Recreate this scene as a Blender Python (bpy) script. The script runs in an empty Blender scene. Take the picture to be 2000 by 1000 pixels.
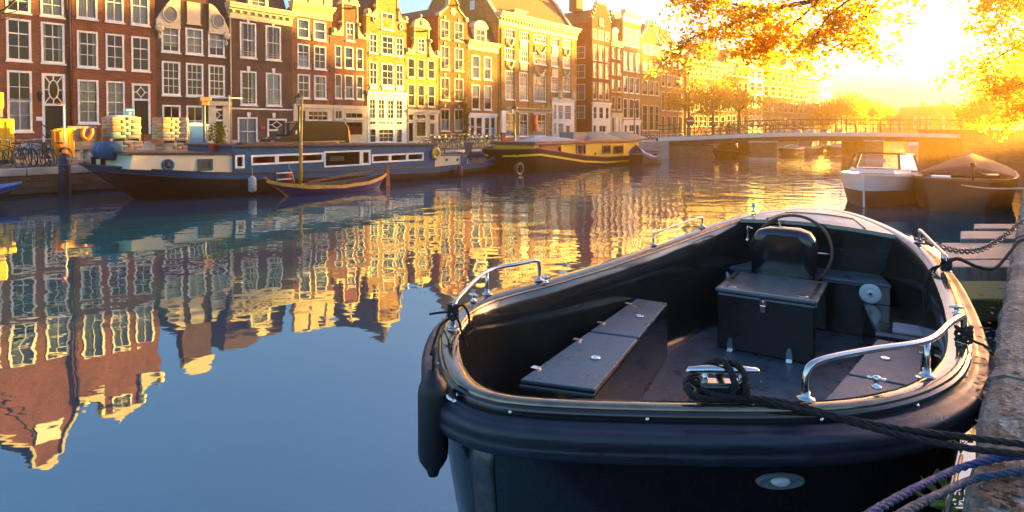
import bpy, math, random
from mathutils import Vector, Matrix
R = math.radians
rnd = random.Random(7)
scene = bpy.context.scene
col = scene.collection
PI = math.pi

# ------------------------------------------------------------------ camera
F, HC, PITCH, PY0 = 1200.0, 2.3, R(1.2), 275.1      # focal length in photo pixels, eye height, pitch, principal row
cam_data = bpy.data.cameras.new('camera')
cam = bpy.data.objects.new('camera', cam_data)
col.objects.link(cam)
cam.location = (0, 0, HC)
cam.rotation_euler = (R(90) - PITCH, 0, 0)
cam_data.sensor_width = 36
cam_data.lens = 36 * F / 2000
cam_data.shift_y = -(500 - PY0) / 2000
cam_data.clip_start = 0.05
cam_data.clip_end = 5000
scene.camera = cam

# ------------------------------------------------------------------ sky, sun, exposure
SUN_AZ, SUN_EL = R(61), R(4.2)                      # azimuth from +Y towards +X
world = bpy.data.worlds.new('World')
scene.world = world
world.use_nodes = True
wn = world.node_tree.nodes; wl = world.node_tree.links
bg = wn['Background']
sky = wn.new('ShaderNodeTexSky')
sky.sky_type = 'NISHITA'
sky.sun_disc = False
sky.sun_elevation = SUN_EL
sky.sun_rotation = SUN_AZ
sky.air_density = 1.0
sky.dust_density = 1.4
sky.ozone_density = 3.2
wl.new(sky.outputs[0], bg.inputs[0])
bg.inputs[1].default_value = 0.085
sl = bpy.data.lights.new('sun', 'SUN')
sl.energy = 5.0
sl.angle = R(0.5)
sl.color = (1.0, 0.66, 0.09)
sun = bpy.data.objects.new('sun', sl)
col.objects.link(sun)
sd = Vector((math.sin(SUN_AZ) * math.cos(SUN_EL), math.cos(SUN_AZ) * math.cos(SUN_EL), math.sin(SUN_EL)))
sun.rotation_euler = sd.to_track_quat('Z', 'Y').to_euler()
sun.location = (60, 20, 60)
vs = scene.view_settings
vs.view_transform = 'Standard'
vs.look = 'None'
vs.exposure = 3.6
vs.gamma = 1
vs.use_curve_mapping = False
cy = scene.cycles
cy.use_denoising = True
cy.max_bounces = 10
cy.diffuse_bounces = 3
cy.glossy_bounces = 4
cy.transmission_bounces = 6
cy.transparent_max_bounces = 16
cy.volume_bounces = 0
cy.caustics_reflective = False
cy.caustics_refractive = False
cy.sample_clamp_indirect = 6

# ------------------------------------------------------------------ geometry of the place
V_CANAL = 1950.0
TH = math.atan((V_CANAL - 1000) / F)                # heading of the canal
U = (math.sin(TH), math.cos(TH)); N = (-math.cos(TH), math.sin(TH))
ZQ = 0.92                                           # far quay above the water
ZN = 1.18                                           # near quay above the water

def ray(px, py):
    a = (px - 1000) / F; b = (PY0 - py) / F
    return (a, math.cos(PITCH) + b * math.sin(PITCH), -math.sin(PITCH) + b * math.cos(PITCH))
def gp(px, py, Z=0.0):
    d = ray(px, py); t = (Z - HC) / d[2]
    return Vector((d[0] * t, d[1] * t, Z))
def at(px, py, y):
    "point on the pixel's ray at the distance y in front of the camera"
    d = ray(px, py); t = y / d[1]
    return Vector((d[0] * t, y, HC + d[2] * t))
class Plane:
    def __init__(s, o, th):
        s.o = o; s.th = th
        s.u = (math.sin(th), math.cos(th)); s.n = (-math.cos(th), math.sin(th))
        s.D = o[0] * s.n[0] + o[1] * s.n[1]; s.S0 = o[0] * s.u[0] + o[1] * s.u[1]
    def hit(s, px, py):
        d = ray(px, py); t = s.D / (d[0] * s.n[0] + d[1] * s.n[1])
        return (d[0] * t * s.u[0] + d[1] * t * s.u[1] - s.S0, HC + d[2] * t)
    def world(s, a, d=0.0, z=0.0):
        return Vector((s.o[0] + s.u[0] * a + s.n[0] * d, s.o[1] + s.u[1] * a + s.n[1] * d, z))
    @property
    def rz(s): return PI / 2 - s.th
_b = gp(100, 298, ZQ)
FD = _b.x * N[0] + _b.y * N[1]                      # distance of the far house fronts
_q = gp(60, 383, 0)
QD = _q.x * N[0] + _q.y * N[1]                      # distance of the far quay wall
def cplane(d): return Plane((N[0] * d, N[1] * d), TH)
FA = cplane(FD)                                     # fronts of the first run of houses
_s = FA.hit(1338, 200)[0]
_p = FA.world(_s)
FB = Plane((_p.x, _p.y), math.atan((2300 - 1000) / F))   # the run behind the bridge turns a little
def cw(s, d, z=0.0):
    return Vector((U[0] * s + N[0] * d, U[1] * s + N[1] * d, z))
RZ = PI / 2 - TH

# ------------------------------------------------------------------ mesh helper
class MB:
    def __init__(s): s.v = []; s.f = []; s.mi = []; s.sm = []
    def add(s, vs_, fs, m=0, smooth=False):
        b = len(s.v); s.v += [tuple(q) for q in vs_]
        for f in fs:
            s.f.append([b + i for i in f]); s.mi.append(m); s.sm.append(smooth)
        return s
    def box(s, x0, x1, y0, y1, z0, z1, m=0):
        return s.add([(x0,y0,z0),(x1,y0,z0),(x1,y1,z0),(x0,y1,z0),(x0,y0,z1),(x1,y0,z1),(x1,y1,z1),(x0,y1,z1)],
                     [(0,3,2,1),(4,5,6,7),(0,1,5,4),(1,2,6,5),(2,3,7,6),(3,0,4,7)], m)
    def quad(s, a, b, c, d, m=0): return s.add([a, b, c, d], [(0,1,2,3)], m)
    def obox(s, p, q, w, h, m=0, up=(0,0,1)):
        "a bar of width w and height h from p to q"
        p = Vector(p); q = Vector(q); d = (q - p).normalized(); up = Vector(up)
        if abs(d.dot(up)) > .98: up = Vector((1, 0, 0))
        a = d.cross(up).normalized() * w / 2; b = a.cross(d).normalized() * h / 2
        vv = [p-a-b, p+a-b, p+a+b, p-a+b, q-a-b, q+a-b, q+a+b, q-a+b]
        return s.add(vv, [(0,1,2,3),(7,6,5,4),(0,4,5,1),(1,5,6,2),(2,6,7,3),(3,7,4,0)], m)
    def prism(s, poly, y0, y1, m=0, plane='xz'):
        n = len(poly)
        if plane == 'xz': vv = [(x, y0, z) for x, z in poly] + [(x, y1, z) for x, z in poly]
        elif plane == 'xy': vv = [(x, y, y0) for x, y in poly] + [(x, y, y1) for x, y in poly]
        else: vv = [(y0, y, z) for y, z in poly] + [(y1, y, z) for y, z in poly]
        return s.add(vv, [tuple(range(n)), tuple(range(2*n-1, n-1, -1))] + [(i, i+n, (i+1) % n + n, (i+1) % n) for i in range(n)], m)
    def loft(s, rings, m=0, smooth=True, close=True, cap0=False, cap1=False):
        n = len(rings[0]); vv = [p for r in rings for p in r]; fs = []
        for i in range(len(rings) - 1):
            for j in range(n if close else n - 1):
                k = (j + 1) % n
                fs.append((i*n+j, i*n+k, (i+1)*n+k, (i+1)*n+j))
        s.add(vv, fs, m, smooth); b = len(s.v) - len(vv)
        if cap0: s.f.append([b + j for j in range(n)][::-1]); s.mi.append(m); s.sm.append(False)
        if cap1: s.f.append([b + (len(rings)-1)*n + j for j in range(n)]); s.mi.append(m); s.sm.append(False)
        return s
    def tube(s, pts, r, n=8, m=0, closed=False, caps=True):
        pts = [Vector(p) for p in pts]; k = len(pts); rings = []; a = None
        for i, p in enumerate(pts):
            if closed: d = pts[(i+1) % k] - pts[i-1]
            else: d = pts[min(i+1, k-1)] - pts[max(i-1, 0)]
            d.normalize()
            if a is None:
                a = d.orthogonal().normalized()
            else:
                a = (a - d * a.dot(d))
                a = a.normalized() if a.length > 1e-6 else d.orthogonal().normalized()
            b = d.cross(a); rr = r[i] if isinstance(r, (list, tuple)) else r
            rings.append([p + (a * math.cos(2*PI*j/n) + b * math.sin(2*PI*j/n)) * rr for j in range(n)])
        if closed: rings.append(rings[0])
        return s.loft(rings, m, True, True, caps and not closed, caps and not closed)
    def lathe(s, prof, c=(0,0,0), n=16, m=0, axis='z', smooth=True):
        rings = []
        for r, h in prof:
            ring = []
            for j in range(n):
                x, y = r * math.cos(2*PI*j/n), r * math.sin(2*PI*j/n)
                q = (x, y, h) if axis == 'z' else ((x, h, y) if axis == 'y' else (h, x, y))
                ring.append((c[0]+q[0], c[1]+q[1], c[2]+q[2]))
            rings.append(ring)
        return s.loft(rings, m, smooth, True, True, True)
    def xform(s, M, start=0):
        for i in range(start, len(s.v)): s.v[i] = tuple(M @ Vector(s.v[i]))
        return s
    def build(s, name, mats, parent=None, bevel=0, kind=None, solid=0, sub=0):
        me = bpy.data.meshes.new(name)
        me.from_pydata(s.v, [], s.f)
        if not isinstance(mats, (list, tuple)): mats = [mats]
        for mt in mats: me.materials.append(mt)
        me.polygons.foreach_set('material_index', s.mi)
        me.polygons.foreach_set('use_smooth', s.sm)
        me.update()
        o = bpy.data.objects.new(name, me)
        col.objects.link(o)
        if parent: o.parent = parent
        if solid:
            md = o.modifiers.new('solid', 'SOLIDIFY'); md.thickness = solid; md.offset = -1
        if bevel:
            md = o.modifiers.new('bevel', 'BEVEL'); md.width = bevel; md.segments = 2; md.limit_method = 'ANGLE'; md.angle_limit = R(40)
        if sub:
            md = o.modifiers.new('sub', 'SUBSURF'); md.levels = sub; md.render_levels = sub
        if kind: o['kind'] = kind
        return o

def build_each(mb, name, mats, parent=None, gap=.015):
    "every separate piece of mb becomes a mesh of its own (pieces that touch stay together)"
    par = list(range(len(mb.v)))
    def fd(i):
        while par[i] != i: par[i] = par[par[i]]; i = par[i]
        return i
    for f in mb.f:
        for i in f[1:]: par[fd(i)] = fd(f[0])
    isl = {}
    for i in range(len(mb.v)): isl.setdefault(fd(i), []).append(i)
    bb = {k: [min(mb.v[i][a] for i in v) - gap for a in range(3)] + [max(mb.v[i][a] for i in v) + gap for a in range(3)] for k, v in isl.items()}
    ks = list(bb); rt = {k: k for k in ks}
    def f2(k):
        while rt[k] != k: k = rt[k]
        return k
    for i, a in enumerate(ks):
        for b in ks[i+1:]:
            if all(bb[a][q] <= bb[b][q+3] and bb[b][q] <= bb[a][q+3] for q in range(3)): rt[f2(a)] = f2(b)
    grp = {}
    for j, f in enumerate(mb.f): grp.setdefault(f2(fd(f[0])), []).append(j)
    out = []
    for js in grp.values():
        m = MB(); mp = {}
        for j in js:
            for i in mb.f[j]:
                if i not in mp: mp[i] = len(m.v); m.v.append(mb.v[i])
            m.f.append([mp[i] for i in mb.f[j]]); m.mi.append(mb.mi[j]); m.sm.append(mb.sm[j])
        out.append(m.build(name, mats, parent))
    return out
def tag(o, label, cat, group=None):
    o['label'] = label; o['category'] = cat
    if group: o['group'] = group
    return o
def thing(name, label, cat, loc=(0,0,0), rz=0.0, group=None):
    o = bpy.data.objects.new(name, None); o.empty_display_size = .3
    col.objects.link(o); o.location = loc; o.rotation_euler = (0, 0, rz)
    return tag(o, label, cat, group)
def copy_tree(o, parent=None):
    c = o.copy(); col.objects.link(c)
    if parent: c.parent = parent
    for ch in list(o.children): copy_tree(ch, c)
    return c
def spline(pts, n=6, closed=False):
    P = [Vector(p) for p in pts]; k = len(P); out = []
    for i in range(k if closed else k - 1):
        if closed: a, b, c, d = P[i-1], P[i], P[(i+1) % k], P[(i+2) % k]
        else: a, b, c, d = P[max(i-1,0)], P[i], P[i+1], P[min(i+2,k-1)]
        for j in range(n):
            t = j / n
            out.append(.5*((2*b) + (c-a)*t + (2*a-5*b+4*c-d)*t*t + (3*b-a-3*c+d)*t**3))
    if not closed: out.append(P[-1])
    return out
# ------------------------------------------------------------------ materials
def mat(name, c, rough=.6, metal=0.0, var=.0, vscale=4.0, bump=0.0, bscale=30.0, c2=None, spec=.5, coat=0.0, rvar=0.0, stretch=(1,1,1), bdet=5):
    m = bpy.data.materials.new(name); m.use_nodes = True
    nt = m.node_tree; b = nt.nodes['Principled BSDF']
    b.inputs['Base Color'].default_value = (*c, 1); b.inputs['Roughness'].default_value = rough
    b.inputs['Metallic'].default_value = metal; b.inputs['Specular IOR Level'].default_value = spec
    b.inputs['Coat Weight'].default_value = coat; b.inputs['Coat Roughness'].default_value = .06
    if var or bump or c2 or rvar:
        tc = nt.nodes.new('ShaderNodeTexCoord'); mp = nt.nodes.new('ShaderNodeMapping')
        mp.inputs['Scale'].default_value = stretch
        nt.links.new(tc.outputs['Object'], mp.inputs[0])
    if var or c2 or rvar:
        ns = nt.nodes.new('ShaderNodeTexNoise'); ns.inputs['Scale'].default_value = vscale; ns.inputs['Detail'].default_value = 6
        ns.inputs['Roughness'].default_value = .65
        nt.links.new(mp.outputs[0], ns.inputs[0])
        rp = nt.nodes.new('ShaderNodeValToRGB'); rp.color_ramp.elements[0].position = .32; rp.color_ramp.elements[1].position = .68
        d = c2 if c2 else tuple(q * (1 - var) for q in c)
        e = c if c2 else tuple(min(1, q * (1 + var)) for q in c)
        rp.color_ramp.elements[0].color = (*d, 1); rp.color_ramp.elements[1].color = (*e, 1)
        nt.links.new(ns.outputs[0], rp.inputs[0]); nt.links.new(rp.outputs[0], b.inputs['Base Color'])
        if rvar:
            mr = nt.nodes.new('ShaderNodeMapRange'); mr.inputs[1].default_value = .3; mr.inputs[2].default_value = .7
            mr.inputs[3].default_value = max(.01, rough - rvar); mr.inputs[4].default_value = rough + rvar
            nt.links.new(ns.outputs[0], mr.inputs[0]); nt.links.new(mr.outputs[0], b.inputs['Roughness'])
    if bump:
        nb = nt.nodes.new('ShaderNodeTexNoise'); nb.inputs['Scale'].default_value = bscale; nb.inputs['Detail'].default_value = bdet
        nt.links.new(mp.outputs[0], nb.inputs[0])
        bp = nt.nodes.new('ShaderNodeBump'); bp.inputs['Strength'].default_value = min(1, bump); bp.inputs['Distance'].default_value = .02 * max(1, bump)
        nt.links.new(nb.outputs[0], bp.inputs['Height']); nt.links.new(bp.outputs[0], b.inputs['Normal'])
    return m

def brick(name, c, mortar=(.32,.28,.23), var=.35, bw=.24, bh=.075):
    m = bpy.data.materials.new(name); m.use_nodes = True
    nt = m.node_tree; b = nt.nodes['Principled BSDF']; b.inputs['Roughness'].default_value = .85; b.inputs['Specular IOR Level'].default_value = .25
    L = nt.links.new
    tc = nt.nodes.new('ShaderNodeTexCoord'); sp = nt.nodes.new('ShaderNodeSeparateXYZ'); L(tc.outputs['Object'], sp.inputs[0])
    ad = nt.nodes.new('ShaderNodeMath'); ad.operation = 'ADD'; L(sp.outputs[0], ad.inputs[0]); L(sp.outputs[1], ad.inputs[1])
    cb = nt.nodes.new('ShaderNodeCombineXYZ'); L(ad.outputs[0], cb.inputs[0]); L(sp.outputs[2], cb.inputs[1])
    br = nt.nodes.new('ShaderNodeTexBrick')
    br.inputs['Color1'].default_value = (*[q * (1 + var) for q in c], 1); br.inputs['Color2'].default_value = (*[q * (1 - var) for q in c], 1)
    mc = [(q * .55 + p * .45) for q, p in zip(c, mortar)]
    br.inputs['Mortar'].default_value = (*mc, 1); br.inputs['Scale'].default_value = 1; br.inputs['Mortar Size'].default_value = .009
    br.inputs['Brick Width'].default_value = bw; br.inputs['Row Height'].default_value = bh
    L(cb.outputs[0], br.inputs[0])
    ns = nt.nodes.new('ShaderNodeTexNoise'); ns.inputs['Scale'].default_value = .9; ns.inputs['Detail'].default_value = 7; ns.inputs['Roughness'].default_value = .7
    mp = nt.nodes.new('ShaderNodeMapping'); mp.inputs['Scale'].default_value = (1, 1, .55); L(tc.outputs['Object'], mp.inputs[0]); L(mp.outputs[0], ns.inputs[0])
    rp = nt.nodes.new('ShaderNodeValToRGB'); rp.color_ramp.elements[0].position = .3; rp.color_ramp.elements[1].position = .7
    rp.color_ramp.elements[0].color = (.62,.6,.6,1); rp.color_ramp.elements[1].color = (1.25,1.2,1.15,1); L(ns.outputs[0], rp.inputs[0])
    mx = nt.nodes.new('ShaderNodeMix'); mx.data_type = 'RGBA'; mx.blend_type = 'MULTIPLY'; mx.inputs[0].default_value = 1
    L(br.outputs[0], mx.inputs[6]); L(rp.outputs[0], mx.inputs[7]); L(mx.outputs[2], b.inputs['Base Color'])
    bp = nt.nodes.new('ShaderNodeBump'); bp.inputs['Strength'].default_value = .5; bp.inputs['Distance'].default_value = .01; bp.invert = True
    L(br.outputs['Fac'], bp.inputs['Height']); L(bp.outputs[0], b.inputs['Normal'])
    return m

def glass(name, tint=(.75,.8,.8), base=.0, wobble=.12):
    m = bpy.data.materials.new(name); m.use_nodes = True
    nt = m.node_tree; L = nt.links.new
    for n_ in list(nt.nodes):
        if n_.type == 'BSDF_PRINCIPLED': nt.nodes.remove(n_)
    out = [n_ for n_ in nt.nodes if n_.type == 'OUTPUT_MATERIAL'][0]
    tr = nt.nodes.new('ShaderNodeBsdfTransparent'); tr.inputs[0].default_value = (*tint, 1)
    gl = nt.nodes.new('ShaderNodeBsdfGlossy'); gl.inputs['Roughness'].default_value = .02; gl.inputs[0].default_value = (1,1,1,1)
    fr = nt.nodes.new('ShaderNodeFresnel'); fr.inputs[0].default_value = 1.5
    ma = nt.nodes.new('ShaderNodeMath'); ma.operation = 'MULTIPLY_ADD'; ma.inputs[1].default_value = .85; ma.inputs[2].default_value = base
    ma.use_clamp = True
    L(fr.outputs[0], ma.inputs[0])
    mx = nt.nodes.new('ShaderNodeMixShader'); L(ma.outputs[0], mx.inputs[0]); L(tr.outputs[0], mx.inputs[1]); L(gl.outputs[0], mx.inputs[2])
    if wobble:
        tc = nt.nodes.new('ShaderNodeTexCoord'); ns = nt.nodes.new('ShaderNodeTexNoise'); ns.inputs['Scale'].default_value = 1.6; ns.inputs['Detail'].default_value = 2
        L(tc.outputs['Object'], ns.inputs[0])
        bp = nt.nodes.new('ShaderNodeBump'); bp.inputs['Strength'].default_value = wobble; bp.inputs['Distance'].default_value = .05
        L(ns.outputs[0], bp.inputs['Height']); L(bp.outputs[0], gl.inputs['Normal']); 
    L(mx.outputs[0], out.inputs[0])
    return m

def leafmat(name, c, t):
    m = bpy.data.materials.new(name); m.use_nodes = True
    nt = m.node_tree; L = nt.links.new; b = nt.nodes['Principled BSDF']; out = [n_ for n_ in nt.nodes if n_.type == 'OUTPUT_MATERIAL'][0]
    b.inputs['Roughness'].default_value = .5; b.inputs['Specular IOR Level'].default_value = .25
    gi = nt.nodes.new('ShaderNodeNewGeometry'); rp = nt.nodes.new('ShaderNodeValToRGB')
    rp.color_ramp.elements[0].color = (*[q*.6 for q in c], 1); rp.color_ramp.elements[1].color = (*[min(1,q*1.5) for q in c], 1)
    L(gi.outputs['Random Per Island'], rp.inputs[0]); L(rp.outputs[0], b.inputs['Base Color'])
    tl = nt.nodes.new('ShaderNodeBsdfTranslucent'); tl.inputs[0].default_value = (*t, 1)
    mx = nt.nodes.new('ShaderNodeMixShader'); mx.inputs[0].default_value = .7
    L(b.outputs[0], mx.inputs[1]); L(tl.outputs[0], mx.inputs[2]); L(mx.outputs[0], out.inputs[0])
    return m

M = {}
M['white'] = mat('white_paint', (.80,.79,.73), .45, var=.08, vscale=3)
M['cream'] = mat('cream_paint', (.62,.54,.36), .5, var=.12, vscale=3)
M['ochre_trim'] = mat('ochre_trim_paint', (.60,.46,.22), .5, var=.15, vscale=3)
M['stone'] = mat('grey_stone', (.34,.33,.31), .8, var=.2, vscale=2, bump=.3)
M['plinth'] = mat('pale_grey_plinth', (.42,.42,.40), .8, var=.15, vscale=2)
M['interior'] = mat('dark_interior', (.022,.017,.015), .9)
M['curtain'] = mat('cream_curtain', (.78,.70,.52), .9, var=.08, vscale=2)
M['net'] = mat('white_net_curtain', (.7,.69,.66), .9, var=.1, vscale=3)
M['redcurtain'] = mat('red_curtain', (.5,.06,.04), .9, var=.2)
M['goldcurtain'] = mat('golden_curtain', (.7,.36,.07), .9, var=.2)
M['pane'] = glass('window_pane')
M['boatpane'] = glass('boat_window_pane', (.85,.85,.85), .06, 0)
M['green_door'] = mat('dark_green_paint', (.006,.014,.011), .45, spec=.3)
M['red_door'] = mat('red_door_paint', (.55,.03,.015), .3)
M['brown_wood'] = mat('brown_wood', (.14,.06,.03), .5, var=.3, vscale=6, stretch=(1,1,.2))
M['rooftile'] = mat('red_roof_tile', (.34,.12,.045), .8, var=.3, vscale=7, bump=.6, bscale=9)
M['darktile'] = mat('dark_roof_tile', (.09,.05,.042), .8, var=.3, vscale=7, bump=.6, bscale=9)
M['lead'] = mat('lead_grey', (.16,.17,.18), .5)
M['iron'] = mat('black_iron', (.015,.015,.016), .45)
M['steel'] = mat('stainless_steel', (.62,.61,.6), .16, 1.0, rvar=.08, vscale=9)
M['chrome'] = mat('chrome', (.8,.8,.8), .08, 1.0)
BR = {
 'A': brick('brick_brown_red', (0.18, 0.056, 0.028)), 'B': brick('brick_russet', (0.19, 0.06, 0.029)), 'C': brick('brick_dark_brown', (0.075, 0.034, 0.022)),
 'D': brick('brick_purple_brown', (0.085, 0.042, 0.032)), 'E': brick('brick_warm_brown', (0.24, 0.085, 0.04)), 'F': brick('brick_red_brown', (0.24, 0.075, 0.038)),
 'G': brick('brick_ochre', (0.46, 0.25, 0.05)), 'H': brick('brick_tan', (0.48, 0.3, 0.065)), 'I': brick('brick_orange_red', (0.32, 0.1, 0.025)),
 'J': brick('brick_orange', (0.36, 0.14, 0.035)), 'K': brick('brick_light_brown', (0.43, 0.22, 0.055)), 'L': brick('brick_deep_red', (0.3, 0.05, 0.02)),
 'M': brick('brick_rust', (0.3, 0.09, 0.04)), 'N': brick('brick_sand', (0.42, 0.24, 0.085)), 'O': brick('brick_amber', (0.37, 0.18, 0.055)),
}
# ------------------------------------------------------------------ canal houses
def wall_grid(mb, x0, x1, z0, z1, holes, y0, rev, m=0):
    "front face at y0 with rectangular holes and reveals of depth rev"
    xs = sorted({x0, x1, *[min(max(h[i], x0), x1) for h in holes for i in (0, 1)]})
    zs = sorted({z0, z1, *[min(max(h[i], z0), z1) for h in holes for i in (2, 3)]})
    for i in range(len(xs) - 1):
        for j in range(len(zs) - 1):
            cx = (xs[i] + xs[i+1]) / 2; cz = (zs[j] + zs[j+1]) / 2
            if any(h[0] < cx < h[1] and h[2] < cz < h[3] for h in holes): continue
            mb.quad((xs[i],y0,zs[j]), (xs[i+1],y0,zs[j]), (xs[i+1],y0,zs[j+1]), (xs[i],y0,zs[j+1]), m)
    for a, b, c, d in holes:
        y1 = y0 + rev
        mb.quad((a,y0,c), (a,y1,c), (a,y1,d), (a,y0,d), m); mb.quad((b,y0,c), (b,y0,d), (b,y1,d), (b,y1,c), m)
        mb.quad((a,y0,d), (a,y1,d), (b,y1,d), (b,y0,d), m); mb.quad((a,y0,c), (b,y0,c), (b,y1,c), (a,y1,c), m)

def pleats(mb, x0, x1, z0, z1, y, amp=.03, per=.16):
    n = max(4, int((x1 - x0) / per * 4)); n = min(n, 40)
    vs_ = []
    for i in range(n + 1):
        x = x0 + (x1 - x0) * i / n; yy = y + amp * math.sin(i * PI / 2 + .3)
        vs_ += [(x, yy, z0), (x, yy, z1)]
    mb.add(vs_, [(2*i, 2*i+2, 2*i+3, 2*i+1) for i in range(n)], 0, True)

def add_window(root, a, b, c, d, nx, ny, style, fm='white', y=0.0, fw=None, arch=0, sill=True, mw=.035, pane='pane'):
    w = b - a; h = d - c
    fw = fw if fw is not None else min(.11, w * .1)
    mb = MB(); ya, yb = y - .025, y + .10
    mb.box(a, a + fw, ya, yb, c, d); mb.box(b - fw, b, ya, yb, c, d)
    mb.box(a + fw, b - fw, ya, yb, d - fw, d); mb.box(a + fw, b - fw, ya, yb, c, c + fw)
    ia, ib, ic, id_ = a + fw, b - fw, c + fw, d - fw
    if ny == 2: zs = [(.5, .06)]
    elif ny >= 3: zs = [(k / ny, .065 if (ny - k) == ny // 2 else mw) for k in range(1, ny)]
    else: zs = []
    for t, ww in zs:
        z = ic + (id_ - ic) * t
        mb.box(ia, ib, y + .012, y + .062, z - ww / 2, z + ww / 2)
    for k in range(1, nx):
        x = ia + (ib - ia) * k / nx
        mb.box(x - mw / 2, x + mw / 2, y + .009, y + .059, ic, id_)
    if sill: mb.box(a - .05, b + .05, y - .11, y + .05, c - .09, c - .001)
    o = mb.build('window', M[fm], root)
    p = MB(); p.quad((ia - .01, y + .045, ic - .01), (ib + .01, y + .045, ic - .01), (ib + .01, y + .045, id_ + .01), (ia - .01, y + .045, id_ + .01))
    p.build('pane', M[pane], o)
    if style in 'csvhwrg':
        q = MB(); yc = y + .17; mt = 'curtain'
        if style == 'c': pleats(q, ia, ib, ic, id_, yc, .02)
        elif style == 'v': pleats(q, ia, ib, ic + h * rnd.uniform(.15, .45), id_, yc, .004, .4)
        elif style == 'h': pleats(q, ia, ib, ic, ic + (id_ - ic) * .55, yc, .02); mt = 'net'
        elif style == 'w': pleats(q, ia, ib, ic, id_, yc, .03); mt = 'net'
        elif style == 'r': pleats(q, ia, ib, ic, id_ - h * .25, yc, .03); mt = 'redcurtain'
        elif style == 'g': pleats(q, ia, ib, ic, id_, yc, .03); mt = 'goldcurtain'
        else:
            k = (ib - ia) * rnd.uniform(.16, .34)
            pleats(q, ia, ia + k, ic, id_, yc); pleats(q, ib - k * rnd.uniform(.7, 1.2), ib, ic, id_, yc)
        q.build('curtain', M[mt], o)
    return o

def add_door(root, a, b, c, d, m='green_door', fm='white', fan=None, fanh=0, y=0.0):
    fw = min(.13, (b - a) * .12)
    mb = MB(); ya, yb = y - .03, y + .12
    mb.box(a, a + fw, ya, yb, c, d); mb.box(b - fw, b, ya, yb, c, d); mb.box(a + fw, b - fw, ya, yb, d - fw, d)
    if fanh: mb.box(a + fw, b - fw, ya, yb, d - fanh - fw, d - fanh)
    o = mb.build('door_frame', M[fm], root)
    dz = d - fw - (fanh if fanh else 0)
    if fanh: dz = d - fanh - fw
    mb = MB(); x0, x1 = a + fw, b - fw; w = x1 - x0; H = dz - c
    mb.box(x0, x1, y + .07, y + .12, c, dz)
    for (u0, u1, v0, v1) in ((.12,.45,.08,.4),(.55,.88,.08,.4),(.12,.45,.5,.9),(.55,.88,.5,.9)):
        mb.box(x0 + w*u0, x0 + w*u1, y + .05, y + .072, c + H*v0, c + H*v1)
    dr = mb.build('door', M[m], root, bevel=.01)
    k = MB(); k.lathe([(.0,-.06),(.03,-.05),(.03,-.03),(.012,-.02),(.012,0)], (x1 - w*.1, y + .06, c + H*.46), 10, 0, 'y'); k.build('handle', M['steel'], dr)
    if fanh:
        f0, f1 = d - fanh, d - fw
        fl = MB(); cx, cz = (x0+x1)/2, (f0+f1)/2
        if fan == 'oval':
            pts = [(cx + w*.27*math.cos(t), y + .03, cz + (f1-f0)*.34*math.sin(t)) for t in [2*PI*i/24 for i in range(24)]]
            fl.tube(pts, .035, 6, closed=True)
            for t in [PI/4 + k*PI/2 for k in range(4)]:
                fl.obox((cx + w*.27*math.cos(t), y+.03, cz + (f1-f0)*.34*math.sin(t)), (cx + w*.48*(1 if math.cos(t)>0 else -1), y+.03, cz + (f1-f0)*.49*(1 if math.sin(t)>0 else -1)), .05, .05)
            for t in (0, PI/2, PI, 3*PI/2):
                fl.obox((cx + w*.27*math.cos(t), y+.032, cz + (f1-f0)*.34*math.sin(t)), (cx + w*.49*math.cos(t), y+.032, cz + (f1-f0)*.49*math.sin(t)), .05, .05)
        else:
            q = [(cx, f0 + (f1-f0)*.1), (cx + w*.3, cz), (cx, f1 - (f1-f0)*.1), (cx - w*.3, cz)]
            for i in range(4): fl.obox((q[i][0], y+.03, q[i][1]), (q[(i+1)%4][0], y+.03, q[(i+1)%4][1]), .04, .05)
            for i in range(4):
                e = [(cx, f0), (x1, cz), (cx, f1), (x0, cz)][i]; fl.obox((q[i][0], y+.032, q[i][1]), (e[0], y+.032, e[1]), .04, .045)
        fl.build('fanlight', M[fm], o)
        p = MB(); p.quad((x0, y+.05, f0), (x1, y+.05, f0), (x1, y+.05, f1), (x0, y+.05, f1)); p.build('pane', M['pane'], o)

def cornice_mb(x0, x1, z0, z1, proj=.45, dent=False):
    h = z1 - z0; mb = MB()
    mb.box(x0, x1, -.08, .25, z0, z0 + h*.55)
    mb.box(x0 - .04, x1 + .04, -.08 - proj*.35, .25, z0 + h*.552, z0 + h*.68)
    mb.box(x0 - .10, x1 + .10, -.08 - proj*.75, .25, z0 + h*.682, z0 + h*.86)
    mb.box(x0 - .14, x1 + .14, -.08 - proj, .25, z0 + h*.862, z1)
    if dent:
        n = int((x1 - x0) / .5)
        for i in range(n):
            x = x0 + (i + .5) * (x1 - x0) / n
            mb.box(x - .09, x + .09, -.08 - proj*.33, -.081, z0 + h*.36, z0 + h*.549)
    return mb

def coping(mb, pts, w=.3, t=.14, y=.17, m=0):
    for p, q in zip(pts[:-1], pts[1:]):
        if (Vector((p[0], 0, p[1])) - Vector((q[0], 0, q[1]))).length < .02: continue
        d = (Vector((q[0], 0, q[1])) - Vector((p[0], 0, p[1]))).normalized() * .03
        mb.obox(Vector((p[0], y, p[1])) - d, Vector((q[0], y, q[1])) + d, .5 if w is None else w + .2, t, m, (0, 0, 1) if abs(d.z) < .028 else (1, 0, 0))

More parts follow.
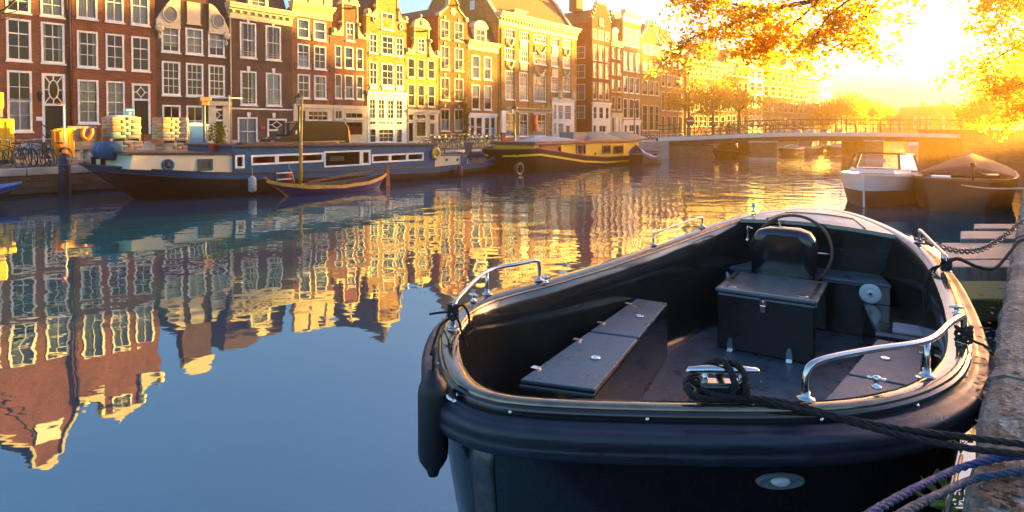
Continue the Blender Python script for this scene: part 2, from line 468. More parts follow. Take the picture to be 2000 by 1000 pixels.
def scroll(mb, xo, xi, z0, z1, y0=-.10, y1=.22, m=0):
    "concave shoulder stone rising from the outer corner xo to the neck at xi, ending in volutes"
    pts = []
    for i in range(13):
        t = i / 12
        pts.append((xi + (xo - xi) * (1 - math.sin(t * PI / 2)) * 1.0, z0 + (z1 - z0) * (1 - math.cos(t * PI / 2))))
    poly = [(xi, z0), *pts]
    if xo > xi: poly = poly[::-1]
    mb.prism(poly, y0, y1, m)
    rr = abs(xo - xi) * .24
    sgn = 1 if xo > xi else -1
    mb.lathe([(.0, y0 - .05), (rr*.5, y0 - .06), (rr*.55, y0 - .02), (rr, y0 - .03), (rr, y1)], (xo - sgn*rr*.5, 0, z0 + rr*.9), 14, m, 'y')
    mb.lathe([(.0, y0 - .05), (rr*.6, y0 - .03), (rr*.6, y1)], (xi + sgn*rr*.45, 0, z1 - rr*.3), 12, m, 'y')

def bell_curve(hw, tw, z0, z1, n=14):
    "right half outline of a bell gable from the eave to the top"
    out = []
    for i in range(n + 1):
        t = i / n
        x = tw + (hw - tw) * (1 - t) ** 2.2 * (1 + .25 * math.sin(t * PI))
        z = z0 + (z1 - z0) * (t ** .9)
        out.append((x, z))
    k = [(tw * math.cos(a), z1 + tw * .75 * math.sin(a)) for a in [PI/2 * j / 6 for j in range(1, 7)]]
    return out + k

def house(name, label, pl, x0, x1, xr, cols, rows, eave, bk, depth=9.0, fm='white', over=None, extra=None, shop=None, gap_top=0, quoins=False, plinth=True, ties=True):
    """x0,x1: the front's edges; xr: the reference column for row heights; cols [(x0,x1)], rows [(ytop,ybot,nx,ny,style)] in photo pixels
    on the front's plane; eave: row of the eave or ('z', height)"""
    ym = 150
    s0 = pl.hit(x0, ym)[0]; s1 = pl.hit(x1, ym)[0]; W = s1 - s0
    root = thing(name, label, 'house', pl.world(s0, 0, ZQ), pl.rz)
    def LX(px, py=ym): return pl.hit(px, py)[0] - s0
    def LZ(py, px=None): return pl.hit(xr if px is None else px, py)[1] - ZQ
    E = eave[1] if isinstance(eave, tuple) else LZ(eave)
    wins = []
    over = over or {}
    for r, row in enumerate(rows):
        y0, y1, nx, ny, st = row[:5]
        cc = row[5] if len(row) > 5 else cols
        for c, (a, b) in enumerate(cc):
            o = over.get((r, c), {})
            if o is None: continue
            yy0, yy1 = o.get('y', (y0, y1))
            z0 = max(.12, LZ(yy1)); z1 = LZ(yy0)
            kind = o.get('style', st if isinstance(st, str) and len(st) == 1 else rnd.choice(st))
            wins.append(dict(r=(max(.12, LX(a)), min(W - .12, LX(b)), z0, z1), nx=o.get('nx', nx), ny=o.get('ny', ny), st=kind, door=o.get('door'), fan=o.get('fan'), fanh=o.get('fanh', 0), y=0.0, fm=o.get('fm', fm)))
    slabs = []
    for (sx0, sx1, sy0, sy1, ws, smat) in (shop or []):
        r = (max(0.03, LX(sx0)), min(W - .03, LX(sx1)), max(.0, LZ(sy1)), LZ(sy0))
        hs = []
        for wv in ws:
            a, b, y0, y1, nx, ny, st = wv[:7]
            w = dict(r=(max(r[0] + .05, LX(a)), min(r[1] - .05, LX(b)), max(.12, LZ(y1)), LZ(y0)), nx=nx, ny=ny, st=st, door=wv[7] if len(wv) > 7 else None, fan=None, fanh=0, y=-.07, fm=smat if smat in ('white','cream') else 'white')
            if w['r'][1] - w['r'][0] < .15: continue
            hs.append(w['r']); wins.append(w)
        slabs.append((r, hs, smat))
    holes = [w['r'] for w in wins if w['r'][3] < E]
    mb = MB()
    wall_grid(mb, 0, W, 0, E, holes, 0, .14)
    mb.quad((0,0,0), (0,0,E), (0,depth,E), (0,depth,0)); mb.quad((W,0,0), (W,depth,0), (W,depth,E), (W,0,E))
    mb.quad((0,depth,0), (0,depth,E), (W,depth,E), (W,depth,0))
    mb.quad((.06,1.1,.05), (W-.06,1.1,.05), (W-.06,1.1,E-.05), (.06,1.1,E-.05), 1)
    zl = sorted({round(w['r'][3], 1) for w in wins if w['r'][3] < E})
    for z in zl:                                        # floors behind the windows
        mb.quad((.05,.14,z+.18), (.05,1.1,z+.18), (W-.05,1.1,z+.18), (W-.05,.14,z+.18), 1)
    mb.quad((0,0,E), (W,0,E), (W,depth,E), (0,depth,E), 1)
    mb.build('wall', [bk, M['interior']], root)
    for w in wins:
        a, b, c, d = w['r']
        if d >= E: continue
        if w['door']: add_door(root, a, b, c, d, w['door'], w['fm'], w['fan'], w['fanh'] * (d - c), w['y'])
        else: add_window(root, a, b, c, d, w['nx'], w['ny'], w['st'], w['fm'], w['y'])
    for r, hs, smat in slabs:
        sb = MB(); wall_grid(sb, r[0], r[1], r[2], r[3], hs, -.07, .07)
        sb.quad((r[0],-.07,r[2]), (r[0],-.07,r[3]), (r[0],0,r[3]), (r[0],0,r[2])); sb.quad((r[1],-.07,r[2]), (r[1],0,r[2]), (r[1],0,r[3]), (r[1],-.07,r[3]))
        sb.quad((r[0],-.07,r[3]), (r[1],-.07,r[3]), (r[1],0,r[3]), (r[0],0,r[3]))
        sb.box(r[0] - .05, r[1] + .05, -.22, .05, r[3] - .22, r[3] + .06)
        sb.box(r[0] - .02, r[1] + .02, -.13, -.069, r[3] - .42, r[3] - .222)
        sb.build('shopfront', M[smat], root)
    if plinth:
        pb = MB(); segs = sorted([(w['r'][0], w['r'][1]) for w in wins if w['r'][2] < .5])
        x = -.0
        for a, b in segs + [(W, W)]:
            if a - x > .1: pb.box(x, a, -.05, .02, 0, min([.55] + [w['r'][2] - .12 for w in wins if w['r'][2] > .13 and w['r'][0] < a and w['r'][1] > x] + [.9]))
            x = b
        if pb.v: build_each(pb, 'plinth', M['plinth'], root)
    if ties and W > 3:
        tb = MB()
        for z in [z + .55 for z in zl[1:-1]]:
            for x in (.2, W / 2 + rnd.uniform(-.1, .1), W - .2):
                if z < E - .3 and not any(h[0] - .05 < x < h[1] + .05 and h[2] < z + .3 and h[3] > z - .3 for h in holes):
                    tb.box(x - .022, x + .022, -.03, -.002, z - .28, z + .28)
        if tb.v: build_each(tb, 'wall_anchor', M['iron'], root)
    ctx = dict(root=root, W=W, E=E, LX=LX, LZ=LZ, bk=bk, depth=depth, s0=s0, pl=pl)
    if extra: extra(ctx)
    return ctx

# ---- tops
def roof_ridge_back(c, h, m='darktile', y0=.3):
    W, E, d = c['W'], c['E'], c['depth']
    mb = MB()
    mb.prism([(-.05, E), (W/2, E + h), (W + .05, E)], y0, d); mb.build('roof', M[m], c['root'])
def roof_mansard(c, h, m='darktile', inset=1.3, base=None, y0=.15):
    W, E, d = c['W'], c['E'], c['depth']; E = base or E
    mb = MB(); q = .06
    mb.loft([[(q,y0,E),(W-q,y0,E),(W-q,d,E),(q,d,E)], [(q+.15,inset,E+h),(W-q-.15,inset,E+h),(W-q-.15,d-1,E+h),(q+.15,d-1,E+h)]], 0, False, True, False, True)
    return mb.build('roof', M[m], c['root'])
def cornice(c, yt, yb, m='white', proj=.45, dent=False, x=None):
    z1, z0 = c['LZ'](yt), c['LZ'](yb)
    return cornice_mb(0 if x is None else x[0], c['W'] if x is None else x[1], z0, z1, proj, dent).build('cornice', M[m], c['root'])
def dormer(c, a, b, y0, y1, m='white', top='flat', back=1.6, nx=2, ny=2, y=.25):
    "a dormer window standing on the front slope"
    xa, xb = c['LX'](a), c['LX'](b); z1, z0 = c['LZ'](y0), c['LZ'](y1)
    g = MB(); w = xb - xa
    g.quad((xa, y, z0), (xa, y, z1), (xa, y+back, z1), (xa, y+back, z0)); g.quad((xb, y, z0), (xb, y+back, z0), (xb, y+back, z1), (xb, y, z1))
    wall_grid(g, xa, xb, z0, z1, [(xa + w*.14, xb - w*.14, z0 + (z1-z0)*.1, z1 - (z1-z0)*.1)], y, .1)
    if top == 'flat': g.box(xa - .15, xb + .15, y - .2, y + back, z1, z1 + .15)
    elif top == 'tri': g.prism([(xa - .2, z1), (xb + .2, z1), ((xa + xb)/2, z1 + w*.38)], y - .15, y + back)
    elif top == 'round': g.prism([(xa - .15, z1)] + [((xa+xb)/2 - (w/2 + .15)*math.cos(t), z1 + w*.4*math.sin(t)) for t in [PI*i/12 for i in range(13)]][::1] + [(xb + .15, z1)], y - .12, y + back)
    o = g.build('dormer', M[m], c['root'])
    add_window(o, xa + w*.14, xb - w*.14, z0 + (z1-z0)*.1, z1 - (z1-z0)*.1, nx, ny, 'c', m, y, .05, sill=False)
    return o
def neck_gable(c, nx0, nx1, zt, shz, win=None, m='cream', crest='round', bk=None, hoist=True, swin=None):
    "a brick neck between carved shoulders; nx0,nx1 local, zt top of the neck, shz top of the shoulders"
    W, E, root = c['W'], c['E'], c['root']
    mb = MB(); holes = [win[:4]] if win else []
    wall_grid(mb, nx0, nx1, E - .001, zt, holes, 0, .14)
    mb.quad((nx0,0,E), (nx0,0,zt), (nx0,1.2,zt), (nx0,1.2,E)); mb.quad((nx1,0,E), (nx1,1.2,E), (nx1,1.2,zt), (nx1,0,zt))
    mb.quad((nx0,0,zt), (nx1,0,zt), (nx1,1.2,zt), (nx0,1.2,zt)); mb.quad((nx0,1.2,E), (nx0,1.2,zt), (nx1,1.2,zt), (nx1,1.2,E), 1)
    build_each(mb, 'gable', [bk or c['bk'], M['interior']], root)
    if win: add_window(root, win[0], win[1], win[2], win[3], 2, 3, win[4] if len(win) > 4 else 'c', 'white')
    t = MB()
    scroll(t, .02, nx0, E, shz); scroll(t, W - .02, nx1, E, shz)
    t.box(-.1, nx0 - (nx0 - .02)*.0 + .0, -.14, .28, E - .16, E - .002); t.box(nx1, W + .1, -.14, .28, E - .16, E - .002)
    t.box(nx0 - .12, nx1 + .12, -.16, .5, zt, zt + .2); cx = (nx0 + nx1)/2; hw = (nx1 - nx0)/2 + .05
    t.box(nx0 - .02, nx0 + .10, -.05, -.002, E + .1, zt - .002); t.box(nx1 - .10, nx1 + .02, -.05, -.002, E + .1, zt - .002)
    if crest == 'round':
        t.prism([(cx - hw*math.cos(a), zt + .2 + hw*.75*math.sin(a)) for a in [PI*i/14 for i in range(15)]], -.1, .35)
        t.lathe([(.0, -.16), (hw*.3, -.14), (hw*.34, -.10)], (cx, 0, zt + .2 + hw*.3), 12, 0, 'y')
        t.lathe([(.0, .0), (.09, .05), (.05, .14), (.14, .26), (.10, .38), (.0, .5)], (cx, .1, zt + .18 + hw*.75), 10)
    elif crest == 'tri':
        t.prism([(cx - hw - .1, zt + .2), (cx + hw + .1, zt + .2), (cx, zt + .2 + hw*.7)], -.12, .35)
        t.lathe([(.07, .0), (.05, .14), (.12, .26), (.0, .42)], (cx, .1, zt + .15 + hw*.7), 10)
    build_each(t, 'gable_stone', M[m], root)
    if hoist:
        h = MB(); h.box(cx - .07, cx + .07, -.9, -.02, zt - .35, zt - .2); h.tube([(cx, -.8, zt - .35), (cx, -.8, zt - .5)], .02, 6); h.build('hoist_beam', M['brown_wood'], root)

R_ = 'nnssvhc'
# A ------------------------------------------------------------
def top_A(c):
    W, E = c['W'], c['E']
    z1 = -FA.hit(90, 926)[1] - ZQ
    mb = MB(); cx = c['LX'](82)
    hw = W*.36
    pts = [(-.0, E), (W, E), (cx + hw*.55, E + (z1-E)*.45), (cx + hw*.38, z1 - .5), (cx - hw*.38, z1 - .5), (cx - hw*.55, E + (z1-E)*.45)]
    mb.prism(pts, 0, .4); build_each(mb, 'gable', c['bk'], c['root'])
    t = MB(); coping(t, [(0, E), (cx - hw*.55, E + (z1-E)*.45), (cx - hw*.38, z1 - .5)]); coping(t, [(W, E), (cx + hw*.55, E + (z1-E)*.45), (cx + hw*.38, z1 - .5)])
    t.prism([(cx - hw*.5, z1 - .5), (cx + hw*.5, z1 - .5), (cx, z1)], -.1, .5); build_each(t, 'gable_stone', M['cream'], c['root'])
    w = MB(); w.box(cx - .6, cx + .6, -.06, .0, E + .5, E + 1.7); w.build('shutter', M['white'], c['root'])
    roof_ridge_back(c, z1 - E - .6)
    # drain pipe, lamp, name plate, stoop with railing
    p = MB(); p.tube([(W - .12, -.10, .1), (W - .12, -.10, E)], .06, 8)
    p.build('drain_pipe', M['iron'], c['root'])
    lx, lz = c['LX'](73), c['LZ'](190, 73)
    l = MB(); l.obox((lx, -.02, lz + .18), (lx, -.34, lz + .28), .03, .03); l.lathe([(.02,.34),(.1,.28),(.16,.2),(.12,.18),(.08,-.18),(.03,-.24)], (lx, -.34, lz), 8); l.build('wall_lamp', M['iron'], c['root'])
    b = MB(); b.box(c['LX'](69), c['LX'](82), -.03, -.002, c['LZ'](236, 75), c['LZ'](228, 75)); b.build('name_plate', M['white'], c['root'])
    a0, a1 = c['LX'](84), c['LX'](126)
    st = MB()
    for k in range(4): st.box(a0 - .1, a1 + .1, -.35 - .3*k - .3, -.05 if k == 0 else -.35 - .3*k + .0 - .001, 0, .62 - .155*k)
    st.build('stoop', M['stone'], c['root'])
    r = MB(); x = a0 - .12
    for xx in (x, a1 + .12):
        r.tube([(xx, -.1, 1.6), (xx, -.7, 1.45), (xx, -1.55, 1.0), (xx, -1.75, .98)], .03, 8)
        r.tube([(xx, -1.6, 0), (xx, -1.6, 1.0)], .035, 8); r.tube([(xx, -.1, 1.1), (xx, -1.55, .55)], .02, 6)
    r.build('stoop_railing', M['iron'], c['root'])
house('canal_house', 'brown brick house with an oval fanlight over its dark door, leftmost of the row', FA, -42, 141, 38,
      [(-34, -4), (13, 62), (81, 127)],
      [(-42, 25, 2, 3, 'c'), (37, 119, 2, 3, 's'), (138, 257, 2, 4, 'h')], ('z', -FA.hit(90, 800)[1] - ZQ), BR['A'],
      over={(0, 2): dict(style='c'), (0, 1): dict(style='v'), (1, 1): dict(style='n'), (2, 1): dict(style='h'), (2, 2): dict(y=(140, 284), door='green_door', fan='oval', fanh=.42)}, extra=top_A)
# B ------------------------------------------------------------
def top_B(c):
    z1 = -FA.hit(265, 812)[1] - ZQ; W, E = c['W'], c['E']
    roof_ridge_back(c, z1 - E - .8)
    neck_gable(c, W*.28, W*.74, z1 - .9, E + (z1 - E)*.55, (W*.4, W*.62, E + .5, E + 1.7, 'c'), 'cream', 'tri')
    b = MB(); b.box(c['LX'](267) - .1, c['LX'](300), -.9, -.05, 0, .45); b.build('stoop', M['stone'], c['root'])
    r = MB()
    for x in (c['LX'](268), c['LX'](290)): r.tube([(x, -.85, 0), (x, -.85, 1.5), (x, -.1, 1.5)], .025, 6)
    r.tube([(c['LX'](268), -.85, 1.0), (c['LX'](290), -.85, 1.0)], .02, 6); r.build('stoop_railing', M['iron'], c['root'])
house('canal_house', 'russet brick house with three window columns and a diamond fanlight beside the blue parking sign', FA, 142, 304, 172,
      [(151, 192), (207, 243), (257, 293)],
      [(-42, 37, 2, 2, 'c'), (61, 132, 2, 3, 'nss'), (156, 241, 2, 4, 'h')], ('z', -FA.hit(240, 750)[1] - ZQ), BR['B'],
      over={(1, 0): dict(style='s'), (1, 1): dict(style='n'), (2, 0): dict(style='c'), (2, 1): dict(style='c'), (2, 2): dict(y=(158, 262), door='green_door', fan='diamond', fanh=.3)}, extra=top_B)
# C ------------------------------------------------------------
def top_C(c):
    W, E = c['W'], c['E']; z1 = -FA.hit(395, 712)[1] - ZQ
    roof_ridge_back(c, (z1 - E) * .7)
    n0, n1 = c['LX'](352), c['LX'](408)
    mb = MB(); mb.box(n0, n1, 0, .8, E + .001, z1 - .6); build_each(mb, 'gable', c['bk'], c['root'])
    t = MB()
    for xo, xi in ((.03, n0), (W - .03, n1)):
        sg = 1 if xo > xi else -1; cx = (xo + xi)/2; w = abs(xo - xi)
        zb = E - .3; zt = E + w*1.25
        poly = [(xi, zb), (xi, zt)] + [(xi + (xo - xi)*(i/10), zt - (zt - zb)*.78*(1 - math.cos(i/10*PI/2))) for i in range(1, 11)] + [(xo, zb)]
        if sg < 0: poly = poly[::-1]
        t.prism(poly, -.14, -.004)
        t.lathe([(0, -.2), (w*.12, -.22), (w*.2, -.14)], (xo - sg*w*.13, 0, zb - .05), 12, 0, 'y')
        t.lathe([(0, .0), (.12, .12), (.02, .5)], (xo - sg*w*.13, -.1, zb - .75), 8)
        pts = [(cx + w*.30*math.cos(a) - sg*w*.06, -.16, E + w*.42 + w*.34*math.sin(a)) for a in [2*PI*i/20 for i in range(20)]]
        t.tube(pts, .06, 6, closed=True)
    t.box(n0 - .1, n1 + .1, -.15, .5, z1 - .6, z1 - .4); cx = (n0 + n1)/2
    t.prism([(cx - 1.1*math.cos(a), z1 - .4 + .7*math.sin(a)) for a in [PI*i/10 for i in range(11)]], -.1, .4)
    a0, a1 = c['LX'](366), c['LX'](392)
    wall_grid(t, a0, a1, c['LZ'](41), c['LZ'](-2), [(a0 + .45, a1 - .45, c['LZ'](28), c['LZ'](12))], -.06, .05)
    t.box(a0 - .06, a1 + .06, -.1, -.001, c['LZ'](41) - .08, c['LZ'](41) - .001)
    build_each(t, 'gable_stone', M['cream'], c['root'])
    g = MB()
    for xo, xi in ((.03, n0), (W - .03, n1)):
        sg = 1 if xo > xi else -1; cx = (xo + xi)/2; w = abs(xo - xi)
        g.lathe([(0, -.155), (w*.29, -.155), (w*.29, -.14)], (cx - sg*w*.06, 0, E + w*.42), 18, 0, 'y', False)
    g.box(a0 + .45, a1 - .45, -.02, -.012, c['LZ'](28), c['LZ'](12))
    build_each(g, 'oval_window', M['lead'], c['root'])
    # cream portal round the door
    p = MB(); q0, q1 = c['LX'](405), c['LX'](446); zz = c['LZ'](204)
    p.box(q0, q0 + .5, -.12, -.002, 0, zz); p.box(q1 - .45, q1, -.12, -.002, 0, zz); p.box(q0 - .12, q1 + .12, -.26, -.002, zz + .002, zz + .3)
    p.build('door_surround', M['cream'], c['root'])
house('canal_house', 'dark brown house with cream carved scrolls at the gable and a cream door surround', FA, 304, 447, 334,
      [(316, 352), (363, 397), (407, 439)],
      [(50, 102, 2, 3, 'v'), (120, 186, 3, 4, 'n'), (205, 266, 2, 2, 'n')], 47, BR['C'],
      over={(0, 1): dict(style='c'), (2, 2): dict(y=(210, 284), door='green_door', fan='diamond', fanh=.3)}, extra=top_C)
# D ------------------------------------------------------------
def top_D(c):
    cornice(c, 11, 40, 'cream', .5, True)
    roof_mansard(c, 3.2, 'darktile', 1.5)
    dormer(c, 490, 529, -22, 12, 'cream', 'tri', 1.6, 2, 3)
    t = MB()
    for x in (485, 534):
        for y in (44, 139, 229):
            X = c['LX'](x); Z = c['LZ'](y) ; t.prism([(X - .09, Z - .02), (X + .09, Z - .02), (X + .13, Z + .34), (X - .13, Z + .34)], -.06, -.003)
    t.box(0, c['W'], -.04, -.002, c['LZ'](214), c['LZ'](211)); build_each(t, 'keystone', M['white'], c['root'])
    r = MB()
    for x0, x1 in ((469, 501), (519, 549)):
        for y in (113, 205):
            a, b, z = c['LX'](x0), c['LX'](x1), c['LZ'](y)
            for k in range(3): r.tube([(a, -.06, z + .1 + .16*k), (b, -.06, z + .1 + .16*k)], .015, 5)
    build_each(r, 'window_rail', M['white'], c['root'], .12)
    p = MB(); p.tube([(.1, -.08, 0), (.1, -.08, c['E'])], .05, 8); p.build('drain_pipe', M['cream'], c['root'])
    s = MB(); s.box(c['LX'](508), c['LX'](518), -.05, -.002, c['LZ'](252), c['LZ'](247)); s.build('wall_plate', M['red_door'], c['root'])
house('canal_house', 'purple-brown house with cream cornice, roof dormer and tall windows with white keystones', FA, 447, 571, 485,
      [(469, 501), (519, 549)],
      [(44, 113, 2, 2, 's'), (139, 205, 2, 2, 's'), (229, 285, 2, 2, 'w', [(463, 502), (521, 559)])], 30, BR['D'], extra=top_D,
      over={(0, 1): dict(style='s'), (1, 1): dict(style='w'), (2, 1): dict(y=(231, 287), door='green_door', fan='diamond', fanh=.4)})
# E ------------------------------------------------------------
def top_E(c):
    cornice(c, 6, 33, 'ochre_trim', .35)
    W, E = c['W'], c['E']; b = MB(); z = c['LZ'](6)
    b.box(.05, W - .05, -.05, .25, z, z + 1.0)
    for x in (.05, W/2 - .35, W - .75): b.box(x, x + .7, -.12, -.051, z + .002, z + 1.15)
    b.box(-.05, W + .05, -.16, .3, z + 1.152, z + 1.3); b.build('parapet', M['ochre_trim'], c['root'])
house('canal_house', 'narrow brown brick house with ochre parapet and two window columns behind the van', FA, 571, 649, 593,
      [(581, 605), (613, 637)],
      [(37, 75, 1, 2, 'c'), (86, 133, 2, 3, 'nh'), (145, 192, 2, 3, 'ns')], 20, BR['E'], extra=top_E,
      shop=[(572, 648, 205, 285, [(581, 596, 215, 250, 1, 2, 'n'), (599, 640, 215, 236, 4, 2, 'n'), (601, 638, 240, 283, 2, 1, 'g')], 'cream')])
# F ------------------------------------------------------------
def top_F(c):
    W, E = c['W'], c['E']
    n0, n1 = c['LX'](669), c['LX'](699)
    roof_ridge_back(c, 3.4, 'rooftile')
    neck_gable(c, n0, n1, c['LZ'](6), c['LZ'](40), (c['LX'](676), c['LX'](692), c['LZ'](77), c['LZ'](40), 'c'), 'ochre_trim', 'round')
house('canal_house', 'slim red-brown neck-gabled house with a ship-lap shopfront and red curtains below', FA, 649, 716, 660,
      [(654, 667), (673, 690), (696, 709)],
      [(89, 132, 1, 2, 'v'), (145, 192, 1, 2, 'h')], 66, BR['F'], extra=top_F,
      shop=[(650, 715, 207, 285, [(653, 667, 213, 233, 2, 1, 'n'), (672, 708, 218, 232, 3, 1, 'n'), (672, 708, 236, 266, 1, 1, 'r'), (653, 667, 238, 283, 1, 1, 'n', 'brown_wood')], 'cream')])
# G ------------------------------------------------------------
def top_G(c):
    W, E = c['W'], c['E']
    n0, n1 = c['LX'](736), c['LX'](778)
    roof_ridge_back(c, 4.2, 'darktile')
    neck_gable(c, n0, n1, c['LZ'](-22), c['LZ'](8), (c['LX'](745), c['LX'](769), c['LZ'](54), c['LZ'](20), 'v'), 'ochre_trim', 'tri')
    t = MB()
    for x, y in ((731, 36), (783, 44)):
        X, Z = c['LX'](x), c['LZ'](y); t.tube([(X + .16*math.cos(a), -.04, Z + .26*math.sin(a)) for a in [2*PI*i/14 for i in range(14)]], .06, 6, closed=True)
    for x0, x1 in ((722, 737), (746, 768), (774, 788)):
        t.box(c['LX'](x0), c['LX'](x1), -.05, -.002, c['LZ'](174), c['LZ'](168))
    build_each(t, 'carved_stone', M['white'], c['root'])
house('canal_house', 'tall ochre neck-gabled house with a two-storey white wooden shopfront', FA, 716, 794, 730,
      [(721, 737), (745, 769), (773, 788)],
      [(66, 104, 2, 3, 'vcs'), (121, 166, 2, 3, 's')], 30, BR['G'], extra=top_G,
      shop=[(716, 793, 179, 285, [(720, 732, 193, 232, 2, 4, 'h'), (737, 750, 193, 232, 2, 4, 'h'), (755, 768, 193, 232, 2, 4, 'n'), (772, 785, 193, 232, 2, 4, 'h'),
            (720, 733, 236, 244, 2, 1, 'n'), (737, 768, 236, 244, 4, 1, 'n'), (772, 785, 236, 244, 2, 1, 'n'),
            (720, 733, 251, 283, 1, 2, 'g'), (737, 768, 251, 283, 3, 3, 'g'), (772, 785, 251, 284, 1, 1, 'n', 'brown_wood')], 'white')])
# H ------------------------------------------------------------
def top_H(c):
    n0, n1 = c['LX'](809), c['LX'](838)
    roof_ridge_back(c, 3.2, 'rooftile')
    neck_gable(c, n0, n1, c['LZ'](52), c['LZ'](72), (c['LX'](816), c['LX'](830), c['LZ'](99), c['LZ'](71), 'c'), 'ochre_trim', 'round')
house('canal_house', 'low tan house with an ornate round-topped neck gable and golden curtains in its shopfront', FA, 794, 856, 800,
      [(794.5, 810), (815, 829), (835, 849)],
      [(113, 151, 1, 2, 'nv'), (164, 207, 1, 2, 'vg')], 103, BR['H'], extra=top_H, fm='cream',
      shop=[(794, 855, 215, 286, [(796, 806, 222, 235, 1, 1, 'g'), (811, 831, 222, 233, 1, 1, 'c'), (837, 848, 222, 235, 1, 1, 'g'), (796, 806, 239, 278, 1, 1, 'n'), (811, 831, 236, 268, 1, 1, 'g'), (837, 848, 239, 284, 1, 1, 'n', 'brown_wood')], 'cream')])
# I ------------------------------------------------------------
def bell_top(c, ztop, trim='ochre_trim', m='rooftile', star=True, wins=()):
    W, E = c['W'], c['E']; hw = W/2
    o = bell_curve(hw, hw*.30, E, ztop)
    right = [(hw + x, z) for x, z in o]; left = [(hw - x, z) for x, z in o][::-1]
    poly = [(W, E), *right[1:], *left[1:-1], (0, E)]
    mb = MB(); mb.prism(poly[::-1], 0, .38); build_each(mb, 'gable', c['bk'], c['root'])
    t = MB(); coping(t, right); coping(t, left)
    t.lathe([(0, -.12), (.2, -.14), (.26, -.1), (.26, .4)], (.18, 0, E + .1), 12, 0, 'y'); t.lathe([(0, -.12), (.2, -.14), (.26, -.1), (.26, .4)], (W - .18, 0, E + .1), 12, 0, 'y')
    t.lathe([(.09, .0), (.05, .14), (.14, .26), (.0, .5)], (hw, .18, ztop + hw*.2), 10)
    if star:
        z = E + (ztop - E)*.42
        for k in range(2):
            a0 = PI/4*k
            t.prism([(hw + .42*math.cos(a0 + PI/2*i), z + .42*math.sin(a0 + PI/2*i)) for i in range(4)], -.05 - .004*k, -.002)
    build_each(t, 'gable_stone', M[trim], c['root'])
    h = MB(); h.box(hw - .06, hw + .06, -.8, .0, ztop - .35, ztop - .2); h.build('hoist_beam', M['brown_wood'], c['root'])
    roof_ridge_back(c, (ztop - E)*.85, m, .39)
def top_I(c):
    bell_top(c, c['LZ'](2))
    t = MB()
    for x in (869, 896):
        for y in (37, 88, 149, 210):
            X, Z = c['LX'](x), c['LZ'](y); t.prism([(X - .08, Z), (X + .08, Z), (X + .11, Z + .3), (X - .11, Z + .3)], -.06, -.003)
    build_each(t, 'keystone', M['cream'], c['root'])
    r = MB()
    for x0, x1 in ((860, 878), (887, 905)):
        for y in (76, 136, 196):
            for k in range(3): r.tube([(c['LX'](x0), -.06, c['LZ'](y) + .12 + .15*k), (c['LX'](x1), -.06, c['LZ'](y) + .12 + .15*k)], .014, 5)
    build_each(r, 'window_rail', M['cream'], c['root'], .12)
house('canal_house', 'orange-red bell-gabled house with two columns of tall railed windows and a climbing plant', FA, 856, 913, 869,
      [(860, 878), (887, 905)],
      [(39, 76, 2, 2, 'v'), (90, 136, 2, 2, 'v'), (151, 196, 2, 2, 'g'), (212, 256, 2, 2, 'gh'), (268, 281, 2, 1, 'n')], 32, BR['I'], extra=top_I, fm='cream')
# J ------------------------------------------------------------
def top_J(c):
    cornice(c, 80, 98, 'ochre_trim', .4)
    roof_mansard(c, c['LZ'](44) - c['E'] + .2, 'darktile', 1.0)
    dormer(c, 930, 954, 52, 81, 'cream', 'round', 1.3, 2, 2)
house('canal_house', 'orange brick house with ochre cornice, slate mansard and a round-headed dormer', FA, 913, 972, 929,
      [(921, 937), (945, 960)],
      [(108, 154, 1, 2, 'cv'), (165, 214, 1, 2, 'cv')], 90, BR['J'], extra=top_J,
      shop=[(914, 969, 222, 286, [(917, 926, 228, 268, 1, 2, 'r'), (928, 941, 228, 268, 1, 2, 'r'), (945, 955, 228, 283, 1, 2, 'n'), (957, 966, 228, 283, 1, 2, 'h')], 'white')])
